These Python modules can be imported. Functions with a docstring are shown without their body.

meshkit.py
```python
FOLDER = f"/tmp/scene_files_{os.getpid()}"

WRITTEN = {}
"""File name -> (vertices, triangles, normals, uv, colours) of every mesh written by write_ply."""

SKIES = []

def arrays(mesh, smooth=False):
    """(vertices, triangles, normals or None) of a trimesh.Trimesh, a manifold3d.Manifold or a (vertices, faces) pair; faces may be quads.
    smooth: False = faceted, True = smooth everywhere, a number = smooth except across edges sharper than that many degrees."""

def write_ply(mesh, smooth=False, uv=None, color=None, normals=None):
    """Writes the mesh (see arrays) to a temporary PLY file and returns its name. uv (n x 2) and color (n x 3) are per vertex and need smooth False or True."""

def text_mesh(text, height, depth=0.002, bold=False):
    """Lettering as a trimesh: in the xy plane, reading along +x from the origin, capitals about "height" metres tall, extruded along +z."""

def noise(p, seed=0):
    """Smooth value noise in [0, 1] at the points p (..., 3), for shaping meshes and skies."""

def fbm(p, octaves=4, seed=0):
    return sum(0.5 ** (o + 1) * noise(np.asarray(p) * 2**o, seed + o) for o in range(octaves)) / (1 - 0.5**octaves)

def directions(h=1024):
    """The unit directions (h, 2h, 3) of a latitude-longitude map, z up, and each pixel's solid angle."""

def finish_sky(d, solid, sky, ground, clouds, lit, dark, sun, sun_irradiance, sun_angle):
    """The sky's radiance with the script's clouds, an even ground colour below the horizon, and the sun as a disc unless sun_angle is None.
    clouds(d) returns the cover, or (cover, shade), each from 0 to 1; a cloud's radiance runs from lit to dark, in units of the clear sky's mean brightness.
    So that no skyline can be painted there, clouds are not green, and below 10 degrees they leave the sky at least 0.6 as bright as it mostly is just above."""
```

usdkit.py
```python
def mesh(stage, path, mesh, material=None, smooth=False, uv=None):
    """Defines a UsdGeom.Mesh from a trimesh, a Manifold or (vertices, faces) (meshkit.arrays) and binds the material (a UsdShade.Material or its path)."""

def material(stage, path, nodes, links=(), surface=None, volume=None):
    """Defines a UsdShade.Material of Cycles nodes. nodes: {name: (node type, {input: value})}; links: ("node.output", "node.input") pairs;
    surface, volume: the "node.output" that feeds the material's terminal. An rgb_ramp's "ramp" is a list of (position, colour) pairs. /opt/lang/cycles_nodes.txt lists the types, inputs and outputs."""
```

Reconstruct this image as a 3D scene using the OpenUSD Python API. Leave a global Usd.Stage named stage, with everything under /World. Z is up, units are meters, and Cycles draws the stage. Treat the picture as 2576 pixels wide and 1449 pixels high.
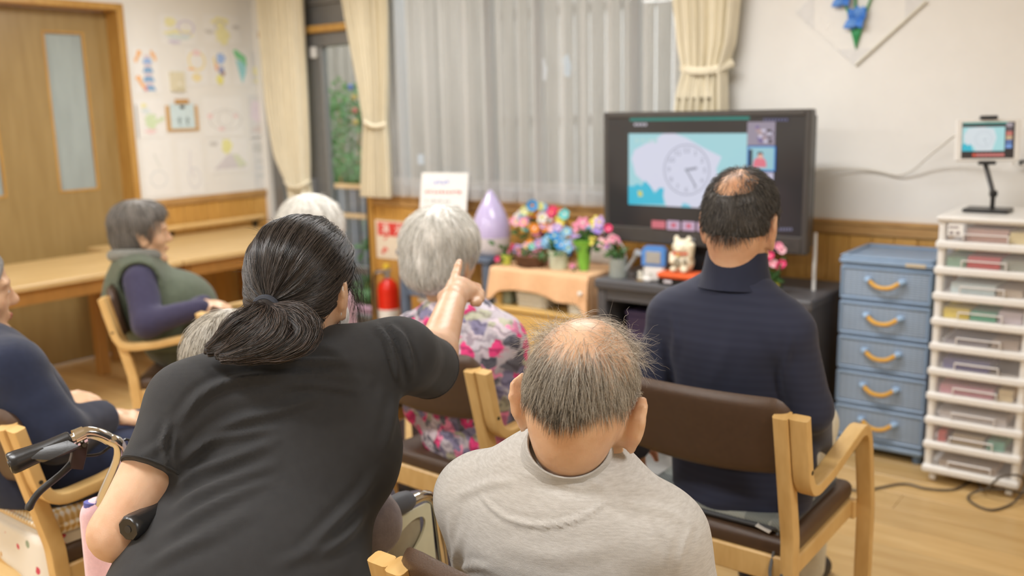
import math, random
import numpy as np, trimesh, manifold3d as m3, usdkit, meshkit
from pxr import Usd, UsdGeom, UsdLux, UsdShade, Gf, Sdf, Vt
from shapely.geometry import Polygon, Point, LineString, box as sbox
from shapely import affinity
from shapely.ops import unary_union

PI = math.pi
rng = np.random.default_rng(7)
stage = Usd.Stage.CreateInMemory()
UsdGeom.SetStageUpAxis(stage, 'Z')
UsdGeom.SetStageMetersPerUnit(stage, 1.0)
W = UsdGeom.Xform.Define(stage, '/World')
stage.SetDefaultPrim(W.GetPrim())
UsdGeom.Scope.Define(stage, '/World/Looks')

# ------------------------------------------------------------------ camera
F_PX, YAW, PIT, ROL, EYE_Z = 2351.87, math.radians(37.430), math.radians(10.862), math.radians(-1.3086), 1.45
EYE = np.array([0, 0, EYE_Z])
FW = np.array([-math.sin(YAW) * math.cos(PIT), math.cos(YAW) * math.cos(PIT), -math.sin(PIT)])
_r = np.array([math.cos(YAW), math.sin(YAW), 0.0]); _u = np.cross(_r, FW)
RT = math.cos(ROL) * _r + math.sin(ROL) * _u
UP = -math.sin(ROL) * _r + math.cos(ROL) * _u
EXPOSURE = 0.0
cam = UsdGeom.Camera.Define(stage, '/World/camera')
cam.CreateHorizontalApertureAttr(36.0)
cam.CreateFocalLengthAttr(36.0 * F_PX / 2576)
cam.CreateFStopAttr(2.7)
cam.CreateFocusDistanceAttr(1.5)
cam.CreateExposureAttr(EXPOSURE)
cam.CreateClippingRangeAttr((0.05, 200))
_m = np.eye(4); _m[0, :3] = RT; _m[1, :3] = UP; _m[2, :3] = -FW; _m[3, :3] = EYE
cam.AddTransformOp().Set(Gf.Matrix4d(_m.tolist()))


def ray(x, y):
    return FW + RT * (x - 1288) / F_PX - UP * (y - 724.5) / F_PX


def at(x, y, D):
    """a point of the room: the direction (x, y) of the surveyed photograph, D metres deep"""
    return EYE + ray(x, y) * D


def onz(x, y, z):
    d = ray(x, y); return EYE + d * (z - EYE_Z) / d[2]


def onx(x, y, X):
    d = ray(x, y); return EYE + d * X / d[0]


def ony(x, y, Y):
    d = ray(x, y); return EYE + d * Y / d[1]


def proj(p):
    q = np.asarray(p, float) - EYE; D = q @ FW
    return 1288 + F_PX * (q @ RT) / D, 724.5 - F_PX * (q @ UP) / D, D


# ------------------------------------------------------------------ light: dull daylight outside, ceiling panels inside
dome = UsdLux.DomeLight.Define(stage, '/World/sky')
dome.CreateColorAttr(Gf.Vec3f(0.97, 0.98, 1.0)); dome.CreateIntensityAttr(1.0)
LAMP_COLOR = (0.975, 0.985, 1.0)
LAMP_POWER = 32.0
LAMPS = [(-3.9, 2.9), (-3.9, 0.6), (-1.75, 2.75), (-1.75, 0.3), (0.9, 1.2), (-3.9, -1.8), (-1.2, -2.0)]
CEIL = 2.46


def srgb(r, g, b):
    c = np.array([r, g, b], float) / 255
    return tuple(np.where(c <= 0.04045, c / 12.92, ((c + 0.055) / 1.055) ** 2.4))


# ------------------------------------------------------------------ prims
used = {}


def numbered(parent, name):
    key = (parent, name); n = used.get(key, -1) + 1; used[key] = n
    return f'{parent}/{name}' + (f'_{n:03d}' if n else '')


def path_of(parent):
    return '/World' if parent is None else (parent if isinstance(parent, str) else str(parent.GetPath()))


def tag(o, label=None, cat=None, group=None, kind=None):
    o = o.GetPrim() if hasattr(o, 'GetPrim') else o
    for k, v in (('label', label), ('category', cat), ('group', group), ('kind', kind)):
        if v: o.SetCustomDataByKey(k, v)
    return o


def thing(name, label=None, cat=None, loc=(0, 0, 0), rotz=0, group=None, kind=None):
    x = UsdGeom.Xform.Define(stage, numbered('/World', name))
    x.AddTranslateOp().Set(Gf.Vec3d(*map(float, loc))); x.AddRotateZOp().Set(math.degrees(rotz))
    return tag(x.GetPrim(), label, cat, group, kind)


def local(parent, pts):
    """world points -> the frame of a thing made by thing()"""
    ops = UsdGeom.Xformable(parent).GetOrderedXformOps()
    t = np.array(ops[0].Get()); a = math.radians(ops[1].Get())
    p = np.asarray(pts, float) - t
    c, s = math.cos(a), math.sin(a)
    return np.stack([p[..., 0] * c + p[..., 1] * s, -p[..., 0] * s + p[..., 1] * c, p[..., 2]], -1)


def obj(name, mesh, mat, parent=None, smooth=35, label=None, cat=None, group=None, kind=None, world=False, uv=None):
    if isinstance(mesh, list): mesh = join(mesh)
    if world and parent is not None:
        v, f, _ = meshkit.arrays(mesh, False); mesh = (local(parent, v), f)
    m = usdkit.mesh(stage, numbered(path_of(parent), name), mesh, mat, smooth=smooth, uv=uv)
    return tag(m.GetPrim(), label, cat, group, kind)


def struct(name, mesh, mat, parent=None, smooth=35, label=None):
    return obj(name, mesh, mat, parent, smooth, label, kind=None if parent is not None else 'structure')


def dup(root, loc, rotz, label, group=None):
    was = root.GetCustomData()
    name = root.GetName().rsplit('_0', 1)[0]
    r = thing(name, label, was['category'], loc, rotz, group or was.get('group'))
    r.GetReferences().AddInternalReference(root.GetPath())
    r.SetInstanceable(True)
    return r


# ------------------------------------------------------------------ mesh makers
def arr(mesh):
    v, f, _ = meshkit.arrays(mesh, False); return v, f


def join(ms):
    vs, fs, n = [], [], 0
    for m in ms:
        v, f = arr(m); vs.append(v); fs.append(f + n); n += len(v)
    return np.vstack(vs), np.vstack(fs)


def moved(mesh, t=(0, 0, 0), R=None, s=1.0):
    v, f = arr(mesh); v = v * s
    if R is not None: v = v @ np.asarray(R).T
    return v + np.asarray(t, float), f


def rotm(axis, ang):
    return trimesh.transformations.rotation_matrix(ang, axis)[:3, :3]


def bx(lo, hi, bev=0.0):
    """box with chamfered edges"""
    lo, hi = np.minimum(lo, hi).astype(float), np.maximum(lo, hi).astype(float)
    if bev <= 0:
        m = trimesh.creation.box(hi - lo); return m.vertices + (lo + hi) / 2, m.faces
    b = min(bev, (hi - lo).min() * 0.45)
    pts = []
    for sx in (0, 1):
        for sy in (0, 1):
            for sz in (0, 1):
                c = np.where([sx, sy, sz], hi, lo); d = np.where([sx, sy, sz], -b, b)
                for k in range(3):
                    q = c + d; q[k] = c[k]; pts.append(q)
    h = trimesh.convex.convex_hull(np.array(pts)); return np.array(h.vertices), np.array(h.faces)


def hull(pts):
    h = trimesh.convex.convex_hull(np.asarray(pts, float)); return np.array(h.vertices), np.array(h.faces)


def frames(path, up=None):
    p = np.asarray(path, float); t = np.gradient(p, axis=0); t /= np.linalg.norm(t, axis=1, keepdims=True) + 1e-12
    if up is None:
        n = np.cross(t[0], [0.3, 0.2, 1.0]); n /= np.linalg.norm(n); ns = []
        for k in range(len(p)):
            n = n - t[k] * (n @ t[k]); n /= np.linalg.norm(n) + 1e-12; ns.append(n)
        n = np.array(ns)
    else:
        n = np.cross(t, np.asarray(up, float)); n /= np.linalg.norm(n, axis=1, keepdims=True) + 1e-12
    return p, t, n, np.cross(n, t)


def sweep(path, sec, up=None, scale=None, cap=True):
    """sweeps a 2D section (n,2) along a path"""
    p, t, n, b = frames(path, up); sec = np.asarray(sec, float); m = len(sec)
    s = np.ones(len(p)) if scale is None else np.broadcast_to(scale, (len(p),))
    v = (p[:, None] + (n[:, None] * sec[None, :, 0:1] + b[:, None] * sec[None, :, 1:2]) * s[:, None, None]).reshape(-1, 3)
    f = []
    for i in range(len(p) - 1):
        for j in range(m):
            a, c = i * m + j, i * m + (j + 1) % m
            f += [[a, c, c + m], [a, c + m, a + m]]
    if cap:
        v = np.vstack([v, p[0], p[-1]]); e = len(v); L = (len(p) - 1) * m
        for j in range(m):
            f += [[e - 2, (j + 1) % m, j], [e - 1, L + j, L + (j + 1) % m]]
    return v, np.array(f)


def circ(r, n=12):
    a = np.arange(n) * 2 * PI / n; return np.stack([np.cos(a), np.sin(a)], 1) * r


def rrect(w, h, r, n=3):
    out = []
    for cx, cy, a0 in ((w / 2 - r, h / 2 - r, 0), (-w / 2 + r, h / 2 - r, 90), (-w / 2 + r, -h / 2 + r, 180), (w / 2 - r, -h / 2 + r, 270)):
        for k in range(n + 1):
            a = math.radians(a0 + 90 * k / n); out.append((cx + r * math.cos(a), cy + r * math.sin(a)))
    return np.array(out)


def tube(path, r, n=10, scale=None):
    return sweep(path, circ(1.0, n), scale=np.asarray(r) if scale is None else np.asarray(r) * scale)


def spline(ctrl, n=40):
    """Catmull-Rom through the control points"""
    c = np.asarray(ctrl, float); c = np.vstack([2 * c[0] - c[1], c, 2 * c[-1] - c[-2]]); m = len(c) - 3
    u = np.linspace(0, m - 1e-6, n); i = u.astype(int); t = (u - i)[:, None]
    p0, p1, p2, p3 = c[i], c[i + 1], c[i + 2], c[i + 3]
    return 0.5 * (2 * p1 + (p2 - p0) * t + (2 * p0 - 5 * p1 + 4 * p2 - p3) * t ** 2 + (3 * p1 - p0 - 3 * p2 + p3) * t ** 3)


def lathe(prof, n=24, center=(0, 0, 0)):
    """prof: (r, z) from bottom to top"""
    prof = np.asarray(prof, float); a = np.arange(n) * 2 * PI / n; m = len(prof)
    v = np.stack([np.outer(prof[:, 0], np.cos(a)), np.outer(prof[:, 0], np.sin(a)), np.repeat(prof[:, 1:2], n, 1)], -1).reshape(-1, 3) + np.asarray(center, float)
    f = []
    for i in range(m - 1):
        for j in range(n):
            p, q = i * n + j, i * n + (j + 1) % n
            f += [[p, q, q + n], [p, q + n, p + n]]
    v = np.vstack([v, [center[0], center[1], center[2] + prof[0, 1]], [center[0], center[1], center[2] + prof[-1, 1]]]); e = len(v)
    for j in range(n):
        f += [[e - 2, (j + 1) % n, j], [e - 1, (m - 1) * n + j, (m - 1) * n + (j + 1) % n]]
    return v, np.array(f)


def ext(poly, t):
    """shapely polygon extruded 0..t along z"""
    gs = getattr(poly, 'geoms', [poly])
    return join([(lambda m: (m.vertices, m.faces))(trimesh.creation.extrude_polygon(g, t, engine='earcut')) for g in gs if g.area > 1e-10])


def on_wall(mesh, origin, ux, uz):
    """puts an xy-plane mesh (z = thickness) on a wall: x along ux, y along uz, thickness along ux x uz"""
    ux, uz = np.asarray(ux, float), np.asarray(uz, float); n = np.cross(ux, uz)
    v, f = arr(mesh)
    return np.asarray(origin, float) + v[:, :1] * ux + v[:, 1:2] * uz + v[:, 2:3] * n, f


def cylinder(a, b, r, n=14, r2=None):
    return sweep([a, b], circ(1.0, n), scale=[r, r if r2 is None else r2])


def ico(c, r, sub=2):
    m = trimesh.creation.icosphere(sub, 1.0); return m.vertices * np.asarray(r, float) + np.asarray(c, float), m.faces


# ------------------------------------------------------------------ signed distance modelling (bodies, clothes, soft things)
def unit(v):
    v = np.asarray(v, float); return v / (np.linalg.norm(v) + 1e-12)


def cap(a, b, ra, rb=None, flat=None, k=0.02, op='+', cut=False):
    """tapered capsule; flat = (axis, factor) squeezes it along an axis; cut = flat end at b"""
    a, b = np.asarray(a, float), np.asarray(b, float); rb = ra if rb is None else rb
    ba = b - a; L2 = max(ba @ ba, 1e-9); R = max(ra, rb); n = None
    if flat is not None: n, fac = unit(flat[0]), flat[1]; R = R * max(1, fac)

    def fn(P):
        q = P - a.astype(np.float32); t = np.clip((q @ ba.astype(np.float32)) / L2, 0, 1)
        raw = q @ (ba / math.sqrt(L2)).astype(np.float32) - math.sqrt(L2) if cut else None
        q = q - t[..., None] * ba.astype(np.float32); s = 1.0
        if n is not None:
            c = q @ n.astype(np.float32); q = q + (c * (1 / fac - 1))[..., None] * n.astype(np.float32); s = min(1.0, fac) ** 0.5
        d = (np.sqrt((q * q).sum(-1)) - (ra + t * (rb - ra))) * s
        return np.maximum(d, raw) if cut else d
    return dict(fn=fn, lo=np.minimum(a, b) - R, hi=np.maximum(a, b) + R, k=k, op=op)


def ell(c, rad, axes=None, k=0.02, op='+'):
    c, rad = np.asarray(c, float), np.asarray(rad, float); A = np.eye(3) if axes is None else np.asarray(axes, float)
    ext_ = np.abs(A.T) @ rad if axes is not None else rad

    def fn(P):
        q = (P - c.astype(np.float32)) @ A.T.astype(np.float32); k0 = np.sqrt(((q / rad) ** 2).sum(-1)); k1 = np.sqrt(((q / rad ** 2) ** 2).sum(-1)) + 1e-9
        return (k0 * (k0 - 1) / k1).astype(np.float32)
    return dict(fn=fn, lo=c - ext_, hi=c + ext_, k=k, op=op)


def plane(pt, n):
    """keeps the side that n points away from"""
    pt, n = np.asarray(pt, float), unit(n)
    return dict(fn=lambda P: ((P - pt.astype(np.float32)) @ n.astype(np.float32)), lo=None, hi=None, k=0.006, op='&')


def rbox(c, half, r, axes=None, k=0.01, op='+'):
    c, half = np.asarray(c, float), np.asarray(half, float); A = np.eye(3) if axes is None else np.asarray(axes, float); e = np.abs(A.T) @ half

    def fn(P):
        q = np.abs((P - c.astype(np.float32)) @ A.T.astype(np.float32)) - (half - r).astype(np.float32)
        return np.sqrt((np.maximum(q, 0) ** 2).sum(-1)) + np.minimum(q.max(-1), 0) - r
    return dict(fn=fn, lo=c - e, hi=c + e, k=k, op=op)


def relax(V, E, n):
    from scipy.sparse import coo_matrix
    N = len(V); A = coo_matrix((np.ones(len(E) * 2), (np.r_[E[:, 0], E[:, 1]], np.r_[E[:, 1], E[:, 0]])), shape=(N, N)).tocsr(); deg = np.maximum(np.asarray(A.sum(1)).ravel(), 1)[:, None]
    for _ in range(n):
        V = V + .5 * (A @ V / deg - V); V = V - .52 * (A @ V / deg - V)
    return V


class Vol:
    def __init__(self, prims, h=0.008, pad=0.02):
        pos = [p for p in prims if p['op'] == '+']
        self.h = h; self.lo = np.min([p['lo'] for p in pos], 0) - pad; hi = np.max([p['hi'] for p in pos], 0) + pad
        self.n = np.ceil((hi - self.lo) / h).astype(int) + 1
        ax = [(self.lo[i] + h * np.arange(self.n[i])).astype(np.float32) for i in range(3)]
        D = np.full(self.n, 0.08, np.float32)
        for p in prims:
            if p['lo'] is None: sl = (slice(None),) * 3
            else:
                g = p['k'] + 3 * h + 0.01
                i0 = np.clip(np.floor((p['lo'] - g - self.lo) / h).astype(int), 0, self.n); i1 = np.clip(np.ceil((p['hi'] + g - self.lo) / h).astype(int) + 1, 0, self.n)
                sl = tuple(slice(a, b) for a, b in zip(i0, i1))
                if min(b - a for a, b in zip(i0, i1)) <= 0: continue
            P = np.stack(np.meshgrid(*[ax[i][sl[i]] for i in range(3)], indexing='ij'), -1)
            d = p['fn'](P); k = p['k']; o = D[sl]
            if p['op'] == '+': hh = np.clip(0.5 + 0.5 * (o - d) / k, 0, 1); D[sl] = o + (d - o) * hh - k * hh * (1 - hh)
            else:
                d = d if p['op'] == '&' else -d
                hh = np.clip(0.5 - 0.5 * (o - d) / k, 0, 1); D[sl] = o + (d - o) * hh + k * hh * (1 - hh)
        D[0] = D[-1] = 0.08; D[:, 0] = D[:, -1] = 0.08; D[:, :, 0] = D[:, :, -1] = 0.08
        self.D = D

    def mesh(self, smooth=4, keep=True):
        D, n = self.D, self.n; ins = D < 0
        c = np.zeros(n - 1, np.int8)
        for i, j, k in np.ndindex(2, 2, 2): c += ins[i:n[0] - 1 + i, j:n[1] - 1 + j, k:n[2] - 1 + k]
        act = (c > 0) & (c < 8); idx = -np.ones(n - 1, np.int64); cells = np.argwhere(act); idx[act] = np.arange(len(cells))
        V = np.zeros((len(cells), 3)); cnt = np.zeros(len(cells))
        cor = {o: D[cells[:, 0] + o[0], cells[:, 1] + o[1], cells[:, 2] + o[2]] for o in np.ndindex(2, 2, 2)}
        for axis in range(3):
            for o in np.ndindex(2, 2, 2):
                if o[axis]: continue
                q = list(o); q[axis] = 1; d0, d1 = cor[o], cor[tuple(q)]; m = (d0 < 0) != (d1 < 0)
                t = np.where(m, d0 / np.where(m, d0 - d1, 1), 0); pt = np.tile(np.array(o, float), (len(cells), 1)); pt[:, axis] += t
                V += pt * m[:, None]; cnt += m
        V = (cells + V / cnt[:, None]) * self.h + self.lo
        F = []
        for axis in range(3):
            u, w = (axis + 1) % 3, (axis + 2) % 3
            s0 = [slice(None)] * 3; s1 = [slice(None)] * 3; s0[axis] = slice(0, -1); s1[axis] = slice(1, None)
            e = np.argwhere(ins[tuple(s0)] != ins[tuple(s1)]); flip = ins[e[:, 0], e[:, 1], e[:, 2]]

            def cell(du, dw):
                q = e.copy(); q[:, u] += du; q[:, w] += dw; return idx[q[:, 0], q[:, 1], q[:, 2]]
            quad = np.stack([cell(-1, -1), cell(0, -1), cell(0, 0), cell(-1, 0)], 1)
            quad = np.where(flip[:, None], quad, quad[:, ::-1]); F += [quad[:, [0, 1, 2]], quad[:, [0, 2, 3]]]
        m = trimesh.Trimesh(V, np.vstack(F), process=False)
        if keep:
            lab = trimesh.graph.connected_component_labels(m.face_adjacency, node_count=len(m.faces)); b = np.bincount(lab)
            m.update_faces(np.isin(lab, np.where(b > 0.02 * b.max())[0])); m.remove_unreferenced_vertices()
        if smooth: m.vertices = relax(m.vertices, m.edges_unique, smooth)
        return m

    def sample(self, P):
        from scipy.ndimage import map_coordinates
        return map_coordinates(self.D, ((np.asarray(P) - self.lo) / self.h).reshape(-1, 3).T, order=1, mode='nearest').reshape(np.shape(P)[:-1])

    def grad(self, P, e=0.004):
        g = np.stack([self.sample(P + e * np.eye(3)[i]) - self.sample(P - e * np.eye(3)[i]) for i in range(3)], -1)
        return g / (np.linalg.norm(g, axis=-1, keepdims=True) + 1e-9)


# ------------------------------------------------------------------ materials
def mat(name, color, rough=0.5, var=0.06, scale=30.0, bump=0.0, bscale=200.0, bdist=0.001, metal=0.0, stretch=None, sub=0.0, sheen=0.0, spec=0.5, coat=0.0, dark=None, emit=0.0, rnd=0.0, trans=0.0):
    """principled material with noise-varied colour; stretch = (x,y,z) scales the pattern for grain"""
    c = np.array(srgb(*color)); d = np.array(srgb(*dark)) if dark is not None else c * (1 - 2.5 * var)
    n = {'tc': ('texture_coordinate', {}), 'mp': ('mapping', {'scale': tuple(scale * np.array(stretch or (1, 1, 1)))}), 'nz': ('noise_texture', {'scale': 1.0, 'detail': 3.0, 'roughness': 0.6}),
         'rp': ('rgb_ramp', {'ramp': [(0.3, tuple(d)), (0.68, tuple(np.minimum(c * (1 + var), 1)))]}),
         'p': ('principled_bsdf', {'roughness': rough, 'metallic': metal, 'specular_ior_level': spec, 'coat_weight': coat, 'sheen_weight': sheen, 'subsurface_weight': sub, 'subsurface_scale': 0.006, 'transmission_weight': trans})}
    l = [('tc.object', 'mp.vector'), ('mp.vector', 'nz.vector'), ('nz.fac', 'rp.fac')]
    src = 'rp.color'
    if rnd:
        n['oi'] = ('object_info', {}); n['mr'] = ('map_range', {'to_min': 1 - rnd, 'to_max': 1 + rnd}); n['mc'] = ('hsv', {'saturation': 1.0})
        l += [('oi.random', 'mr.value'), ('mr.result', 'mc.value'), (src, 'mc.color')]; src = 'mc.color'
    l.append((src, 'p.base_color'))
    if emit: n['p'][1]['emission_strength'] = emit; l.append((src, 'p.emission_color'))
    if bump:
        n['nb'] = ('noise_texture', {'scale': bscale, 'detail': 2.0}); n['b'] = ('bump', {'strength': bump, 'distance': bdist})
        l += [('tc.object', 'nb.vector'), ('nb.fac', 'b.height'), ('b.normal', 'p.normal')]
    return usdkit.material(stage, f'/World/Looks/{name}', n, l, surface='p.BSDF')


def emitmat(name, color, k=1.0):
    return usdkit.material(stage, f'/World/Looks/{name}', {'e': ('emission', {'color': srgb(*color), 'strength': k})}, [], surface='e.emission')


M = {}
M['wall'] = mat('wall_paper', (233, 231, 226), 0.8, 0.01, 6, bump=0.15, bscale=350)
M['ceiling'] = mat('ceiling_board', (238, 236, 230), 0.85, 0.01, 5)
M['wainscot'] = mat('wainscot_wood', (204, 156, 82), 0.38, 0.04, 10, stretch=(5, 5, 0.5), dark=(192, 142, 68), rnd=0.04)
M['trim'] = mat('trim_wood', (186, 146, 92), 0.4, 0.05, 8, stretch=(1, 1, 6), dark=(168, 126, 74))
M['door'] = mat('door_wood', (156, 131, 84), 0.35, 0.04, 7, stretch=(4, 4, 0.4), dark=(147, 121, 74))
M['frame'] = mat('door_frame_wood', (190, 148, 78), 0.35, 0.04, 9, stretch=(3, 3, 0.5), dark=(176, 130, 62))
M['floorw'] = mat('floor_wood', (206, 174, 120), 0.30, 0.05, 2.5, stretch=(1, 9, 1), dark=(194, 158, 102), rnd=0.08)
M['table'] = mat('table_wood', (198, 168, 118), 0.4, 0.05, 3, stretch=(6, 0.8, 6), dark=(184, 152, 100))
M['tleg'] = mat('table_leg_wood', (176, 128, 66), 0.42, 0.05, 8, stretch=(4, 4, 0.5))
M['birch'] = mat('chair_wood', (214, 178, 118), 0.36, 0.05, 9, stretch=(4, 1, 1), dark=(204, 164, 102))
M['vinyl'] = mat('brown_vinyl', (80, 60, 45), 0.42, 0.04, 60, bump=0.35, bscale=420, bdist=0.0015)
M['screw'] = mat('dark_steel', (84, 78, 70), 0.35, 0.02, metal=0.8)
M['chrome'] = mat('chrome', (214, 212, 208), 0.12, 0.01, metal=1.0)
M['black'] = mat('black_plastic', (34, 34, 35), 0.3, 0.03, bump=0.1, bscale=300)
M['rubber'] = mat('black_rubber', (44, 43, 43), 0.45, 0.03)
M['dkgrey'] = mat('dark_grey_wood', (82, 82, 86), 0.45, 0.05, 10, stretch=(0.5, 4, 4))
M['bluegrey'] = mat('blue_grey_paint', (92, 106, 128), 0.5, 0.03)
M['tvbody'] = mat('tv_body', (70, 67, 65), 0.28, 0.03)
M['white'] = mat('white_plastic', (232, 230, 226), 0.35, 0.01)
M['alu'] = mat('dark_aluminium', (128, 127, 125), 0.4, 0.02, metal=0.25)
M['silver'] = mat('pale_aluminium', (176, 180, 186), 0.35, 0.02, metal=0.6)
M['bluepl'] = mat('blue_plastic', (138, 162, 190), 0.42, 0.03, 12)
M['bluedk'] = mat('blue_plastic_dark', (104, 128, 158), 0.5, 0.03, 12)
M['yellowpl'] = mat('amber_plastic', (222, 168, 62), 0.35, 0.04)
M['bluecap'] = mat('pale_blue_cap', (160, 190, 222), 0.35, 0.02)
M['curtain'] = mat('cream_curtain', (230, 220, 194), 0.85, 0.03, 40, sheen=0.2, stretch=(1, 1, 0.2))
M['paper'] = mat('white_paper', (236, 235, 232), 0.7, 0.01)
M['paper2'] = mat('grey_paper', (222, 221, 219), 0.7, 0.02)
M['peach'] = mat('peach_cloth', (236, 190, 146), 0.85, 0.05, 90, bump=0.3, bscale=600)
M['wickerw'] = mat('white_wicker', (226, 222, 208), 0.6, 0.06, 80)
M['wickerb'] = mat('brown_wicker', (106, 72, 48), 0.6, 0.15, 60)
M['pine'] = mat('pine_wood', (222, 184, 112), 0.45, 0.05, 5, stretch=(0.6, 4, 4))
M['red'] = mat('red_enamel', (222, 42, 24), 0.22, 0.03)
M['grass'] = mat('garden_moss', (86, 116, 66), 0.9, 0.15, 8)
M['fence'] = mat('weathered_fence', (134, 126, 116), 0.8, 0.1, 6, stretch=(4, 4, 0.5), rnd=0.12)
M['leaf'] = usdkit.material(stage, '/World/Looks/leaf', {'oi': ('geometry', {}), 'rp': ('rgb_ramp', {'ramp': [(0, srgb(84, 128, 70)), (1, srgb(176, 206, 146))]}), 'd': ('principled_bsdf', {'roughness': 0.5}), 't': ('translucent_bsdf', {}), 'm': ('mix_closure', {'fac': 0.35})},
                            [('oi.random_per_island', 'rp.fac'), ('rp.color', 'd.base_color'), ('rp.color', 't.color'), ('d.BSDF', 'm.closure1'), ('t.BSDF', 'm.closure2')], surface='m.closure')
M['pane'] = usdkit.material(stage, '/World/Looks/window_pane', {'f': ('layer_weight', {'blend': 0.5}), 'pw': ('math', {'math_type': 'power', 'value2': 5.0}), 'mr': ('map_range', {'to_min': 0.05, 'to_max': 0.8}), 't': ('transparent_bsdf', {'color': (0.92, 0.94, 0.93)}), 'g': ('glossy_bsdf', {'roughness': 0.02}), 'm': ('mix_closure', {})},
                            [('f.facing', 'pw.value1'), ('pw.value', 'mr.value'), ('mr.result', 'm.fac'), ('t.BSDF', 'm.closure1'), ('g.BSDF', 'm.closure2')], surface='m.closure')
M['frost'] = mat('frosted_pane', (158, 168, 166), 0.28, 0.04, 5, stretch=(4, 4, 0.6), bump=0.2, bscale=120)
M['sheer'] = usdkit.material(stage, '/World/Looks/sheer_net', {'tr': ('transparent_bsdf', {'color': (0.96, 0.96, 0.96)}), 'd': ('diffuse_bsdf', {'color': (0.74, 0.72, 0.70)}), 'l': ('translucent_bsdf', {'color': (0.66, 0.65, 0.64)}), 'lw': ('layer_weight', {'blend': 0.35}),
                              'mr': ('map_range', {'to_min': 0.40, 'to_max': 0.95}), 'm1': ('mix_closure', {'fac': 0.3}), 'm2': ('mix_closure', {})},
                             [('d.BSDF', 'm1.closure1'), ('l.BSDF', 'm1.closure2'), ('lw.facing', 'mr.value'), ('mr.result', 'm2.fac'), ('tr.BSDF', 'm2.closure1'), ('m1.closure', 'm2.closure2')], surface='m2.closure')
M['clearpl'] = usdkit.material(stage, '/World/Looks/clear_plastic', {'tr': ('transparent_bsdf', {'color': (0.99, 0.985, 0.985)}), 'd': ('principled_bsdf', {'base_color': srgb(222, 218, 218), 'roughness': 0.25}), 'm': ('mix_closure', {'fac': 0.13})},
                               [('tr.BSDF', 'm.closure1'), ('d.BSDF', 'm.closure2')], surface='m.closure')
PC = {}


def flat(color, rough=0.6, emit=0.0):
    key = (tuple(color), rough, emit)
    if key not in PC: PC[key] = mat('colour_' + '_'.join(str(int(c)) for c in color) + (f'_glow{int(emit * 100)}' if emit else '') + f'_r{int(rough * 100)}', color, rough, 0.03, 40, emit=emit)
    return PC[key]
# ================================================================== the setting
XL, YW = -5.355, 4.173          # left wall and window wall planes
XR, YB = 2.6, -3.2
TRZ = 0.932
fl = UsdGeom.Xform.Define(stage, '/World/floor').GetPrim(); tag(fl, None, None, None, 'structure')
obj('subfloor', bx((XL - 0.3, YB - .1, -0.12), (XR + .1, YW + .1, -0.006)), M['tleg'], fl, smooth=False)
PW, PL = 0.152, 1.82
k = 0; rest = []
y = 0.55
for i in range(int((YW - YB) / PW) + 1):
    y0 = YB + i * PW; off = (i * 0.61) % PL; x0 = XL - 0.2 - off
    while x0 < XR:
        a, b_ = max(x0, XL - 0.2), min(x0 + PL, XR)
        if b_ - a > 0.02:
            pl = bx((a + 0.0006, y0 + 0.0006, -0.006), (b_ - 0.0006, min(y0 + PW, YW) - 0.0006, 0.0), 0.0012)
            if y0 > 0.4: obj('plank', pl, M['floorw'], fl, smooth=False)
            else: rest.append(pl)
        x0 += PL
obj('plank_field', rest, M['floorw'], fl, smooth=False, kind='stuff')
struct('ceiling', bx((XL - .1, YB - .1, CEIL), (XR + .1, YW + .1, CEIL + 0.1)), M['ceiling'], smooth=False)

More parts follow.
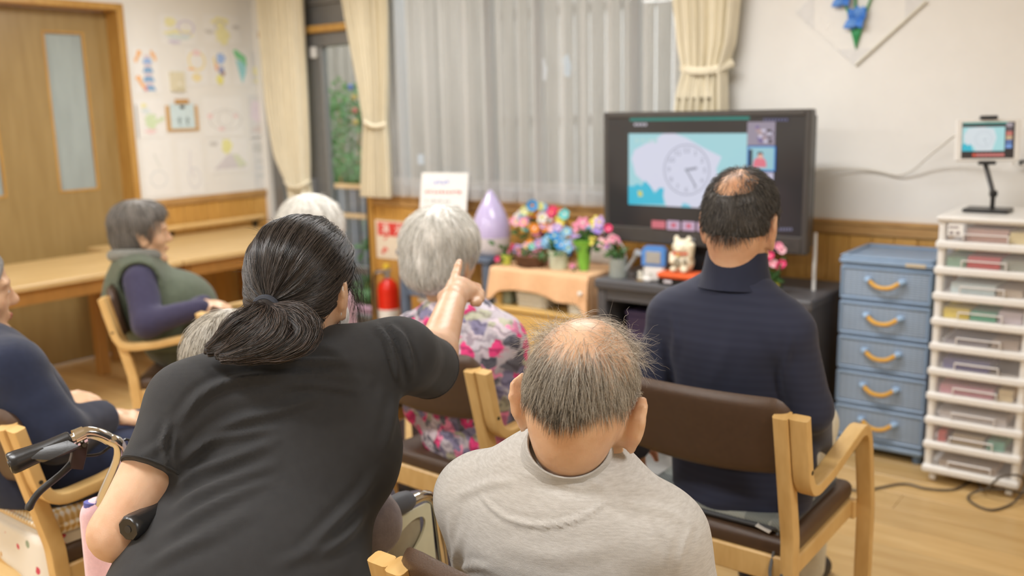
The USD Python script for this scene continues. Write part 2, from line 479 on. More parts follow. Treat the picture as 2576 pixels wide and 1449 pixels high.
# window wall: piers around the glass door and the window
DX0, DX1, DZ1 = -5.30, -4.315, 2.30       # glass door opening
WX0, WX1, WZ0, WZ1 = -4.10, -2.02, 0.95, 2.26
wl = [bx((XL - .1, YW, 0), (DX0, YW + .14, CEIL)), bx((DX0, YW, DZ1), (DX1, YW + .14, CEIL)), bx((DX1, YW, 0), (WX0, YW + .14, CEIL)),
      bx((WX0, YW, 0), (WX1, YW + .14, WZ0)), bx((WX0, YW, WZ1), (WX1, YW + .14, CEIL)), bx((WX1, YW, 0), (XR, YW + .14, CEIL))]
wb = obj('wall_back', wl, M['wall'], smooth=False, kind='structure')
struct('wall_right', bx((XR, YB, 0), (XR + .1, YW, CEIL)), M['wall'], smooth=False)
struct('wall_front', bx((XL - .1, YB - .1, 0), (XR, YB, CEIL)), M['wall'], smooth=False)
# left wall with the sliding door opening
LY0, LY1, LZ1 = 1.30, 3.19, 2.085
ll = [bx((XL - .14, YB, 0), (XL, LY0, CEIL)), bx((XL - .14, LY0, LZ1), (XL, LY1, CEIL)), bx((XL - .14, LY1, 0), (XL, YW, CEIL))]
wleft = obj('wall_left', ll, M['wall'], smooth=False, kind='structure')
# wainscot boards and their cap rails
BWD = 0.096


def boards(p, a, b_, make):
    n = max(1, round((b_ - a) / BWD)); w = (b_ - a) / n
    for i in range(n): obj('board', make(a + i * w + 0.001, a + (i + 1) * w - 0.001), M['wainscot'], p, smooth=False)


ws = UsdGeom.Xform.Define(stage, '/World/trim_1').GetPrim(); tag(ws, None, None, None, 'structure')
boards(ws, DX1 + .03, XR - 1.4, lambda a, c: bx((a, YW - 0.012, 0.06), (c, YW, TRZ - 0.06), 0.003))
obj('cap_rail', bx((DX1 + .03, YW - 0.024, TRZ - 0.062), (XR, YW, TRZ), 0.005), M['trim'], ws, smooth=False)
obj('cap_rail', bx((DX1 + .03, YW - 0.030, TRZ - 0.018), (XR, YW - .002, TRZ + 0.004), 0.004), M['trim'], ws, smooth=False)
ws2 = UsdGeom.Xform.Define(stage, '/World/trim_2').GetPrim(); tag(ws2, None, None, None, 'structure')
boards(ws2, LY1 + .035, YW, lambda a, c: bx((XL, a, 0.06), (XL + 0.012, c, TRZ - 0.04), 0.003))
obj('cap_rail', bx((XL, LY1 + .03, TRZ - 0.042), (XL + 0.026, YW, TRZ + .004), 0.005), M['trim'], ws2, smooth=False)
struct('baseboard_back', bx((DX1 + .03, YW - 0.016, 0), (XR, YW, 0.062), 0.004), M['trim'], smooth=False)
struct('baseboard_left', bx((XL, LY1 + .03, 0), (XL + 0.016, YW, 0.062), 0.004), M['trim'], smooth=False)
# handrail on brackets
hr = thing('handrail', 'pale wooden handrail fixed along the wainscot under the pinned drawings', 'handrail', (XL, 3.3, 0))
obj('rail', tube([(XL + .062, 3.26, .752), (XL + .062, 4.10, .752)], 0.019, 14), M['birch'], hr, world=True)
for yy in (3.40, 4.06):
    obj('bracket', [cylinder((XL + .012, yy, .70), (XL + .062, yy, .74), 0.008), bx((XL + .010, yy - .02, .66), (XL + .020, yy + .02, .74), .003)], M['screw'], hr, world=True)

# sliding door in the left wall
d1 = UsdGeom.Xform.Define(stage, '/World/door_1').GetPrim(); tag(d1, None, None, None, 'structure')
XD = XL - 0.115
obj('frame_post', bx((XL - .15, LY1 - .012, 0), (XL + .022, LY1 + .030, LZ1 + .03), 0.004), M['frame'], d1, smooth=False)
obj('frame_post', bx((XL - .15, LY0 - .030, 0), (XL + .022, LY0 + .012, LZ1 + .03), 0.004), M['frame'], d1, smooth=False)
obj('frame_head', bx((XL - .15, LY0, LZ1 - .010), (XL + .022, LY1, LZ1 + .030), 0.004), M['frame'], d1, smooth=False)


def door_leaf(x, y0, y1, slits):
    sz0, sz1, top = 1.03, 1.94, LZ1 - .012; edges = [y0] + [v for s_ in slits for v in s_] + [y1]
    body = [bx((x - .035, edges[k_], .004), (x, edges[k_ + 1], top)) for k_ in range(0, len(edges), 2)]
    for s0, s1 in slits: body += [bx((x - .035, s0, .004), (x, s1, sz0)), bx((x - .035, s0, sz1), (x, s1, top))]
    lf = obj('leaf', body, M['door'], d1, smooth=False); e = .010
    for s0, s1 in slits:
        obj('pane', bx((x - .022, s0, sz0), (x - .014, s1, sz1)), M['frost'], lf, smooth=False)
        for lo, hi in (((s0 - e, sz0 - e), (s0 + .003, sz1 + e)), ((s1 - .003, sz0 - e), (s1 + e, sz1 + e)), ((s0, sz0 - e), (s1, sz0 + .003)), ((s0, sz1 - .003), (s1, sz1 + e))):
            obj('glazing_bead', bx((x - .012, *lo), (x + .004, *hi), .002), M['frame'], lf, smooth=False)


door_leaf(XD, 2.15, LY1 - .012, [(2.24, 2.47), (2.79, 3.02)])
door_leaf(XD - .04, 1.31, 2.20, [(1.55, 1.78)])

# glass door and its surroundings
w1 = UsdGeom.Xform.Define(stage, '/World/window_1').GetPrim(); tag(w1, None, None, None, 'structure')
obj('head_rail', bx((DX0, YW - .01, 1.955), (DX1, YW + .07, 2.0), 0.004), M['frame'], w1, smooth=False)
obj('transom', bx((DX0, YW + .05, 2.0), (DX1, YW + .09, DZ1)), M['alu'], w1, smooth=False)
obj('transom_bar', bx((DX0, YW + .03, 2.13), (DX1, YW + .06, 2.17), .004), M['alu'], w1, smooth=False)
obj('frame_top', bx((DX0, YW + .03, 1.87), (DX1, YW + .11, 1.955), .004), M['alu'], w1, smooth=False)
obj('stile', bx((DX0 + .35, YW + .035, .02), (DX0 + .57, YW + .09, 1.87), .006), M['alu'], w1, smooth=False)
obj('stile', bx((DX0, YW + .035, .02), (DX0 + .10, YW + .09, 1.87), .006), M['alu'], w1, smooth=False)
obj('stile', bx((DX1 - .05, YW + .005, 0), (DX1 + .012, YW + .12, 2.0), .006), M['black'], w1, smooth=False)
obj('door_post', bx((DX1 + .008, YW - .03, 0), (DX1 + .05, YW + .01, TRZ + .02), .004), M['frame'], w1, smooth=False)
obj('bottom_rail', bx((DX0, YW + .035, 0.0), (DX1, YW + .09, .12), .006), M['alu'], w1, smooth=False)
obj('mid_rail', bx((DX0 + .57, YW + .04, .40), (DX1 - .05, YW + .08, .45), .004), M['alu'], w1, smooth=False)
obj('pane', bx((DX0 + .57, YW + .058, .12), (DX1 - .05, YW + .064, 1.87)), M['pane'], w1, smooth=False)
obj('pane', bx((DX0 + .10, YW + .058, .12), (DX0 + .35, YW + .064, 1.87)), M['pane'], w1, smooth=False)
obj('contact_sensor', bx((DX0 + .485, YW + .012, 1.80), (DX0 + .535, YW + .036, 1.87), .004), M['white'], w1, smooth=False)
obj('pull_bar', bx((DX0 + .425, YW + .0, .05), (DX0 + .455, YW + .036, 1.02), .005), M['silver'], w1, smooth=False)
obj('sensor_box', bx((DX1 - .06, YW - .02, 1.92), (DX1 - .02, YW + .02, 1.96), .004), M['white'], w1, smooth=False)

# the wide window behind the net curtain
w2 = UsdGeom.Xform.Define(stage, '/World/window_2').GetPrim(); tag(w2, None, None, None, 'structure')
for a, b_ in (((WX0, YW + .02, WZ0), (WX1, YW + .12, WZ0 + .05)), ((WX0, YW + .02, WZ1 - .05), (WX1, YW + .12, WZ1)), ((WX0, YW + .02, WZ0), (WX0 + .05, YW + .12, WZ1)), ((WX1 - .05, YW + .02, WZ0), (WX1, YW + .12, WZ1))):
    obj('frame', bx(a, b_, .004), M['silver'], w2, smooth=False)
for xm in (-3.36, -3.02, -2.42): obj('stile', bx((xm - .022, YW + .04, WZ0 + .05), (xm + .022, YW + .09, WZ1 - .05), .004), M['alu'], w2, smooth=False)
for xa, xb_ in ((WX0 + .05, -3.382), (-3.338, -3.042), (-2.998, -2.442), (-2.398, WX1 - .05)): obj('pane', bx((xa, YW + .062, WZ0 + .05), (xb_, YW + .067, WZ1 - .05)), M['pane'], w2, smooth=False)
obj('window_sill', bx((WX0 - .02, YW - .02, WZ0 - .02), (WX1 + .02, YW + .12, WZ0 + .002), .004), M['trim'], w2, smooth=False)
obj('clip', bx((-3.9, YW + .01, WZ0 + .18), (-3.86, YW + .03, WZ0 + .24), .004), flat((200, 220, 240)), w2)
for px_, py_, c_ in ((1365, 175, (222, 232, 244)), (1425, 165, (190, 214, 236))):     # stickers on the glass
    q = ony(px_, py_, YW + .058); obj('sticker', on_wall(ext(Polygon([(-.02, -.05), (.02, -.06), (.03, 0), (.01, .06), (-.03, .04)]), .001), q + np.array([0, -.0, 0]), (1, 0, 0), (0, 0, 1)), flat(c_), w2, smooth=False)

# ------------------------------------------------------------------ curtains


def drape(x0, x1, y, z0, z1, folds, amp, width_at, nx=150, nz=40, seed=1, lean=None):
    """pleated cloth from z1 down to z0; width_at(t) = (left, right) edges at height fraction t (0 top)"""
    r_ = np.random.default_rng(seed); ph = r_.uniform(0, 6.28, 6)
    u = np.linspace(0, 1, nx); t = np.linspace(0, 1, nz)
    U, T = np.meshgrid(u, t, indexing='ij')
    lo, hi = np.array([width_at(v) for v in t]).T
    uw = U + 0.012 * np.sin(U * 17 + ph[0]) + 0.008 * np.sin(U * 41 + ph[1])
    X = lo[None] + (hi - lo)[None] * U
    narrow = ((hi - lo) / (hi - lo)[0])[None]
    A = amp * (0.75 + 0.25 * np.sin(U * 9 + ph[2])) * np.clip(1.25 - 0.25 * narrow, 0.6, 1.3)
    Y = y + A * np.sin(uw * folds * 2 * PI + ph[3]) + 0.3 * A * np.sin(uw * folds * 4 * PI + ph[4] + T * 1.5)
    Z = z1 + (z0 - z1) * T
    P = np.stack([X, Y, Z], -1)
    n = P.reshape(-1, 3); f = []
    ii, jj = np.meshgrid(np.arange(nx - 1), np.arange(nz - 1), indexing='ij'); a = (ii * nz + jj).ravel()
    f = np.vstack([np.stack([a, a + nz, a + nz + 1], 1), np.stack([a, a + nz + 1, a + 1], 1)])
    return n, f


def thicken(vf, d):
    v, f = vf; m = trimesh.Trimesh(v, f, process=False); nn = m.vertex_normals; n = len(v)
    e = m.edges_unique[np.bincount(m.edges_unique_inverse) == 1] if False else None
    es = np.sort(m.edges, 1); u, c = np.unique(es, axis=0, return_counts=True); bd = set(map(tuple, u[c == 1])); side = []
    for a, b_ in m.edges:
        if (min(a, b_), max(a, b_)) in bd: side += [[a, a + n, b_ + n], [a, b_ + n, b_]]
    return np.vstack([v + nn * d / 2, v - nn * d / 2]), np.vstack([f, f[:, ::-1] + n, np.array(side)])


def lerp_edges(tab):
    tab = np.array(tab, float)
    return lambda t: (np.interp(t, tab[:, 0], tab[:, 1]), np.interp(t, tab[:, 0], tab[:, 2]))


CT = 2.30
cl = thing('curtain', 'cream curtain left of the glass door, tied back low near the white head', 'curtain', (-4.95, 4.09, 0))
zt = 0.985; z0 = 0.03; h_ = CT - z0
obj('cloth', thicken(drape(0, 0, 4.09, z0, CT, 9, 0.032, lerp_edges([(0, -5.18, -4.76), (.35, -5.16, -4.775), (.50, -5.10, -4.79), ((CT - zt) / h_, -4.99, -4.81), (.66, -4.97, -4.76), (1, -5.02, -4.66)]), seed=3), .003), M['curtain'], cl, smooth=True, world=True)
obj('tieback', thicken(drape(0, 0, 4.09, zt - .03, zt + .03, .5, 0.004, lambda t: (-5.00, -4.80), 40, 5, 5), .012), M['curtain'], cl, smooth=True, world=True)
obj('tieback_loop', tube(spline([(-5.0, 4.07, zt + .02), (-4.9, 4.035, zt - .01), (-4.81, 4.05, zt), (-4.80, 4.11, zt + .03)], 20), .012, 8), M['curtain'], cl, world=True)

cm = thing('curtain', 'cream curtain between the glass door and the net curtain, waisted by a tieback', 'curtain', (-4.2, 4.07, 0))
zt = 1.38; z0 = 0.935; h_ = CT - z0
obj('cloth', thicken(drape(0, 0, 4.07, z0, CT, 8, 0.032, lerp_edges([(0, -4.37, -3.97), (.2, -4.33, -3.97), (.5, -4.25, -4.0), ((CT - zt) / h_, -4.215, -4.03), (.75, -4.235, -4.02), (1, -4.275, -4.02)]), seed=8), .003), M['curtain'], cm, smooth=True, world=True)
obj('tieback', tube(spline([(-4.22, 4.08, zt + .025), (-4.16, 4.022, zt + .01), (-4.08, 4.02, zt - .015), (-4.025, 4.06, zt - .005)], 20), .013, 8, scale=np.linspace(.8, 1.2, 20)), M['curtain'], cm, world=True)

cr = thing('curtain', 'cream curtain right of the net curtain, gathered above the television', 'curtain', (-1.95, 4.05, 0))
zt = 1.60; z0 = 1.10; h_ = CT - z0
obj('cloth', thicken(drape(0, 0, 4.045, z0, CT, 7, 0.032, lerp_edges([(0, -2.13, -1.80), (.3, -2.13, -1.80), (.48, -2.10, -1.82), ((CT - zt) / h_, -2.07, -1.86), (.66, -2.10, -1.855), (1, -2.16, -1.84)]), seed=13), .003), M['curtain'], cr, smooth=True, world=True)
obj('tieback', tube(spline([(-2.08, 4.08, zt + .02), (-2.0, 4.022, zt), (-1.90, 4.03, zt), (-1.84, 4.09, zt + .03)], 20), .022, 8), M['curtain'], cr, world=True)
obj('hem_ruffle', thicken(drape(0, 0, 4.035, zt - .12, zt - .01, 5, 0.02, lambda t: (-2.06 - .04 * t, -1.92 + .01 * t), 60, 8, 4), .003), M['curtain'], cr, smooth=True, world=True)

sh = thing('net_curtain', 'white translucent net curtain hanging over the wide window', 'curtain', (-3.05, 4.12, 0))
obj('net', drape(0, 0, 4.12, 0.945, CT, 15, 0.026, lambda t: (-4.06 + .0 * t, -2.06), 420, 24, 21), M['sheer'], sh, smooth=True, world=True)
obj('hem', drape(0, 0, 4.113, 0.94, 1.055, 15, 0.026, lambda t: (-4.06, -2.06), 420, 4, 21), M['sheer'], sh, smooth=True, world=True)
crl = thing('curtain_rail', 'white curtain rail above the wide window', 'rail', (-3.4, 4.1, CT + .02))
obj('track', bx((-5.25, 4.06, CT + .005), (-1.7, 4.14, CT + .03), .004), M['white'], crl, world=True)
for xx in (-5.0, -3.4, -1.85): obj('bracket', bx((xx - .015, 4.08, CT + .01), (xx + .015, YW + .002, CT + .05), .003), M['white'], crl, world=True)

# ------------------------------------------------------------------ outside: garden, fence, shrubs
struct('ground', bx((-12, YW + .14, -0.35), (4, 14, -0.12)), M['grass'], smooth=False)
dk = thing('veranda_deck', 'grey timber deck outside the glass door', 'deck', (-4.9, 4.9, -.12))
for i in range(6): obj('deck_board', bx((-6.6, YW + .16 + i * .13, -.12), (-3.4, YW + .285 + i * .13, -.03), .004), M['fence'], dk, smooth=False, world=True)
fn = thing('garden_fence', 'tall weathered timber fence across the garden behind the shrubs', 'fence', (-6.5, 6.6, 0))
for i in range(66):
    x_ = -10.2 + i * 0.15
    obj('slat', bx((x_, 6.60, -.15), (x_ + .132, 6.63, 2.55 + .02 * math.sin(i * 2.3)), .004), M['fence'], fn, smooth=False, world=True)
for zz in (.3, 1.3, 2.2): obj('rail', bx((-10.2, 6.635, zz), (-.4, 6.69, zz + .08)), M['fence'], fn, smooth=False, world=True)
lf_ = thing('low_fence', 'low dark slatted screen at the edge of the deck', 'fence', (-5.4, 5.3, 0))
for i in range(22): obj('slat', bx((-6.9 + i * .13, 5.30, -.1), (-6.9 + i * .13 + .105, 5.325, .86), .003), M['dkgrey'], lf_, smooth=False, world=True)
for zz in (.60, .84): obj('rail', bx((-6.9, 5.265, zz), (-4.05, 5.298, zz + .035), .003), M['trim'], lf_, smooth=False, world=True)


def shrub(name, label, c, r, n, seed, size=.05):
    r_ = np.random.default_rng(seed)
    s = thing(name, label, 'shrub', (c[0], c[1], -.13))
    d = r_.normal(size=(n, 3)); d /= np.linalg.norm(d, axis=1, keepdims=True)
    P = np.asarray(c) + d * np.asarray(r) * (r_.uniform(.25, 1, n)[:, None] ** .5)
    V, Fs = [], []
    for i in range(n):
        a = unit(r_.normal(size=3)); b_ = unit(np.cross(a, r_.normal(size=3))); nn = np.cross(a, b_); L_ = size * r_.uniform(.7, 1.4)
        V += [P[i], P[i] + a * L_ * .5 + b_ * L_ * .3 + nn * .006, P[i] + a * L_, P[i] + a * L_ * .5 - b_ * L_ * .3 + nn * .006]
        Fs += [[4 * i, 4 * i + 1, 4 * i + 2], [4 * i, 4 * i + 2, 4 * i + 3]]
    obj('foliage', (np.array(V), np.array(Fs)), M['leaf'], s, smooth=False, kind='stuff', world=True)
    st = []
    for i in range(7):
        q = P[r_.integers(n)]; st.append(tube(spline([(c[0] + r_.uniform(-.05, .05), c[1], -.2), (c[0] * .5 + q[0] * .5, c[1] * .5 + q[1] * .5, q[2] * .5 - .05), q], 8), .008, 6))
    obj('stem', st, M['tleg'], s, world=True)


shrub('garden_shrub', 'leafy green shrub beyond the glass door, nearest to the fence', (-6.45, 6.0, 1.15), (.42, .30, .60), 1300, 1, .06)
shrub('garden_shrub', 'low green shrub just behind the dark slatted screen', (-5.95, 5.53, .75), (.50, .14, .36), 800, 2)
shrub('garden_shrub', 'taller thin shrub seen at the left edge of the glass door', (-7.25, 5.95, 1.3), (.33, .3, .7), 500, 3)
shrub('garden_plant', 'small potted green plant on the deck near the glass door', (-5.30, 5.12, .25), (.17, .10, .36), 160, 4, .07)
pt = thing('plant_pot', 'pink and green planter box low outside the glass door', 'planter', (-4.9, 4.7, -.03))
obj('box', bx((-5.25, 4.62, -.03), (-4.4, 4.86, .06), .01), flat((232, 176, 196)), pt, world=True)
obj('turf', [ico((-5.2 + .07 * i, 4.74 + .03 * math.sin(i * 3), .10), (.06, .08, .06), 1) for i in range(12)], M['leaf'], pt, kind='stuff', world=True)
mob = thing('hanging_ornament', 'small coloured ornaments hanging outside behind the glass door', 'ornament', (-4.85, 4.6, 1.5))
for i, (zz, c_) in enumerate(((1.62, (70, 110, 190)), (1.55, (190, 160, 70)), (1.46, (190, 90, 80)), (1.38, (190, 160, 70)))):
    obj('charm', ico((-4.86 - .03 * (i == 0), 4.6, zz), .022, 1), flat(c_), mob, world=True)
obj('string', tube([(-4.86, 4.6, 2.3), (-4.86, 4.6, 1.36)], .002, 5), M['black'], mob, world=True)

# ------------------------------------------------------------------ ceiling lamps
for i, (lx, ly) in enumerate(LAMPS):
    place = ['above the long tables by the glass door', 'above the wooden door side of the room', 'above the row of chairs facing the television', 'above the wheelchair', 'above the drawer units', 'at the far left corner behind the camera', 'behind the camera'][i]
    cl_ = thing('ceiling_light', f'flat white ceiling light panel {place}', 'ceiling light', (lx, ly, CEIL))
    obj('housing', bx((-.64, -.16, -.05), (.64, .16, 0), .006), M['white'], cl_)
    obj('diffuser', bx((-.60, -.13, -.058), (.60, .13, -.05), .004), emitmat(f'lamp_glow_{i}', (255, 247, 234), 4.0), cl_)
    L = UsdLux.RectLight.Define(stage, str(cl_.GetPath()) + '/lamp'); L.CreateWidthAttr(1.2); L.CreateHeightAttr(.26)
    L.CreateColorAttr(Gf.Vec3f(*LAMP_COLOR)); L.CreateIntensityAttr(LAMP_POWER); L.AddTranslateOp().Set(Gf.Vec3d(0, 0, -.062))
# ================================================================== long tables along the door wall
def long_table(label, x0, x1, y0, y1, legs):
    t = thing('long_table', label, 'table', ((x0 + x1) / 2, (y0 + y1) / 2, 0), 0)
    obj('tabletop', bx((x0, y0, .672), (x1, y1, .70), .004), M['table'], t, world=True)
    for yy in (y0 + .04, y1 - .06): obj('apron', bx((x0 + .05, yy, .60), (x1 - .05, yy + .02, .672), .003), M['tleg'], t, world=True)
    for xx in (x0 + .04, x1 - .06): obj('apron', bx((xx, y0 + .06, .60), (xx + .02, y1 - .06, .672), .003), M['tleg'], t, world=True)
    for lx, ly in legs: obj('leg', bx((lx - .03, ly - .03, 0), (lx + .03, ly + .03, .60), .004), M['tleg'], t, world=True)


long_table('long wooden table standing before the sliding door, nearer one of the two', -5.09, -4.35, .95, 2.828, [(-5.04, 2.70), (-4.42, 2.70), (-5.04, 1.05), (-4.42, 1.05)])
long_table('long wooden table pushed against the wall under the handrail', -5.325, -4.35, 2.834, 3.96, [(-5.26, 3.88), (-4.42, 3.88), (-5.26, 2.92), (-4.42, 2.92)])

# ================================================================== pinned drawings on the left wall
WXP = XL + 0.0015


def sheet(name, label, p0, p1, shapes, paper='paper', cat='drawing', thick=.0012, group=None):
    a = onx(p0[0], p0[1], WXP); b_ = onx(p1[0], p1[1], WXP); w, h = abs(b_[1] - a[1]), abs(a[2] - b_[2])
    y0, z0 = min(a[1], b_[1]), min(a[2], b_[2])
    t = thing(name, label, cat, (WXP, y0, z0), 0, group)
    # (u, v) of the sheet: u along +y, v up; normal +x
    obj('paper', on_wall(ext(sbox(0, 0, w, h), thick), (0, 0, 0), (0, 1, 0), (0, 0, 1)), M[paper] if isinstance(paper, str) else paper, t, smooth=False)
    for i, (col, pts) in enumerate(shapes):
        col = tuple(int(v + .18 * (236 - v)) for v in col)
        g = pts if not isinstance(pts, (list, tuple)) else Polygon(pts)
        g = affinity.scale(g, w, h, origin=(0, 0))
        obj('painted_shape', on_wall(ext(g, .0005), (thick + .0001 + .0004 * i, 0, 0), (0, 1, 0), (0, 0, 1)), flat(col), t, smooth=False)
    return t


def blob(cx, cy, rx, ry, seed=0, n=18, jag=.25):
    r_ = np.random.default_rng(seed); a = np.arange(n) * 2 * PI / n; k_ = 1 + jag * (r_.random(n) - .5) * 2
    return Polygon(np.stack([cx + rx * np.cos(a) * k_, cy + ry * np.sin(a) * k_], 1)).buffer(0)


def ring(cx, cy, rx, ry, t=.25):
    return blob(cx, cy, rx, ry, 0, 28, 0).difference(blob(cx, cy, rx * (1 - t), ry * (1 - t), 0, 28, 0))


def stroke(pts, w): return LineString(pts).buffer(w, cap_style=2)


YE, LI, PK, OR, GR, BL, GY = (238, 232, 170), (214, 206, 226), (240, 206, 206), (244, 178, 110), (206, 226, 180), (150, 182, 226), (206, 204, 200)
sheet('pinned_drawing', 'pale yellow and lilac boat drawing pinned highest, nearer the door', (400, 35), (495, 115), [(YE, blob(.28, .75, .16, .16, 1)), (YE, blob(.5, .4, .42, .12, 2)), (LI, ring(.72, .6, .26, .26)), ((214, 226, 226), blob(.5, .28, .38, .1, 3)), (LI, blob(.35, .1, .16, .07, 4))])
sheet('pinned_drawing', 'pale yellow and grey figure drawing pinned highest, nearer the curtain', (510, 35), (605, 112), [(YE, blob(.45, .78, .22, .18, 5)), (GY, ring(.45, .62, .16, .2)), (YE, blob(.5, .28, .22, .28, 6)), (GY, blob(.12, .4, .12, .08, 7)), (GY, blob(.88, .6, .12, .08, 8))])
roofs = []
for i in range(4):
    yb = .06 + .2 * i; wd = .26 - .025 * i
    roofs += [((112, 160, 206) if i < 3 else (140, 178, 232), [(.56 - wd, yb), (.56 + wd, yb), (.56 + wd * .62, yb + .12), (.56 - wd * .62, yb + .12)]), ((222, 200, 206), [(.56 - wd * .6, yb + .12), (.56 + wd * .6, yb + .12), (.56 + wd * .6, yb + .19), (.56 - wd * .6, yb + .19)])]
sheet('pinned_drawing', 'coloured drawing of a blue roofed pagoda with orange leaves', (330, 120), (405, 235), roofs + [(OR, stroke([(.08, .70), (.18, .80), (.26, .93)], .05)), (OR, blob(.26, .9, .1, .06, 3)), (OR, stroke([(.72, .95), (.80, .85), (.90, .74)], .045)), (OR, blob(.8, .86, .09, .04, 5)), (OR, stroke([(.10, .38), (.22, .24), (.42, .08)], .05)), (OR, blob(.15, .34, .1, .05, 4)), ((240, 150, 150), blob(.40, .10, .06, .05, 6))])
sheet('notepad', 'small beige memo pad hanging above the light blue clipboard', (425, 180), (465, 230), [((206, 196, 160), [(.2, .06), (.8, .02), (.9, .2), (.3, .22)]), ((234, 228, 206), blob(.6, .38, .12, .1, 2))], paper=flat((222, 214, 186)), cat='notepad', thick=.012)
sheet('pinned_drawing', 'drawing of a pale yellow ring with a pink top', (466, 120), (525, 215), [((242, 224, 170), ring(.5, .66, .44, .28)), (PK, blob(.5, .88, .22, .08, 2)), (OR, blob(.2, .44, .2, .03, 3)), ((242, 222, 160), blob(.42, .22, .2, .11, 4))])
sheet('pinned_drawing', 'drawing of a small figure with a blue head and yellow feet', (527, 126), (580, 214), [((150, 184, 240), blob(.56, .76, .24, .16, 1)), ((240, 214, 120), stroke([(.2, .8), (.25, .5)], .05)), ((236, 180, 150), blob(.3, .52, .1, .12, 2)), ((130, 146, 200), blob(.55, .42, .16, .12, 3)), ((166, 130, 120), blob(.62, .34, .1, .08, 5)), ((238, 230, 120), blob(.42, .16, .16, .14, 4))])
sheet('pinned_drawing', 'drawing of a long green and turquoise feather shape', (583, 122), (626, 214), [((146, 216, 222), [(.2, .7), (.9, .62), (.85, .35), (.55, .04), (.4, .3)]), ((112, 206, 138), [(.05, .95), (.25, .98), (.9, .78), (.92, .5), (.62, .66), (.2, .76)])])
sheet('pinned_drawing', 'orange and yellow drawing half hidden by the left cream curtain', (630, 130), (668, 212), [((240, 206, 170), ring(.7, .6, .3, .3)), (YE, blob(.3, .4, .25, .15, 3)), (YE, blob(.5, .1, .45, .07, 5))], paper='paper2')
sheet('pinned_drawing', 'pale green dragon drawing left of the clipboard', (338, 252), (418, 345), [((150, 148, 146), [(0, .0), (.05, .0), (.05, .85), (0, .9)]), (YE, blob(.3, .85, .1, .07, 1)), ((214, 226, 226), blob(.35, .72, .16, .08, 2)), (GR, blob(.5, .45, .22, .2, 3)), (GR, stroke([(.4, .3), (.7, .42), (.98, .52)], .05)), (PK, blob(.45, .18, .2, .06, 5))])
cb = sheet('clipboard', 'light blue paper on a wooden clipboard hanging among the drawings', (415, 266), (500, 328), [], paper=flat((206, 166, 110)), cat='clipboard', thick=.008)
a = onx(424, 262, WXP); b_ = onx(490, 322, WXP); w_, h_ = b_[1] - a[1], a[2] - b_[2]
obj('paper_sheet', on_wall(ext(sbox(a[1], b_[2], b_[1], a[2]), .002), (XL + .0105, 0, 0), (0, 1, 0), (0, 0, 1)), flat((208, 226, 230)), cb, smooth=False, world=True)
obj('clip', bx((XL + .010, (a[1] + b_[1]) / 2 - .05, a[2] + .0), (XL + .022, (a[1] + b_[1]) / 2 + .05, a[2] + .03), .004), flat((196, 150, 90)), cb, world=True)
obj('hook', [bx((XL + .0125, a[1] + .5 * w_ - .015, a[2] - .03), (XL + .015, a[1] + .5 * w_ + .015, a[2] - .01), .001)], M['screw'], cb, world=True)
for c0 in (.36, .68):
    g = unary_union([stroke([(c0 - .09, .34), (c0 + .09, .34)], .022), stroke([(c0, .46), (c0 - .02, .16)], .022), stroke([(c0 - .06, .2), (c0 + .07, .14)], .02), stroke([(c0 - .07, .42), (c0 + .05, .40)], .016)])
    obj('character', on_wall(ext(affinity.translate(affinity.scale(g, w_, h_, origin=(0, 0)), a[1], b_[2]), .0006), (XL + .0126, 0, 0), (0, 1, 0), (0, 0, 1)), flat((120, 138, 140)), cb, smooth=False, world=True)
sheet('pinned_drawing', 'pink and grey outline drawing right of the clipboard', (508, 245), (613, 341), [(GY, ring(.55, .42, .42, .28, .06)), (PK, blob(.16, .52, .07, .07, 1)), (PK, blob(.42, .2, .09, .05, 2)), (PK, blob(.82, .52, .06, .05, 3)), (GY, ring(.55, .45, .2, .2, .08))])
sheet('pinned_drawing', 'mauve flower drawing beside the left cream curtain', (622, 240), (674, 346), [((228, 214, 224), blob(.5, .62, .42, .26, 1)), ((214, 200, 196), blob(.5, .2, .4, .08, 2))], paper='paper2')
sheet('pinned_drawing', 'faint grey pencil drawing pinned lowest, nearer the door', (352, 350), (440, 490), [((222, 224, 224), ring(.5, .3, .3, .16, .2)), ((222, 224, 220), stroke([(.4, .75), (.5, .6), (.6, .5)], .025))])
sheet('pinned_drawing', 'faint grey pencil drawing pinned lowest, second from the door', (445, 352), (516, 486), [((220, 220, 222), ring(.6, .3, .28, .2, .2)), ((218, 216, 220), stroke([(.5, .8), (.45, .5), (.6, .3)], .03))])
sheet('pinned_drawing', 'drawing of a grey mountain under a yellow sun', (520, 352), (626, 430), [((234, 230, 150), blob(.48, .78, .13, .22, 1)), ((212, 206, 210), [(.12, .12), (.5, .55), (.72, .55), (.95, .2), (.9, .12)]), ((214, 220, 190), [(.6, .55), (.75, .52), (.97, .2), (.75, .12)]), (GY, blob(.15, .88, .12, .07, 3))])
sheet('pinned_notice', 'printed grey notice pinned lowest beside the left cream curtain', (632, 346), (692, 470), [((200, 200, 196), blob(.4, .8, .4, .1, 1)), ((206, 206, 204), sbox(.1, .5, .9, .56)), ((206, 208, 210), sbox(.1, .38, .9, .44)), ((204, 206, 204), sbox(.1, .22, .8, .28))], paper='paper2', cat='notice')

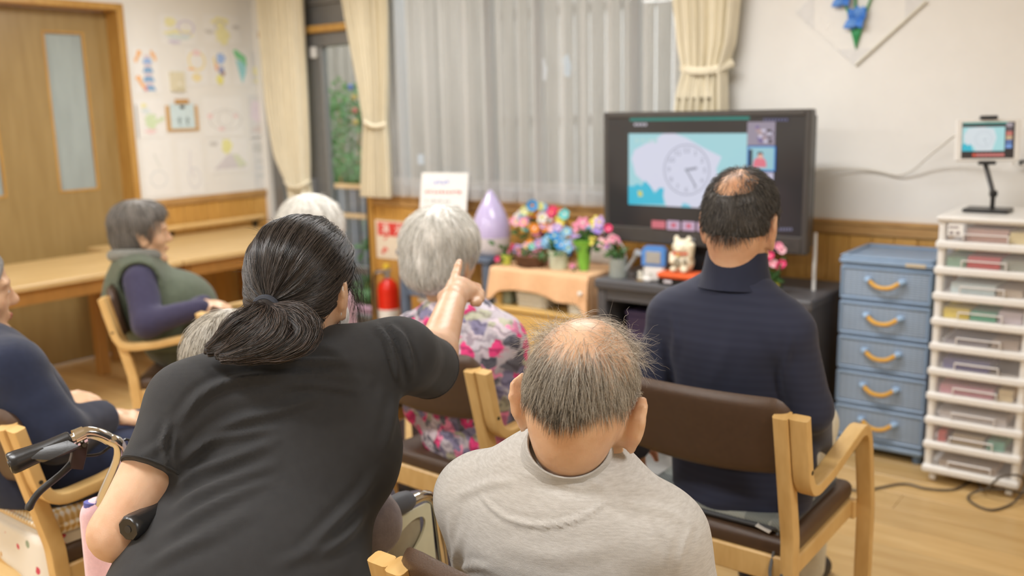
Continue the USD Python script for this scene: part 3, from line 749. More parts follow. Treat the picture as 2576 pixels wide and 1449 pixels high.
# ================================================================== paper iris picture, right of the curtains
q = ony(2165, 165, YW - .004); hx = .275
ip = thing('wall_picture', 'white diamond shaped picture with blue paper irises', 'picture', (q[0] - .02, YW - .004, q[2]))
dm = Polygon([(0, 0), (.27, .24), (0, .48), (-.27, .24)])
obj('card', on_wall(ext(dm, .003), (.0, 0, 0), (1, 0, 0), (0, 0, 1)), M['wall'], ip, smooth=False)
obj('card_edge', on_wall(ext(Polygon([(0, -.002), (.275, .24), (.268, .246), (0, .008)]), .010), (0, 0, 0), (1, 0, 0), (0, 0, 1)), flat((216, 212, 196)), ip, smooth=False)
for sx in (-1, 1): obj('card_corner', on_wall(ext(Polygon([(sx * .27, .24), (sx * .19, .169), (sx * .19, .311)]), .0045), (0, 0, 0), (1, 0, 0), (0, 0, 1)), M['paper2'], ip, smooth=False)
obj('card_corner', on_wall(ext(Polygon([(0, .0), (.08, .071), (-.08, .071)]), .0045), (0, 0, 0), (1, 0, 0), (0, 0, 1)), M['paper2'], ip, smooth=False)
irisb, irisb2 = flat((58, 120, 206)), flat((96, 148, 220))


def petal(c, d, L_, w_, up, mat_, parent, name='petal'):
    c, d, up = np.asarray(c, float), unit(d), unit(up); s_ = np.cross(d, up)
    P = []
    for t in np.linspace(0, 1, 6):
        ww = w_ * math.sin(PI * min(1, .08 + .92 * t) ** .8) if t < 1 else .002
        m_ = c + d * L_ * t + up * (.35 * L_ * math.sin(t * 2.4) * .5)
        P.append([m_ - s_ * ww, m_ + up * ww * .25 + up * .002, m_ + s_ * ww, m_ - up * .002])
    P = np.array(P).reshape(-1, 3); f = []
    for i in range(5):
        for j in range(4):
            a_, b2 = i * 4 + j, i * 4 + (j + 1) % 4; f += [[a_, b2, b2 + 4], [a_, b2 + 4, a_ + 4]]
    f += [[0, 2, 1], [0, 3, 2], [20, 21, 22], [20, 22, 23]]
    return obj(name, (P, np.array(f)), mat_, parent, smooth=60)


for (fx, fz, s_) in ((.005, .185, 1.0), (-.055, .275, .9), (-.01, .375, .9)):
    for k_ in range(5):
        a_ = PI / 2 + (k_ - 2) * 0.62 + PI * (k_ in (0, 4)) * .25
        petal((fx, -.016, fz), (math.cos(a_), -.15, math.sin(a_)), .062 * s_, .026 * s_, (0, -1, .1), irisb if k_ % 2 else irisb2, ip)
    petal((fx, -.02, fz + .01), (.5, -.35, -.8), .055 * s_, .022 * s_, (0, -1, .1), irisb, ip); petal((fx, -.02, fz + .01), (-.6, -.35, -.7), .055 * s_, .022 * s_, (0, -1, .1), irisb2, ip)
for pts in ([(0, -.012, .08), (-.005, -.014, .14), (0, -.014, .18)], [(0, -.012, .08), (-.03, -.014, .2), (-.06, -.014, .27)], [(0, -.012, .08), (-.01, -.014, .25), (-.01, -.014, .37)], [(0.0, -.012, .08), (.03, -.014, .2), (.06, -.014, .29)]):
    obj('stem', tube(spline(pts, 10), .005, 6), flat((60, 150, 90)), ip)
obj('leaf', hull([(0, -.012, .065), (-.028, -.014, .16), (.028, -.014, .16), (0, -.022, .12), (-.02, -.006, .16), (.02, -.006, .16)]), flat((40, 140, 80)), ip, smooth=False)

# ================================================================== television
TY = 3.79


def tvp(X, Y_): return ony(1480 + X / 3.018, 240 + Y_ / 3.018, TY)


tv = thing('television', 'large dark television showing a clock slide of a video call', 'television', (-1.851, TY, .82))
TX0, TX1, TZ0, TZ1 = -2.343, -1.359, .822, 1.422
IX0, IX1, IZ0, IZ1 = TX0 + .026, TX1 - .026, TZ0 + .075, TZ1 - .028
obj('bezel', [bx((TX0, TY, TZ0), (IX0, TY + .06, TZ1), .006), bx((IX1, TY, TZ0), (TX1, TY + .06, TZ1), .006), bx((IX0 - .004, TY, IZ1), (IX1 + .004, TY + .06, TZ1), .006), bx((IX0 - .004, TY, TZ0), (IX1 + .004, TY + .06, IZ0), .006)], M['tvbody'], tv, world=True)
obj('back_shell', bx((TX0 + .01, TY + .055, TZ0 + .01), (TX1 - .01, TY + .12, TZ1 - .01), .02), M['black'], tv, world=True)
M['screen'] = usdkit.material(stage, '/World/Looks/screen_glass', {'p': ('principled_bsdf', {'base_color': (.012, .011, .011), 'roughness': .12, 'emission_color': (.030, .027, .027), 'emission_strength': .8})}, [], surface='p.BSDF')
obj('screen', bx((IX0 - .002, TY + .006, IZ0 - .002), (IX1 + .002, TY + .05, IZ1 + .002)), M['screen'], tv, smooth=False, world=True)
GLOW = {}


def glow(c, k_=.95):
    if (c, k_) not in GLOW:
        GLOW[(c, k_)] = usdkit.material(stage, '/World/Looks/screen_light_%d_%d_%d' % c, {'p': ('principled_bsdf', {'base_color': (.01, .01, .01), 'roughness': .15, 'emission_color': srgb(*c), 'emission_strength': k_})}, [], surface='p.BSDF')
    return GLOW[(c, k_)]


layer = [0]


def scr(name, col, poly, parent, step=None):
    """a flat picture element shown on the screen; poly in metres (x, z)"""
    layer[0] += 1; d = TY + .006 - .0003 * layer[0]
    return obj(name, on_wall(ext(poly, .0003), (0, d, 0), (1, 0, 0), (0, 0, 1)), glow(col), parent, smooth=False, world=True)


def prect(X0, Y0, X1, Y1, r=0.0):
    a_, b2 = tvp(X0, Y0), tvp(X1, Y1)
    # one side's z taken at its own height: the element is an upright rectangle on the screen
    m0, m1 = tvp(X0, Y1), tvp(X1, Y0)
    p = sbox(a_[0], (b2[2] + m0[2]) / 2, b2[0], (a_[2] + m1[2]) / 2)
    return p.buffer(-r).buffer(r) if r else p


def ppoly(pts): return Polygon([tvp(*p)[[0, 2]] for p in pts]).buffer(0)


scr('title_bar', (34, 128, 118), prect(310, 163, 1220, 190), tv)
scr('caption', (180, 176, 186), unary_union([prect(342 + 26 * i, 210, 342 + 26 * i + 20, 232) for i in range(4)]), tv)
slide_p = sbox(tvp(302, 290)[0], tvp(302, 828)[2], tvp(1205, 290)[0], tvp(302, 290)[2])
scr('slide', (162, 210, 218), slide_p, tv)
cx_, cz_ = tvp(742, 566)[[0, 2]]; RX = (tvp(918, 566)[0] - tvp(566, 566)[0]) / 2


def onsl(g): return g.intersection(slide_p)


scr('slide_paper', (212, 214, 232), onsl(ppoly([(330, 480), (350, 420), (420, 380), (470, 350), (520, 330), (560, 300), (640, 292), (740, 330), (860, 400), (1000, 470), (960, 560), (980, 640), (960, 900), (600, 860), (560, 720), (500, 720), (420, 650), (360, 600)]).buffer(.008).buffer(-.004)), tv)
scr('slide_caption', (176, 212, 214), onsl(unary_union([prect(350 + 46 * i, 325, 350 + 46 * i + 30, 360) for i in range(4)])), tv)
scr('clock_ring', (166, 168, 186), Point(cx_, cz_).buffer(RX, 32).difference(Point(cx_, cz_).buffer(RX * .955, 32)), tv)
scr('clock_ring', (190, 192, 208), Point(cx_, cz_).buffer(RX * .90, 32).difference(Point(cx_, cz_).buffer(RX * .885, 32)), tv)
for h in range(1, 13):
    a_ = PI / 2 - h * PI / 6; t_ = meshkit.text_mesh(str(h), .020, .0003); b2 = t_.bounds.mean(0)
    layer[0] += h == 1
    obj('clock_numeral', on_wall((t_.vertices - b2 * [1, 1, 0] + [cx_ + math.cos(a_) * RX * .76, cz_ + math.sin(a_) * RX * .76, 0], t_.faces), (0, TY + .006 - .0003 * layer[0], 0), (1, 0, 0), (0, 0, 1)), glow((132, 134, 152)), tv, smooth=False, world=True)
hx1, hz1 = tvp(815, 553)[[0, 2]]; hx2, hz2 = tvp(812, 690)[[0, 2]]
scr('clock_hand', (150, 152, 168), LineString([(cx_, cz_), (hx1, hz1)]).buffer(.006), tv)
scr('clock_hand', (150, 152, 168), LineString([(cx_, cz_), (hx2, hz2)]).buffer(.004), tv)
scr('clock_hub', (160, 164, 178), Point(cx_, cz_).buffer(.008), tv)
fxs = [(302, 828), (302, 685), (340, 690), (370, 670), (400, 690), (430, 648), (470, 690), (500, 745), (540, 700), (572, 705), (565, 770), (575, 828)]
scr('slide_flower', (60, 186, 214), onsl(ppoly(fxs)), tv)
scr('slide_flower_heart', (206, 206, 110), ppoly([(372, 725), (405, 725), (412, 765), (380, 770)]), tv)
scr('slide_flower', (120, 200, 222), onsl(ppoly([(700, 850), (720, 815), (760, 828), (800, 870)])), tv)
r_ = np.random.default_rng(4)
scr('caller_picture', (150, 140, 156), prect(1208, 200, 1415, 380), tv)
for i in range(16):
    X, Y_ = r_.uniform(1215, 1375), r_.uniform(205, 345); scr('caller_detail', [(62, 52, 60), (206, 200, 220), (176, 150, 150), (120, 108, 150)][i % 4], prect(X, Y_, X + r_.uniform(18, 38), Y_ + r_.uniform(18, 34)), tv)
scr('caller_border', (58, 128, 206), prect(1212, 384, 1420, 575, .004), tv)
scr('caller_picture', (150, 196, 206), prect(1222, 394, 1410, 565), tv)
scr('caller_detail', (30, 44, 52), prect(1222, 410, 1246, 545), tv)
scr('caller_detail', (222, 120, 136), ppoly([(1250, 545), (1262, 490), (1290, 468), (1330, 470), (1352, 500), (1356, 545)]), tv)
scr('caller_detail', (228, 176, 160), ppoly([(1290, 440), (1330, 440), (1326, 480), (1294, 480)]), tv)
scr('caller_detail', (60, 44, 42), ppoly([(1286, 455), (1290, 430), (1326, 430), (1332, 455), (1312, 440)]), tv)
scr('caller_picture', (196, 192, 214), prect(1290, 584, 1408, 640), tv)
scr('status_text', (92, 92, 128), unary_union([prect(1335 + 24 * i, 175, 1335 + 24 * i + 15, 196) for i in range(8)]), tv)
scr('status_text', (110, 108, 130), unary_union([prect(1405 + 22 * i, 1004, 1405 + 22 * i + 15, 1026) for i in range(7)]), tv)
scr('red_button', (206, 110, 122), prect(486, 950, 590, 1008, .004), tv)
for i in range(6):
    scr('call_button', (196, 166, 190), prect(602 + 115 * i, 950 + 6 * i, 700 + 115 * i, 1020 + 6 * i, .004), tv)
    scr('button_symbol', (206, 92, 110), ppoly([(640 + 115 * i, 972 + 6 * i), (664 + 115 * i, 972 + 6 * i), (666 + 115 * i, 996 + 6 * i), (640 + 115 * i, 998 + 6 * i)]).buffer(.002), tv)
obj('badge', bx((-1.905, TY - .002, TZ0 + .028), (-1.865, TY + .002, TZ0 + .038), .001), M['silver'], tv, world=True)
obj('stand_neck', bx((-1.96, TY + .03, .70), (-1.74, TY + .09, TZ0 + .03), .008), M['black'], tv, world=True)
obj('stand_foot', bx((-2.15, TY - .06, .6625), (-1.55, TY + .20, .70), .010), M['tvbody'], tv, world=True)
# white cable from the television's right side
wc = thing('white_cable', 'white cable hanging down beside the right edge of the television', 'cable', (-1.36, 3.86, .5))
obj('cord', tube(spline([(-1.372, 3.93, .90), (-1.36, 3.90, .80), (-1.355, 3.885, .70), (-1.345, 3.89, .40)], 16), .008, 8), M['white'], wc, world=True)

# ================================================================== cabinet below the television
CX0, CX1, CY0, CZ = -2.305, -1.29, 3.665, .66
cbn = thing('tv_cabinet', 'dark grey low cabinet under the television', 'cabinet', (-1.8, 3.9, 0))
obj('top', bx((CX0 - .01, CY0 - .01, CZ - .045), (CX1 + .01, 4.14, CZ), .008), M['dkgrey'], cbn, world=True)
for xa, xb_ in ((CX0, CX0 + .045), (CX1 - .045, CX1), (-1.82, -1.79)): obj('side_panel', bx((xa, CY0 + .005, 0), (xb_, 4.13, CZ - .045), .004), M['dkgrey'], cbn, world=True)
obj('front_rail', bx((CX0 + .045, CY0 + .01, CZ - .10), (CX1 - .045, CY0 + .03, CZ - .045), .003), M['dkgrey'], cbn, world=True)
obj('shelf', bx((CX0 + .045, CY0 + .04, .34), (CX1 - .045, 4.12, .36)), M['dkgrey'], cbn, world=True)
obj('shelf', bx((CX0 + .045, CY0 + .02, .05), (CX1 - .045, 4.12, .075)), M['dkgrey'], cbn, world=True)
obj('back_panel', bx((CX0 + .02, 4.115, .05), (CX1 - .02, 4.13, CZ - .05)), M['black'], cbn, world=True)
pb = thing('storage_box', 'dark purple box on the shelf inside the television cabinet', 'box', (-2.08, 3.9, .361)); obj('box', bx((-.12, -.14, 0), (.12, .12, .12), .006), flat((70, 58, 92)), pb)
obj('lid', bx((-.125, -.145, .12), (.125, .125, .14), .006), flat((80, 68, 100)), pb)
pb = thing('video_player', 'black video player box low inside the television cabinet', 'player', (-2.06, 3.9, .0755)); obj('case', bx((-.17, -.15, .006), (.17, .15, .08), .006), M['black'], pb); obj('front_panel', bx((-.165, -.156, .012), (.165, -.15, .07), .002), M['screw'], pb)

# ================================================================== side table with the peach cloth
SX0, SX1, SY0, SZ = -2.955, -2.375, 3.70, .652
st_ = thing('side_table', 'pine side table with a drawer, under a peach coloured cloth', 'side table', (-2.66, 3.9, 0))
obj('top', bx((SX0, SY0, SZ - .03), (SX1, 4.12, SZ), .004), M['pine'], st_, world=True)
for xa in (SX0 + .01, SX1 - .035): obj('side_panel', bx((xa, SY0 + .01, 0), (xa + .025, 4.11, SZ - .03), .003), M['pine'], st_, world=True)
obj('shelf', bx((SX0 + .0, SY0 - .01, .435), (SX1, 4.10, .46), .003), M['pine'], st_, world=True)
obj('back_panel', bx((SX0 + .03, 4.09, .06), (SX1 - .03, 4.105, SZ - .03)), flat((150, 104, 60)), st_, world=True)
dr = obj('drawer', bx((SX0 + .04, SY0 - .002, .215), (SX1 - .04, SY0 + .3, .425), .004), M['pine'], st_, world=True)
obj('knob', ico((-2.665, SY0 - .015, .34), .013, 2), M['pine'], dr, world=True) if False else None
kv, kf = ico((-2.665, SY0 - .014, .34), .014, 2); obj('knob', (local(st_, kv), kf), flat((226, 206, 150)), dr)
dr = obj('drawer', bx((SX0 + .04, SY0 - .002, .03), (SX1 - .04, SY0 + .3, .205), .004), M['pine'], st_, world=True)
kv, kf = ico((-2.665, SY0 - .014, .13), .014, 2); obj('knob', (local(st_, kv), kf), flat((226, 206, 150)), dr)


def cloth_over():
    nx, ny = 60, 26; x0, x1, y0, y1 = SX0 - .006, SX1 + .006, SY0 - .008, 4.11
    P = []
    for i in range(nx):
        u = i / (nx - 1)
        for j in range(ny):
            v = j / (ny - 1); x = x0 + (x1 - x0) * u
            hang = .098 + .012 * math.sin(u * 9 + 1) + .06 * math.exp(-(u / .06) ** 2) + .085 * math.exp(-((u - 1) / .07) ** 2) + .035 * u
            if v < .4:
                t = v / .4; s_ = (1 - t) * hang
                P.append((x + .012 * math.sin(u * 22) * (1 - t) * .4 - .02 * (u < .02) * (1 - t), y0 - .004 - .020 * (1 - t) * (.6 + .5 * math.sin(u * 19 + .6)), SZ + .003 - s_))
            else:
                t = (v - .4) / .6; P.append((x, y0 + (y1 - y0) * t, SZ + .0035 + .0008 * math.sin(u * 30 + t * 9)))
    P = np.array(P); ii, jj = np.meshgrid(np.arange(nx - 1), np.arange(ny - 1), indexing='ij'); a_ = (ii * ny + jj).ravel()
    return P, np.vstack([np.stack([a_, a_ + ny, a_ + ny + 1], 1), np.stack([a_, a_ + ny + 1, a_ + 1], 1)])


clo = thing('table_cloth', 'peach coloured cloth draped over the pine side table', 'tablecloth', (-2.66, 3.9, SZ))
obj('cloth', thicken(cloth_over(), .0025), M['peach'], clo, smooth=True, world=True)
ys_ = np.linspace(SY0 - .012, 4.11, 30); zs_ = np.linspace(0, 1, 8)
Pq = np.array([[(SX1 + .008 + .010 * t * (1 + math.sin(y_ * 40)), y_, SZ + .004 - t * (.15 + .03 * math.sin(y_ * 17) + .06 * math.exp(-((y_ - SY0) / .05) ** 2))) for t in zs_] for y_ in ys_]).reshape(-1, 3)
ii, jj = np.meshgrid(np.arange(29), np.arange(7), indexing='ij'); q_ = (ii * 8 + jj).ravel()
obj('side_fall', thicken((Pq, np.vstack([np.stack([q_, q_ + 8, q_ + 9], 1), np.stack([q_, q_ + 9, q_ + 1], 1)])), .0025), M['peach'], clo, smooth=True, world=True)


def basket(name, label, c, w_, d_, h_, m_, rows=6, cat='basket'):
    b0 = thing(name, label, cat, c)
    for i in range(rows):
        z_ = h_ * (i + .5) / rows; k_ = .9 + .1 * z_ / h_
        sec = rrect(w_ * k_, d_ * k_, min(w_, d_) * .18, 3); p3 = np.column_stack([sec, np.full(len(sec), z_)]); p3 = np.vstack([p3, p3[:1]])
        wob = .0025 * np.sin(np.arange(len(p3)) * 2.4 + i * PI); p3[:, :2] *= (1 + wob / .1)[:, None]
        obj('woven_band', tube(p3, h_ / rows * .56, 6), m_, b0)
    obj('base', bx((-w_ * .42, -d_ * .42, 0), (w_ * .42, d_ * .42, .008)), m_, b0)
    return b0


basket('wicker_basket', 'white wicker basket on the shelf below the peach cloth', (-2.735, 3.80, .461), .19, .16, .125, M['wickerw'])
basket('wicker_basket', 'grey brown wicker basket beside the white one under the peach cloth', (-2.585, 3.92, .461), .13, .15, .12, flat((170, 146, 118)))
basket('wicker_basket', 'small pale wicker basket at the right end of the shelf', (-2.445, 3.755, .461), .105, .10, .09, M['wickerw'], 5)
gb = thing('storage_tin', 'grey green upright tin at the left end of the shelf', 'tin', (-2.895, 3.78, .461)); obj('body', bx((-.025, -.05, 0), (.025, .05, .13), .004), flat((150, 160, 140)), gb); obj('lid', bx((-.027, -.052, .13), (.027, .052, .142), .003), flat((170, 176, 158)), gb)
cp = thing('cloth_clip', 'white round clip on the corner of the peach cloth', 'clip', (-2.40, SY0 - .035, .575)); obj('button', ico((0, 0, 0), (.012, .008, .012), 2), M['white'], cp); obj('jaw', bx((-.006, .004, -.004), (.006, .016, .004), .001), M['white'], cp)

# ================================================================== flowers
FC = dict(pk=(238, 150, 180), hp=(226, 60, 116), rs=(240, 190, 200), pu=(196, 166, 222), vi=(166, 140, 220), wh=(240, 234, 228), ye=(240, 226, 110), or_=(240, 150, 50), rd=(214, 60, 50), sb=(140, 196, 232), bl=(60, 150, 214), tq=(110, 206, 206), br=(150, 80, 50), ly=(226, 230, 160))


def flower(parent, c, r, col, col2, n=6, face=(.4, -.8, .4), cup=.5, seed=0):
    """one paper flower: a ring of petals with a heart, a single part"""
    f_ = unit(face); a_ = unit(np.cross(f_, [.1, .2, 1])); b2 = np.cross(f_, a_); ms = []
    for k_ in range(n):
        th = k_ * 2 * PI / n + seed; d = a_ * math.cos(th) + b2 * math.sin(th); t_ = unit(d * (1 - cup * .4) + f_ * cup); s_ = np.cross(t_, f_); nn = np.cross(s_, t_)
        v, f = ico((0, 0, 0), (r * .52, r * .36, r * .12), 1); ms.append((np.asarray(c) + t_ * r * .55 + v[:, :1] * t_ + v[:, 1:2] * unit(s_) + v[:, 2:3] * unit(nn), f))
    o = obj('flower', ms, flat(FC[col]), parent, world=True)
    obj('flower_heart', (local(parent, ico(np.asarray(c) + f_ * r * .25, r * .26, 1)[0]), ico((0, 0, 0), 1, 1)[1]), flat(FC[col2]), o)
    return o


def leaves(parent, c, spread, n, seed, size=.035):
    r_ = np.random.default_rng(seed); V, Fs = [], []
    for i in range(n):
        p = np.asarray(c) + r_.normal(size=3) * np.asarray(spread); a_ = unit(r_.normal(size=3) + [0, -.5, .3]); b2 = unit(np.cross(a_, r_.normal(size=3))); L_ = size * r_.uniform(.7, 1.3); nn = np.cross(a_, b2) * .0035
        o = len(V); V += [p, p + a_ * L_ * .5 + b2 * L_ * .28 + nn, p + a_ * L_, p + a_ * L_ * .5 - b2 * L_ * .28 + nn, p + a_ * L_ * .5 - nn * 2]; Fs += [[o, o + 1, o + 3], [o + 1, o + 2, o + 3], [o, o + 4, o + 1], [o + 1, o + 4, o + 2], [o + 2, o + 4, o + 3], [o + 3, o + 4, o]]
    obj('leaves', (np.array(V), np.array(Fs)), M['leaf'], parent, smooth=False, kind='stuff', world=True)


def P3(x, y, Y): return ony(x, y, Y)


TZ = SZ + .006
# tall basket bouquet at the back
bq = thing('flower_basket', 'tall basket bouquet of many small mixed paper flowers at the back', 'bouquet', (-2.78, 4.0, TZ))
cols = 'wh ly bl sb ye or_ pu pk hp rd tq wh pk br sb pu or_ pk rs hp tq ye pu rd wh bl pk or_ rs hp'.split()
pp = [(1308, 545), (1322, 530), (1340, 518), (1316, 552), (1333, 532), (1350, 540), (1372, 532), (1385, 540), (1392, 530), (1406, 535), (1422, 540), (1345, 560), (1320, 562), (1388, 556), (1365, 552), (1408, 563), (1345, 575), (1340, 572), (1300, 560), (1375, 575), (1416, 550), (1412, 556), (1402, 575), (1360, 568), (1330, 575), (1333, 551), (1350, 583), (1378, 560), (1390, 578), (1372, 590)]
r_ = np.random.default_rng(5)
for i, (c_, p_) in enumerate(zip(cols, pp)): flower(bq, P3(*p_, 3.96 + r_.uniform(-.05, .05)), r_.uniform(.026, .036), c_, ['ye', 'wh', 'or_'][i % 3], 5 + i % 3, face=(r_.uniform(0, .7), -.8, r_.uniform(.1, .6)), seed=i)
flower(bq, P3(1293, 558, 3.95), .028, 'pk', 'rs', 6)
for i in range(22):
    a_, q_ = r_.uniform(0, 6.28), math.sqrt(r_.random()); flower(bq, P3(1362 + 58 * q_ * math.cos(a_), 553 + 34 * q_ * math.sin(a_), 3.95 + r_.uniform(-.03, .06)), r_.uniform(.024, .034), 'pk wh pu or_ tq rs ye sb hp ly'.split()[i % 10], ['ye', 'or_', 'wh'][i % 3], 5 + i % 3, face=(r_.uniform(0, .7), -.8, r_.uniform(.1, .6)), seed=i)
leaves(bq, P3(1350, 590, 4.0), (.05, .03, .045), 70, 6, .04)
leaves(bq, P3(1360, 555, 4.0), (.08, .03, .05), 60, 7, .035)
obj('vase', lathe([(.045, 0), (.055, .02), (.062, .09), (.050, .15), (.052, .155)], 20), flat((60, 110, 96)), bq)
c0 = np.array([-2.78, 4.0, TZ]); obj('wicker_handle', tube([c0 + [.13 * math.cos(t), -.01, .02 + .24 * math.sin(t) ** .8 if math.sin(t) > 0 else .02] for t in np.linspace(.02, PI - .02, 24)], .006, 6), M['wickerb'], bq, world=True)
for i in range(5): obj('wicker_band', tube([c0 + [(.075 + .012 * i) * math.cos(t), (.06 + .005 * i) * math.sin(t), .008 + .014 * i] for t in np.linspace(0, 2 * PI, 24)], .008, 6), M['wickerb'], bq, world=True)
# low brown basket
c0 = ony(1335, 664, 3.80); c0[2] = TZ
lb = thing('flower_basket', 'low brown basket filled with pink, red and orange paper flowers', 'bouquet', c0)
for i in range(5): obj('wicker_band', tube([c0 + [(.072 + .006 * i) * math.cos(t), (.05 + .004 * i) * math.sin(t), .007 + .012 * i] for t in np.linspace(0, 2 * PI, 26)], .0072, 6), M['wickerb'], lb, world=True)
obj('basket_base', lathe([(.06, .001), (.068, .008)], 20), M['wickerb'], lb)
for i, (c_, p_) in enumerate((('pk', (1312, 637)), ('pu', (1303, 628)), ('ye', (1322, 645)), ('rs', (1325, 624)), ('or_', (1334, 612)), ('rd', (1335, 642)), ('pk', (1351, 636)), ('hp', (1358, 628)), ('or_', (1371, 638)), ('pk', (1345, 640)), ('rs', (1332, 632)), ('pk', (1372, 655)), ('tq', (1340, 620)), ('pu', (1357, 614)))):
    flower(lb, P3(*p_, 3.80 + .02 * (i % 3)), .024 + .006 * (i % 2), c_, ['ye', 'or_', 'wh'][i % 3], 6, seed=i)
leaves(lb, c0 + [0, 0, .075], (.05, .03, .012), 50, 8, .035)
# tulip pot left
c0 = ony(1275, 664, 3.78); c0[2] = TZ
tp_ = thing('tulip_pot', 'small yellow green pot of pink tulips at the left end of the peach cloth', 'flower pot', c0)
obj('pot', lathe([(.022, 0), (.030, .045), (.031, .05)], 16), flat((200, 210, 90)), tp_); leaves(tp_, c0 + [0, 0, .06], (.016, .012, .02), 26, 9, .04)
for i, p_ in enumerate(((1286, 632), (1280, 640), (1290, 624))): flower(tp_, P3(*p_, 3.78), .022, ['hp', 'pk', 'hp'][i], 'rs', 5, face=(0, -.2, 1), cup=1.3, seed=i)
c0 = ony(1254, 662, 3.745); c0[2] = TZ
pf = thing('paper_flower', 'single crimson paper ball flower lying at the corner of the peach cloth', 'flower', c0)
flower(pf, c0 + [0, 0, .026], .026, 'hp', 'pk', 7, cup=.9); leaves(pf, c0 + [.015, 0, .012], (.006, .006, .004), 5, 3, .03)
c0 = ony(1440, 668, 3.78); c0[2] = TZ
pf = thing('paper_flower', 'single mauve pink flower lying right of the pale pot', 'flower', c0)
flower(pf, c0 + [0, 0, .022], .022, 'pk', 'pu', 7, cup=.9); leaves(pf, c0 + [.012, 0, .01], (.006, .006, .003), 4, 4, .025)
# pale pot with sky blue flowers
c0 = ony(1405, 668, 3.80); c0[2] = TZ
bp_ = thing('flower_pot', 'pale green pot with sky blue hydrangea flowers', 'flower pot', c0)
obj('pot', lathe([(.040, 0), (.044, .01), (.052, .085), (.055, .095), (.049, .095), (.045, .08)], 22), flat((206, 214, 192)), bp_)
for i, (c_, p_) in enumerate((('sb', (1378, 604)), ('bl', (1395, 594)), ('sb', (1408, 600)), ('bl', (1400, 610)), ('sb', (1425, 612)), ('sb', (1388, 616)), ('bl', (1412, 618)), ('sb', (1430, 625)), ('sb', (1372, 614)), ('sb', (1426, 584)), ('sb', (1415, 632)), ('bl', (1428, 634)))):
    flower(bp_, P3(*p_, 3.79 + .012 * (i % 3)), .030, c_, ['wh', 'ly'][i % 2], 5, seed=i)
leaves(bp_, c0 + [0, 0, .10], (.03, .02, .015), 30, 10, .04)
# lavender bouquet
c0 = ony(1478, 676, 3.83); c0[2] = TZ
lv = thing('bouquet_vase', 'lavender and yellow lily bouquet in a bright green wrapped vase', 'bouquet', c0 + [-.02, 0, 0])
obj('wrapped_vase', lathe([(.022, 0), (.028, .03), (.034, .10), (.060, .15)], 18), flat((130, 196, 70)), lv)
for i, (c_, p_) in enumerate((('pu', (1452, 586)), ('vi', (1463, 578)), ('pu', (1475, 596)), ('pk', (1466, 562)), ('vi', (1497, 580)), ('ye', (1500, 560)), ('ye', (1490, 605)), ('vi', (1508, 575)), ('rs', (1508, 600)), ('pu', (1452, 612)), ('vi', (1462, 622)), ('ye', (1478, 592)), ('rs', (1520, 612)), ('pu', (1446, 605)), ('wh', (1505, 614)), ('pk', (1456, 570)), ('pu', (1510, 560)))):
    flower(lv, P3(*p_, 3.82 + .02 * (i % 3)), .034, c_, ['ye', 'wh'][i % 2], 5, cup=.3, face=(r_.uniform(-.4, .8), -.8, .4), seed=i)
leaves(lv, c0 + [0, 0, .15], (.03, .02, .03), 45, 11, .05)
pfm = thing('photo_frame', 'grey backed photo frame standing behind the paper flowers', 'picture frame', (-2.52, 4.02, TZ))
obj('frame', moved(bx((-.10, 0, 0), (.10, .012, .20), .003), R=rotm((1, 0, 0), -.15)), flat((186, 168, 152)), pfm); obj('picture', moved(bx((-.085, -.002, .015), (.085, .0, .185)), R=rotm((1, 0, 0), -.15)), flat((206, 198, 190)), pfm)
obj('corner_flower', moved(ico((-.06, -.012, .18), (.03, .008, .016), 1), R=rotm((1, 0, 0), -.15)), flat(FC['sb']), pfm)

# ================================================================== things on the cabinet
c0 = ony(1556, 668, 3.74); c0[2] = CZ + .001
wcn = thing('watering_can', 'galvanised grey watering can with a long spout on the dark cabinet', 'watering can', c0)
obj('body', lathe([(.042, 0), (.044, .004), (.042, .085), (.044, .09), (.038, .09), (.037, .07)], 24), flat((150, 156, 150), .5), wcn)
obj('spout', tube([c0 + [.038, -.0, .03], c0 + [.075, -.02, .07], c0 + [.115, -.035, .118]], [.011, .009, .008], 10), flat((168, 172, 176), .4), wcn, world=True)
obj('rose', cylinder(c0 + [.108, -.032, .112], c0 + [.128, -.04, .132], .012, 14, .018), flat((168, 172, 176), .4), wcn, world=True)
obj('handle', tube([c0 + [-.04 + .04 * (1 - math.cos(t)), 0, .088 + .075 * math.sin(t)] for t in np.linspace(0, PI, 16)], .003, 8), flat((186, 188, 186), .4), wcn, world=True)
rb_ = thing('rose_bunch', 'pink and red roses standing in the grey watering can', 'flowers', c0 + [0, 0, .09])
for i, (c_, p_) in enumerate((('hp', (1531, 577)), ('pk', (1548, 606)), ('rs', (1540, 602)), ('rs', (1525, 610)), ('pk', (1556, 612)), ('pu', (1528, 622)))): flower(rb_, P3(*p_, 3.75), .03 if i < 3 else .02, c_, 'hp' if i else 'rs', 7, cup=.8, seed=i)
leaves(rb_, c0 + [-.02, 0, .12], (.03, .015, .025), 36, 12, .04)
c0 = ony(1646, 676, 3.72); c0[2] = CZ + .001
tm = thing('desk_timer', 'white and blue digital desk timer with a grey display', 'timer', c0, .12)
obj('body', bx((-.052, -.014, .0), (.052, .02, .075), .012), M['white'], tm)
obj('head', hull([(sx * .056, y_, z_) for sx in (-1, 1) for y_ in (-.016, .02) for z_ in (.075, .145)] + [(sx * .040, y_, .163) for sx in (-1, 1) for y_ in (-.016, .02)]), flat((86, 142, 214), .35), tm, smooth=False)
obj('display', bx((-.036, -.0185, .085), (.036, -.015, .140), .002), flat((170, 168, 162), .3), tm)
obj('button', cylinder((-.012, -.018, .035), (-.012, -.012, .035), .007), flat((196, 200, 190)), tm); obj('foot', bx((-.05, -.024, 0), (-.01, .0, .02), .006), M['white'], tm)
c0 = ony(1612, 674, 3.71); c0[2] = CZ + .001
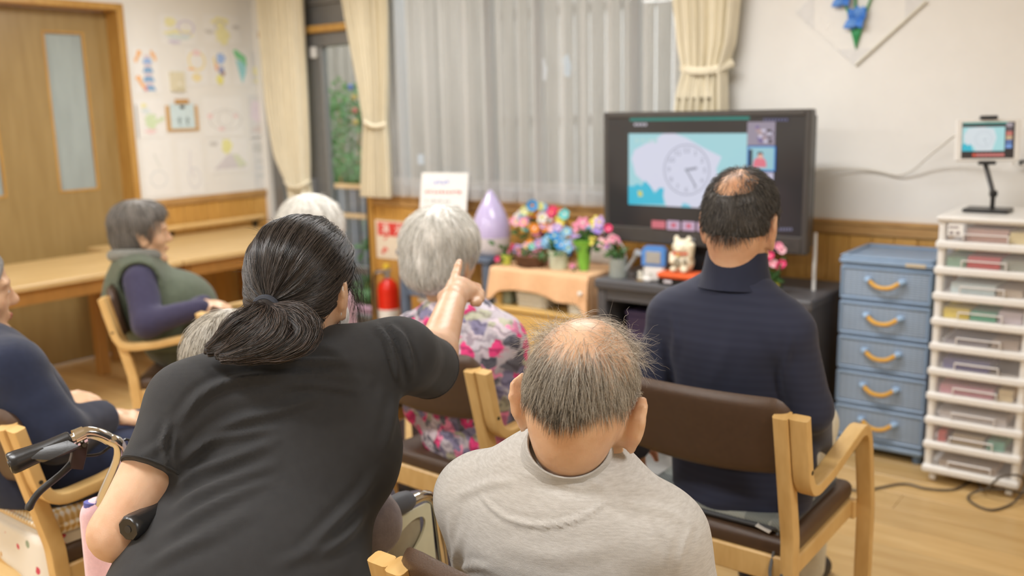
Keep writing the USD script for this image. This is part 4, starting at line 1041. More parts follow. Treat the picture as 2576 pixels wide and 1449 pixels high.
sf = thing('small_figurine', 'tiny white animal figurine left of the desk timer', 'figurine', c0); obj('body', ico((0, 0, .016), (.016, .014, .016), 2), M['wickerw'], sf); obj('head', ico((0, -.006, .036), .011, 2), M['wickerw'], sf); obj('base', bx((-.018, -.016, 0), (.018, .016, .004), .001), flat((160, 130, 80)), sf)
c0 = ony(1716, 668, 3.73); c0[2] = CZ + .001
cu = thing('figurine_cushion', 'orange cushion on a black lacquer base under the lucky cat', 'cushion', c0)
obj('base', bx((-.095, -.055, 0), (.095, .06, .030), .006), M['black'], cu); obj('cushion', [moved(Vol([rbox((0, 0, .042), (.098, .062, .013), .012, k=.004)], .004).mesh(2))], flat((226, 98, 46), .8), cu, smooth=True)
obj('name_plate', bx((-.062, -.058, .009), (-.022, -.055, .021), .001), flat((220, 214, 220)), cu)
kc = thing('lucky_cat', 'cream ceramic beckoning cat figurine with a red collar', 'figurine', c0 + [0, .003, .0555])


def cat_mesh(s=1.0):
    return Vol([ell((0, .004, .045), (.052, .045, .052), k=.01), ell((0, -.004, .112), (.046, .040, .036), k=.008), ell((-.030, 0, .145), (.013, .010, .018), k=.006), ell((.030, 0, .145), (.013, .010, .018), k=.006), ell((-.026, -.034, .014), (.016, .020, .014), k=.006), ell((.026, -.034, .014), (.016, .020, .014), k=.006),
                cap((.044, -.012, .075), (.056, -.024, .125), .014, .015, k=.008), cap((-.044, -.01, .075), (-.03, -.04, .05), .014, .013, k=.008), ell((0, -.040, .104), (.014, .010, .009), k=.006)], .004).mesh(3)


cm_ = cat_mesh(); obj('body', cm_, mat('cream_ceramic', (238, 228, 202), .22, .02), kc, smooth=True)
obj('collar', tube([(.041 * math.cos(t), -.004 + .039 * math.sin(t), .086) for t in np.linspace(0, 2 * PI, 26)], .0045, 8), flat((226, 110, 80)), kc); obj('bell', ico((0, -.046, .080), .007, 2), flat((216, 190, 90), .3), kc)
for sx in (-1, 1): obj('eye', ico((sx * .017, -.040, .118), (.004, .002, .003), 1), M['black'], kc)
obj('painted_mark', [ico((-.006, -.0415, .045), (.020, .004, .022), 2), ico((.026, -.033, .05), (.012, .005, .016), 2)], flat((150, 142, 122)), kc)
c0 = ony(1786, 668, 3.75); c0[2] = CZ + .001
k2 = thing('lucky_cat', 'small cream and orange cat figurine partly behind the navy shirt', 'figurine', c0, 0); v_, f_ = arr(cm_); obj('body', (v_ * .62, f_), flat((232, 216, 160), .3), k2, smooth=True); obj('ear_tip', [ico((sx * .019, 0, .094), (.008, .006, .009), 1) for sx in (-1, 1)], flat((226, 150, 90)), k2)
c0 = ony(1944, 690, 3.74); c0[2] = CZ + .001
rp_ = thing('rose_pot', 'small yellow pot of bright pink roses at the right end of the cabinet', 'flower pot', c0); obj('pot', lathe([(.022, 0), (.03, .04), (.032, .045), (.026, .045)], 16), flat((226, 206, 80)), rp_)
for i, (c_, p_) in enumerate((('pk', (1958, 622)), ('rs', (1966, 632)), ('hp', (1936, 645)), ('hp', (1932, 662)), ('hp', (1966, 666)), ('rs', (1945, 666)), ('hp', (1960, 672)))): flower(rp_, P3(*p_, 3.74), .026, c_, 'rs', 7, cup=.8, seed=i)
leaves(rp_, c0 + [0, 0, .07], (.02, .015, .03), 40, 13, .04)

# ================================================================== rack with humidifier and sign, extinguisher
rk = thing('low_rack', 'blue grey painted low rack below the humidifier', 'rack', (-3.44, 4.0, 0))
RX0, RX1, RZ = -3.77, -3.10, .665
obj('top', bx((RX0 - .01, 3.84, RZ - .03), (RX1 + .01, 4.14, RZ), .005), M['bluegrey'], rk, world=True)
for lx in (RX0, RX1 - .05):
    for ly in (3.85, 4.08): obj('leg', bx((lx, ly, 0), (lx + .05, ly + .045, RZ - .03), .004), M['bluegrey'], rk, world=True)
for zz in (.40, .12): obj('rail', bx((RX0 + .05, 3.86, zz), (RX1 - .05, 3.885, zz + .045), .003), M['bluegrey'], rk, world=True)
obj('shelf', bx((RX0 + .01, 3.89, .10), (RX1 - .01, 4.12, .12), .003), M['bluegrey'], rk, world=True)
bxp = thing('storage_box', 'pale plastic storage box inside the blue grey rack', 'box', (-3.44, 4.0, .121)); obj('box', bx((-.22, -.10, 0), (.22, .09, .24), .01), flat((206, 200, 186)), bxp); obj('lid', bx((-.23, -.11, .24), (.23, .10, .265), .006), M['white'], bxp)
c0 = ony(1238, 640, 3.97); c0[2] = RZ + .001
hm = thing('humidifier', 'teardrop shaped humidifier, lilac above a white base', 'humidifier', c0)
obj('base', lathe([(.060, 0), (.085, .008), (.100, .05), (.105, .10)], 32), mat('humidifier_base', (218, 214, 220), .3, .01), hm, smooth=60)
obj('tank', lathe([(.105, .10), (.106, .125), (.101, .165), (.090, .205), (.074, .243), (.054, .28), (.034, .312), (.019, .336), (.009, .350), (.004, .353)], 32), mat('lilac_plastic', (198, 186, 226), .16, .01, spec=.6), hm, smooth=60)
c0 = np.array([-3.26, 3.99, RZ + .001]); s0 = ony(1108, 640, 3.97)
sg = thing('standing_notice', 'white printed notice with blue and red headings standing beside the humidifier', 'notice', (s0[0], 3.97, RZ + .001), .22)
Rt = rotm((1, 0, 0), -.20)


def sgm(poly, d): return moved(on_wall(ext(poly, .0008), (0, -d, 0), (1, 0, 0), (0, 0, 1)), R=Rt)


obj('board', moved(bx((-.152, 0, 0), (.152, .006, .44)), R=Rt), M['paper'], sg, smooth=False)
obj('easel_foot', hull([(-.03, .02, .2), (.03, .02, .2), (-.03, .13, 0), (.03, .13, 0), (-.03, .125, 0), (.03, .125, 0), (-.03, .03, .21), (.03, .03, .21)]), M['white'], sg, smooth=False)
r_ = np.random.default_rng(31)


def glyph_row(x0, x1, z_, h_, fill=1.0):
    out = []; n = int((x1 - x0) / (h_ * 1.02))
    for i in range(n):
        if r_.random() > fill: continue
        a_ = x0 + i * h_ * 1.02
        for k_ in range(4):
            if k_ % 2: t = a_ + h_ * r_.uniform(.15, .75); out.append(sbox(t, z_ + h_ * .05, t + h_ * .13, z_ + h_ * r_.uniform(.6, .95)))
            else: t = z_ + h_ * r_.uniform(.1, .8); out.append(sbox(a_ + h_ * .05, t, a_ + h_ * .85, t + h_ * .12))
    return unary_union(out)


obj('heading', sgm(glyph_row(-.07, .06, .372, .026), .0008), flat((72, 104, 214)), sg, smooth=False)
obj('heading', sgm(glyph_row(-.125, .125, .318, .024), .0008), flat((232, 84, 76)), sg, smooth=False)
for i in range(7): obj('text_line', sgm(glyph_row(-.12, .12 if i % 3 else .05, .27 - i * .034, .016, .9), .0008), flat((120, 120, 124)), sg, smooth=False)

c0 = ony(976, 815, 4.02); c0[2] = 0
ex_ = thing('fire_extinguisher', 'red fire extinguisher standing by the wainscot', 'fire extinguisher', (c0[0] - .005, 4.04, 0))
obj('cylinder', lathe([(.060, .012), (.066, .02), (.066, .37), (.055, .41), (.028, .435), (.022, .44)], 24), M['red'], ex_, smooth=40)
obj('label', lathe([(.0664, .19), (.0668, .192), (.0668, .25), (.0664, .252)], 24), M['white'], ex_, smooth=40); obj('skirt', lathe([(.062, 0), (.066, .006), (.062, .016)], 24), M['black'], ex_)
obj('valve', cylinder((0, 0, .438), (0, 0, .485), .018), M['silver'], ex_); obj('lever', bx((-.012, -.09, .482), (.012, .03, .494), .003), M['silver'], ex_); obj('safety_pin', bx((-.014, -.02, .50), (.014, .012, .53), .004), flat((232, 200, 60)), ex_)
obj('hose', tube(spline([(-.018, -.0, .465), (-.075, -.01, .48), (-.108, -.01, .42), (-.105, -.01, .25), (-.085, -.01, .10)], 24), .009, 8), M['rubber'], ex_); obj('nozzle', cylinder((-.087, -.01, .11), (-.080, -.01, .06), .010, 12, .016), M['white'], ex_)
pa = ony(941, 557, YW - .013); pz = ony(950, 648, YW - .013)[2]
fp_ = thing('safety_poster', 'red and cream extinguisher poster on the wainscot beside the glass door', 'poster', (pa[0] + .012, YW - .0135, pz))
PWd, PHt = .30, pa[2] - pz + .012


def fpm(poly, d): return on_wall(ext(poly, .0006), (0, -d, 0), (1, 0, 0), (0, 0, 1))


obj('sheet', fpm(sbox(0, 0, PWd, PHt), .0005), flat((236, 222, 200)), fp_, smooth=False)
obj('red_band', fpm(sbox(.02, PHt * .60, PWd - .02, PHt * .95), .0012), flat((222, 72, 64)), fp_, smooth=False)
K = .065


def ch(strokes, x, z): return unary_union([LineString([(x + a_ * K, z + b2 * K) for a_, b2 in s_]).buffer(K * .065, cap_style=2) for s_ in strokes])


shou = [[(.05, .92), (.2, .82)], [(.02, .62), (.17, .53)], [(.04, .02), (.2, .32)], [(.62, .98), (.62, .66)], [(.36, .92), (.46, .72)], [(.9, .92), (.78, .72)], [(.38, .62), (.38, .0)], [(.38, .62), (.88, .62), (.88, .04), (.78, .06)], [(.38, .43), (.88, .43)], [(.38, .25), (.88, .25)]]
hi_ = [[(.16, .68), (.26, .42)], [(.86, .74), (.70, .48)], [(.5, .96), (.48, .55), (.36, .25), (.06, .0)], [(.5, .55), (.62, .28), (.95, .0)]]
obj('character', fpm(ch(shou, .055, PHt * .665), .0018), flat((240, 226, 214)), fp_, smooth=False, label='white character on the red band')
obj('character', fpm(ch(hi_, .17, PHt * .665), .0018), flat((240, 226, 214)), fp_, smooth=False, label='white character on the red band')
obj('drawing', fpm(unary_union([stroke([(.05, .03), (.08, .07)], .012), stroke([(.08, .07), (.10, .05)], .007), stroke([(.07, .12), (.10, .14)], .006)]), .0012), flat((226, 110, 96)), fp_, smooth=False)

# ================================================================== drawer units
bc = thing('drawer_chest', 'blue wicker patterned plastic chest with five amber handled drawers', 'chest', (-1.040, 3.80, 0))
BW, BD, BH = .362, .355, .835
M['weave'] = usdkit.material(stage, '/World/Looks/blue_weave', {'tc': ('texture_coordinate', {}), 'mp': ('mapping', {'scale': (1, 1, 1)}), 'w1': ('wave_texture', {'wave_type': 'bands', 'bands_direction': 'z', 'scale': 34.0}), 'w2': ('wave_texture', {'wave_type': 'bands', 'bands_direction': 'x', 'scale': 14.0}), 'mu': ('math', {'math_type': 'multiply'}), 'b': ('bump', {'strength': .4, 'distance': .0025}),
                             'rp': ('rgb_ramp', {'ramp': [(0, srgb(140, 158, 180)), (1, srgb(152, 171, 193))]}), 'p': ('principled_bsdf', {'roughness': .42})},
                            [('tc.object', 'mp.vector'), ('mp.vector', 'w1.vector'), ('mp.vector', 'w2.vector'), ('w1.fac', 'mu.value1'), ('w2.fac', 'mu.value2'), ('w1.fac', 'b.height'), ('mu.value', 'rp.fac'), ('rp.color', 'p.base_color'), ('b.normal', 'p.normal')], surface='p.BSDF')
obj('body', [bx((-BW / 2 + .006, .018, .045), (BW / 2 - .006, BD, BH - .03), .01)], M['weave'], bc)
obj('plinth', bx((-BW / 2 + .002, .004, .035), (BW / 2 - .002, BD, .062), .008), M['bluepl'], bc)
obj('lid', [bx((-BW / 2 - .004, -.004, BH - .036), (BW / 2 + .004, BD + .004, BH - .006), .010), bx((-BW / 2, 0, BH - .01), (-BW / 2 + .02, BD, BH + .004), .005), bx((BW / 2 - .02, 0, BH - .01), (BW / 2, BD, BH + .004), .005), bx((-BW / 2, BD - .02, BH - .01), (BW / 2, BD, BH + .004), .005), bx((-BW / 2, 0, BH - .01), (BW / 2, .018, BH + .002), .005)], M['bluepl'], bc)
obj('maker_label', bx((.075, -.006, BH - .028), (.150, -.003, BH - .014), .001), flat((206, 190, 160)), bc)
dh = (BH - .036 - .066) / 5
for i in range(5):
    z0_ = .066 + i * dh
    d_ = obj('drawer', bx((-BW / 2 + .010, .006, z0_ + .012), (BW / 2 - .010, .10, z0_ + dh - .012), .008), M['weave'], bc)
    obj('drawer_rim', [bx((-BW / 2 + .004, .0, z0_ + dh - .018), (BW / 2 - .004, .03, z0_ + dh - .005), .005), bx((-BW / 2 + .004, .0, z0_ + .004), (BW / 2 - .004, .03, z0_ + .016), .005), bx((-BW / 2 + .004, .0, z0_ + .01), (-BW / 2 + .016, .03, z0_ + dh - .01), .005), bx((BW / 2 - .016, .0, z0_ + .01), (BW / 2 - .004, .03, z0_ + dh - .01), .005)], M['bluepl'], d_)
    hz = z0_ + dh * .60
    obj('handle', tube(spline([(-.058, -.012, hz), (-.03, -.020, hz - .018), (.0, -.023, hz - .023), (.03, -.020, hz - .018), (.058, -.012, hz)], 18), .0085, 10), M['yellowpl'], d_, label='amber curved handle')
    for s_ in (-1, 1): obj('handle_mount', [join([cylinder((s_ * .056, -.014, hz), (s_ * .072, -.006, hz + .006), .012, 12, .011), ico((s_ * .066, .004, hz + .002), (.016, .010, .013), 1)])], M['bluecap'], d_)
for sx in (-1, 1):
    for yy in (.04, BD - .04): obj('foot', cylinder((sx * (BW / 2 - .03), yy, 0), (sx * (BW / 2 - .03), yy, .04), .018), M['bluedk'], bc)

DX, DY, DW, DD, DH = -.823, 3.664, .325, .40, 1.03
cd = thing('clear_drawer_tower', 'tall white tower of ten clear plastic drawers', 'drawer tower', (DX, DY, 0))
Z0_ = .045; pitch = (DH - .02 - Z0_) / 10
for i in range(11):
    zz = Z0_ + i * pitch
    obj('frame_rail', bx((-.006, -.010 - .004 * (i < 10), zz - .004), (DW + .006, .05, zz + (.026 if i < 10 else .018)), .007), M['white'], cd)
    if i < 10: obj('deck', bx((.006, .05, zz), (DW - .006, DD, zz + .006)), M['white'], cd, smooth=False)
for sx, xa in ((0, 0), (1, DW - .026)):
    obj('side_post', bx((xa, .0, Z0_), (xa + .026, .05, DH - .02), .006), M['white'], cd)
    obj('side_post', bx((xa, DD - .04, Z0_), (xa + .026, DD, DH - .02), .006), M['white'], cd)
    obj('side_panel', bx((xa + .010, .05, Z0_), (xa + .014, DD - .04, DH - .02)), M['clearpl'], cd, smooth=False)
obj('back_panel', bx((.02, DD - .01, Z0_), (DW - .02, DD - .004, DH - .02)), M['white'], cd, smooth=False)
obj('top', bx((-.008, -.014, DH - .018), (DW + .008, DD + .006, DH), .006), M['white'], cd)
for i in range(10):
    zz = Z0_ + i * pitch + .026
    d_ = obj('drawer', bx((.028, -.004, zz), (DW - .028, .001, zz + pitch - .034)), M['clearpl'], cd, smooth=False)
    hx0, hx1, hz0, hz1 = .085, .235, zz + .004, zz + .028
    obj('handle', [bx((hx0, -.014, hz1 - .003), (hx1, -.002, hz1 + .001), .001), bx((hx0, -.014, hz0), (hx0 + .004, -.002, hz1), .001), bx((hx1 - .004, -.014, hz0), (hx1, -.002, hz1), .001)], flat((232, 228, 226), .3), d_)
    obj('tray', [bx((.024, .004, zz - .012), (DW - .024, DD - .06, zz - .009))], M['clearpl'], cd, smooth=False)
for sx in (.03, DW - .03):
    for yy in (.03, DD - .04): obj('caster', [cylinder((sx - .010, yy, .018), (sx + .010, yy, .018), .018, 16), bx((sx - .006, yy - .006, .02), (sx + .006, yy + .006, .046))], M['white'], cd)
obj('drawer_label', bx((.032, -.0055, Z0_ + 9 * pitch + .045), (.085, -.0042, Z0_ + 9 * pitch + .088)), M['paper'], cd, smooth=False)
obj('label_print', [bx((.038 + .022 * k_, -.0060, Z0_ + 9 * pitch + .050), (.052 + .022 * k_, -.0056, Z0_ + 9 * pitch + .062)) for k_ in range(2)] + [bx((.036, -.0060, Z0_ + 9 * pitch + .073), (.068, -.0056, Z0_ + 9 * pitch + .080))], flat((150, 140, 142)), cd, smooth=False)


def inside(i, name, label, cat, x0, x1, h_, col, y0=.012, y1=.25, lift=0, extra=None):
    zz = Z0_ + i * pitch + .0175 + lift
    o = thing(name, label, cat, (DX + (x0 + x1) / 2, DY + y0, zz)); w_ = (x1 - x0) / 2
    n = max(1, min(4, int(h_ / .010)))
    for k_ in range(n): obj('sheet_stack' if n > 1 else 'body', bx((-w_ + .002 * (k_ % 2), .001 * k_, h_ * k_ / n), (w_ - .003 * ((k_ + 1) % 2), y1 - y0, h_ * (k_ + 1) / n - .0004), .001), flat(tuple(np.clip(np.array(col) + 6 * (k_ % 2), 0, 255))), o, smooth=False)
    if n == 1: obj('cover', bx((-w_, 0, h_ - .0002), (w_, y1 - y0, h_ + .0008)), flat(tuple(np.array(col) * .94)), o, smooth=False)


inside(9, 'folder', 'dusty pink folder stack in the topmost clear drawer', 'folder', .09, .23, .055, (206, 168, 156)); inside(9, 'folder', 'yellow folder at the right of the topmost clear drawer', 'folder', .232, .296, .05, (232, 216, 160))
inside(8, 'gift_bag', 'crumpled red bag in the second clear drawer from the top', 'bag', .10, .21, .05, (214, 70, 76)); inside(8, 'gift_bag', 'green bag left in the second clear drawer from the top', 'bag', .03, .098, .045, (120, 168, 140)); inside(8, 'gift_bag', 'grey green wrapped parcel right in the second clear drawer', 'parcel', .212, .296, .045, (150, 156, 140))
inside(7, 'paper_stack', 'pale aqua paper stack in the third clear drawer from the top', 'paper', .05, .20, .045, (206, 226, 228)); inside(7, 'paper_stack', 'beige cardboard in the third clear drawer from the top', 'cardboard', .205, .29, .035, (190, 174, 152))
inside(6, 'folder', 'bright yellow folders in the fourth clear drawer from the top', 'folder', .03, .12, .045, (238, 214, 50)); inside(6, 'folder', 'teal folder beside yellow ones in the fourth clear drawer', 'folder', .122, .21, .040, (70, 186, 150)); inside(6, 'small_box', 'pale lilac box at the right of the fourth clear drawer', 'box', .215, .295, .05, (206, 196, 204))
inside(5, 'small_box', 'grey brown box in the fifth clear drawer from the top', 'box', .20, .29, .04, (176, 160, 146)); inside(5, 'paper_stack', 'grey papers in the fifth clear drawer from the top', 'paper', .04, .19, .02, (150, 146, 156))
inside(4, 'folder', 'indigo folder in the sixth clear drawer from the top', 'folder', .04, .20, .045, (92, 92, 150)); inside(3, 'folder', 'pink folders in the seventh clear drawer from the top', 'folder', .035, .22, .04, (214, 150, 166)); inside(3, 'small_box', 'cream box at the right of the seventh clear drawer', 'box', .235, .285, .05, (226, 206, 160))
inside(2, 'paper_stack', 'loose grey papers in the eighth clear drawer from the top', 'paper', .04, .27, .035, (206, 200, 198)); inside(1, 'small_box', 'red box in the second lowest clear drawer', 'box', .04, .07, .05, (206, 70, 70)); inside(1, 'small_box', 'brown cardboard box in the second lowest clear drawer', 'box', .09, .20, .045, (190, 172, 140)); inside(1, 'cloth_bundle', 'teal cloth bundle in the second lowest clear drawer', 'cloth', .21, .27, .04, (110, 190, 170)); inside(0, 'paper_stack', 'brown papers in the lowest clear drawer', 'paper', .05, .25, .03, (186, 166, 144))

# ------------------------------------------------------------------ tablet on its stand
tz = DH + .0005
tb = thing('tablet_stand', 'black jointed tablet stand on top of the clear drawer tower', 'stand', (-.70, 3.86, tz))
obj('base', Vol([rbox((0, 0, .007), (.078, .062, .007), .004, k=.002)], .004).mesh(1), M['black'], tb, smooth=True)
tc = at(2485, 353, 3.53); ta = math.radians(25); tr, tn = np.array([math.cos(ta), math.sin(ta), 0]), np.array([math.sin(ta), -math.cos(ta), .12]); tn = unit(tn); tu = unit(np.cross(tr, -tn)) * 1.0
tu = tu if tu[2] > 0 else -tu
pj = np.array([-.70 + .012, 3.875, tz + .012])
elb = pj + [0, 0, .055]; hd = tc - tn * .022 - tu * .085
obj('lower_arm', [cylinder(pj, elb, .0085), cylinder(elb - tr * .012, elb + tr * .012, .012)], M['black'], tb, world=True)
obj('upper_arm', sweep([elb, hd], rrect(.022, .010, .003)), M['black'], tb, world=True)


def tbox(a, b_, bev=.002):
    v, f = bx(a, b_, bev); return tc + v[:, :1] * tr + v[:, 1:2] * tu + v[:, 2:3] * tn, f


obj('clamp', [tbox((-.03, .078, -.012), (.03, .092, .012)), tbox((-.012, -.09, -.022), (.012, .09, -.012)), tbox((-.03, -.092, -.012), (.03, -.080, .010))], M['black'], tb, world=True)
tl = thing('tablet', 'white tablet showing the same clock slide, held in the stand', 'tablet', tc)
obj('case', tbox((-.113, -.079, -.010), (.113, .079, -.001), .004), M['white'], tl, world=True)
obj('bezel', tbox((-.110, -.076, -.0012), (.110, .076, .0008), .0005), M['white'], tl, world=True)
obj('display', tbox((-.092, -.068, .0009), (.092, .068, .0013), 0), glow((52, 46, 46)), tl, smooth=False, world=True)


def tflat(name, col, poly, d):
    v, f = ext(poly, .0002); v = v + [0, 0, .0014 + .0003 * d]
    obj(name, (tc + v[:, :1] * tr + v[:, 1:2] * tu + v[:, 2:3] * tn, f), glow(col), tl, smooth=False, world=True)


tflat('title_bar', (80, 190, 180), sbox(-.09, .063, .066, .067), 0)
ts_ = sbox(-.090, -.040, .058, .050)
tflat('slide', (168, 216, 218), ts_, 0)
tflat('slide_paper', (214, 222, 226), ts_.intersection(Polygon([(-.085, .02), (-.07, .045), (-.02, .05), (.02, .042), (.03, .01), (.015, -.04), (-.04, -.04), (-.05, -.02), (-.08, -.015)])), 1)
tflat('clock_ring', (196, 204, 210), Point(-.015, .005).buffer(.032).difference(Point(-.015, .005).buffer(.030)), 2)
tflat('clock_face', (208, 214, 220), Point(-.015, .005).buffer(.025).difference(Point(-.015, .005).buffer(.022)), 2)
tflat('clock_hand', (180, 188, 196), unary_union([LineString([(-.015, .005), (-.002, .006)]).buffer(.001), LineString([(-.015, .005), (-.004, -.016)]).buffer(.001)]), 3)
tflat('slide_flower', (60, 186, 206), Polygon([(-.09, -.04), (-.09, -.015), (-.078, -.01), (-.07, -.02), (-.06, -.012), (-.055, -.03), (-.05, -.04)]), 2)
for i, c_ in enumerate(((170, 160, 166), (96, 84, 90), (206, 120, 110), (206, 176, 140), (96, 120, 170), (120, 160, 220))): tflat('caller_picture', c_, sbox(.062, .050 - .016 * i, .084, .064 - .016 * i), 0)
for i in range(8): tflat('call_button', (230, 92, 70) if i < 1 else (222, 130, 124), sbox(-.052 + .014 * i, -.060, -.040 + .014 * i, -.050), 0)

# ------------------------------------------------------------------ cables
wcb = thing('white_cable', 'white cable running across the white wall from the tablet to the television', 'cable', (-1.2, 4.15, 1.1))
pts = [ony(x_, y_, YY) for x_, y_, YY in ((2050, 428, 4.10), (2110, 425, 4.14), (2170, 425, 4.155), (2215, 432, 4.16), (2260, 440, 4.155), (2300, 425, 4.14), (2330, 398, 4.11), (2370, 366, 4.06), (2408, 338, 3.99), (2440, 340, 3.965))]
obj('cord', tube(spline([(-1.47, 3.95, 1.15)] + pts, 60), .0046, 8), flat((226, 222, 212)), wcb, world=True)
bcb = thing('black_cable', 'thin black cable lying across the floor and looped at the drawer tower', 'cable', (-.8, 3.5, 0))
pts = [onz(x_, y_, .006) for x_, y_ in ((2060, 1222), (2115, 1225), (2170, 1234), (2270, 1217), (2330, 1229), (2400, 1231), (2450, 1208))]
pts += [np.array([-.60, 3.62, .03]), np.array([-.545, 3.60, .10]), np.array([-.49, 3.62, .11]), np.array([-.475, 3.66, .06]), np.array([-.50, 3.60, .01]), np.array([-.56, 3.50, .006]), np.array([-.64, 3.56, .006]), np.array([-.62, 3.62, .02]), np.array([-.54, 3.61, .05]), np.array([-.46, 3.68, .03]), np.array([-.44, 3.9, .006])]
obj('cord', tube(spline(pts, 160), .0042, 8), flat((84, 76, 66), .5), bcb, world=True)
scb = thing('charging_cable', 'short white charging cable drooping from the tablet to the wall outlet', 'cable', tc)
obj('cord', tube(spline([tc + tr * .085 - tu * .078, tc + tr * .10 - tu * .095, tc + tr * .125 - tu * .098, tc + tr * .15 - tu * .085 - tn * .02, ony(2590, 392, YW - .004) + [-.016, -.052, -.028]], 20), .003, 8), M['white'], scb, world=True); obj('plug', cylinder(tc + tr * .085 - tu * .080, tc + tr * .085 - tu * .094, .005), M['white'], scb, world=True)
oq = ony(2590, 392, YW - .004)
ol = thing('wall_outlet', 'white wall outlet at the right picture edge behind the tablet', 'outlet', oq)
obj('plate', bx((-.035, -.006, -.06), (.035, .003, .06), .003), M['white'], ol)
ad_ = thing('plug', 'black plug pushed into the wall outlet beside the tablet', 'plug', oq + [-.016, -.007, -.026]); obj('body', bx((-.014, -.030, -.010), (.014, 0, .010), .003), M['black'], ad_); obj('collar', cylinder((0, -.030, 0), (0, -.042, 0), .004), M['black'], ad_)
c0 = onz(1606, 1185, 0)
so = thing('stool_base', 'round chrome rimmed foot of a stool beyond the navy shirted man', 'stool', (c0[0] + .10, c0[1] + .12, 0))
obj('foot', lathe([(.17, 0), (.172, .012), (.150, .022), (.05, .034), (.022, .05)], 32), flat((150, 150, 148), .3), so, smooth=50); obj('rim', tube([(.168 * math.cos(t), .168 * math.sin(t), .012) for t in np.linspace(0, 2 * PI, 40)], .010, 8), M['chrome'], so); obj('column', cylinder((0, 0, .04), (0, 0, .40), .022), M['chrome'], so)
obj('seat', lathe([(.15, .40), (.165, .41), (.165, .44), (.15, .455)], 28), M['vinyl'], so, smooth=50)
# ================================================================== wooden armchairs (one built, the others are copies)
def round_sec(t, w_): return rrect(t, w_, min(t, w_) * .22, 2)


def arc_path(pts, rad, n=7):
    """polyline with its corners rounded"""
    pts = [np.asarray(p, float) for p in pts]; out = [pts[0]]
    for a, b_, c in zip(pts[:-2], pts[1:-1], pts[2:]):
        u_, v_ = unit(a - b_), unit(c - b_); ang = math.acos(np.clip(u_ @ v_, -1, 1)); d = min(rad / math.tan(ang / 2), .48 * np.linalg.norm(a - b_), .48 * np.linalg.norm(c - b_))
        p, q = b_ + u_ * d, b_ + v_ * d
        for t in np.linspace(0, 1, n): out.append((1 - t) ** 2 * p + 2 * t * (1 - t) * b_ + t * t * q)
    out.append(pts[-1]); return np.array(out)


def dense(path, step=.02):
    path = np.asarray(path); out = [path[0]]
    for a, b_ in zip(path[:-1], path[1:]):
        n = max(1, int(np.linalg.norm(b_ - a) / step))
        for k_ in range(1, n + 1): out.append(a + (b_ - a) * k_ / n)
    return np.array(out)


CHW = .278
_pad = None


def chair(label, loc, rotz):
    t = thing('armchair', label, 'chair', loc, rotz, 'wooden armchairs with brown vinyl')
    for s in (-1, 1):
        xi, xo = s * (CHW - .060), s * (CHW - .021)
        leg = arc_path([(xi, -.085, .785), (xi, -.012, .47), (xi, .0, .25), (xi, -.015, 0)], .25)
        obj('rear_leg', sweep(dense(leg, .04), round_sec(.040, .036), up=(1, 0, 0)), M['birch'], t)
        pth = arc_path([(xo, -.085, .785), (xo, -.040, .59), (xo, .10, .600), (xo, .372, .648), (xo, .432, .40), (xo, .436, 0)], .075)
        obj('bent_arm', sweep(dense(pth, .03), round_sec(.028, .042), up=(1, 0, 0)), M['birch'], t)
        obj('side_rail', bx((s * (CHW - .078), .0, .365), (s * (CHW - .050), .41, .412), .004), M['birch'], t)
        obj('screw', [cylinder((xi, -.0595, .66), (xi, -.0695, .662), .0052, 10)], M['screw'], t)
        obj('screw', [cylinder((s * (CHW + .000), -.055, .655), (s * (CHW + .0015), -.055, .655), .005, 10)], M['screw'], t)
    obj('rear_rail', bx((-CHW + .07, -.016, .35), (CHW - .07, .010, .415), .004), M['birch'], t)
    obj('front_rail', bx((-CHW + .04, .405, .36), (CHW - .04, .428, .412), .004), M['birch'], t)
    seat = Vol([rbox((0, .215, .432), (.222, .225, .026), .020, k=.004), ell((0, .215, .448), (.19, .19, .016), k=.02)], .007).mesh(3)
    obj('seat', seat, M['vinyl'], t, smooth=True)
    # back pad: rounded panel, bowed in plan
    n_u, n_v = 41, 17; V = []
    for side in (1, -1):
        for i in range(n_u):
            u_ = -1 + 2 * i / (n_u - 1)
            for j in range(n_v):
                v_ = -1 + 2 * j / (n_v - 1)
                x = .238 * u_; up_e = .104 * (1 - .42 * (max(0, abs(u_) - .80) / .20) ** 2.4); lo_e = .098 - .018 * u_ * u_
                z = .714 + (up_e if v_ > 0 else lo_e) * v_
                th = .019 * (max(0, 1 - abs(u_) ** 10) ** .5) * (max(0, 1 - abs(v_) ** 8) ** .5)
                y = -.062 + .030 * (1 - u_ * u_) * -1 + .022 + side * th - (z - .69) * .23
                V.append((x, y, z))
    n = n_u * n_v; f = []
    for i in range(n_u - 1):
        for j in range(n_v - 1):
            a = i * n_v + j; f += [[a, a + 1, a + n_v + 1], [a, a + n_v + 1, a + n_v], [n + a, n + a + n_v + 1, n + a + 1], [n + a, n + a + n_v, n + a + n_v + 1]]
    obj('backrest', (np.array(V), np.array(f)), M['vinyl'], t, smooth=True)
    return t


ch0 = chair('brown vinyl wooden armchair holding the navy shirted man', (-.934, 1.974, 0), 0)
dup(ch0, (-1.730, 1.90, 0), math.radians(-3), 'brown vinyl wooden armchair holding the woman in the floral blouse')
dup(ch0, (-2.494, 1.925, 0), 0, 'brown vinyl wooden armchair holding the person in mauve, left end of the middle row')
dup(ch0, (-3.424, 2.049, 0), math.radians(-48), 'brown vinyl wooden armchair turned sideways, holding the woman in the green vest')
dup(ch0, (-2.32, .966, 0), math.radians(2), 'brown vinyl wooden armchair at the left picture edge with a floral seat cloth')
dup(ch0, (-.706, 1.003, 0), 0, 'brown vinyl wooden armchair nearest the camera, holding the grey shirted man')

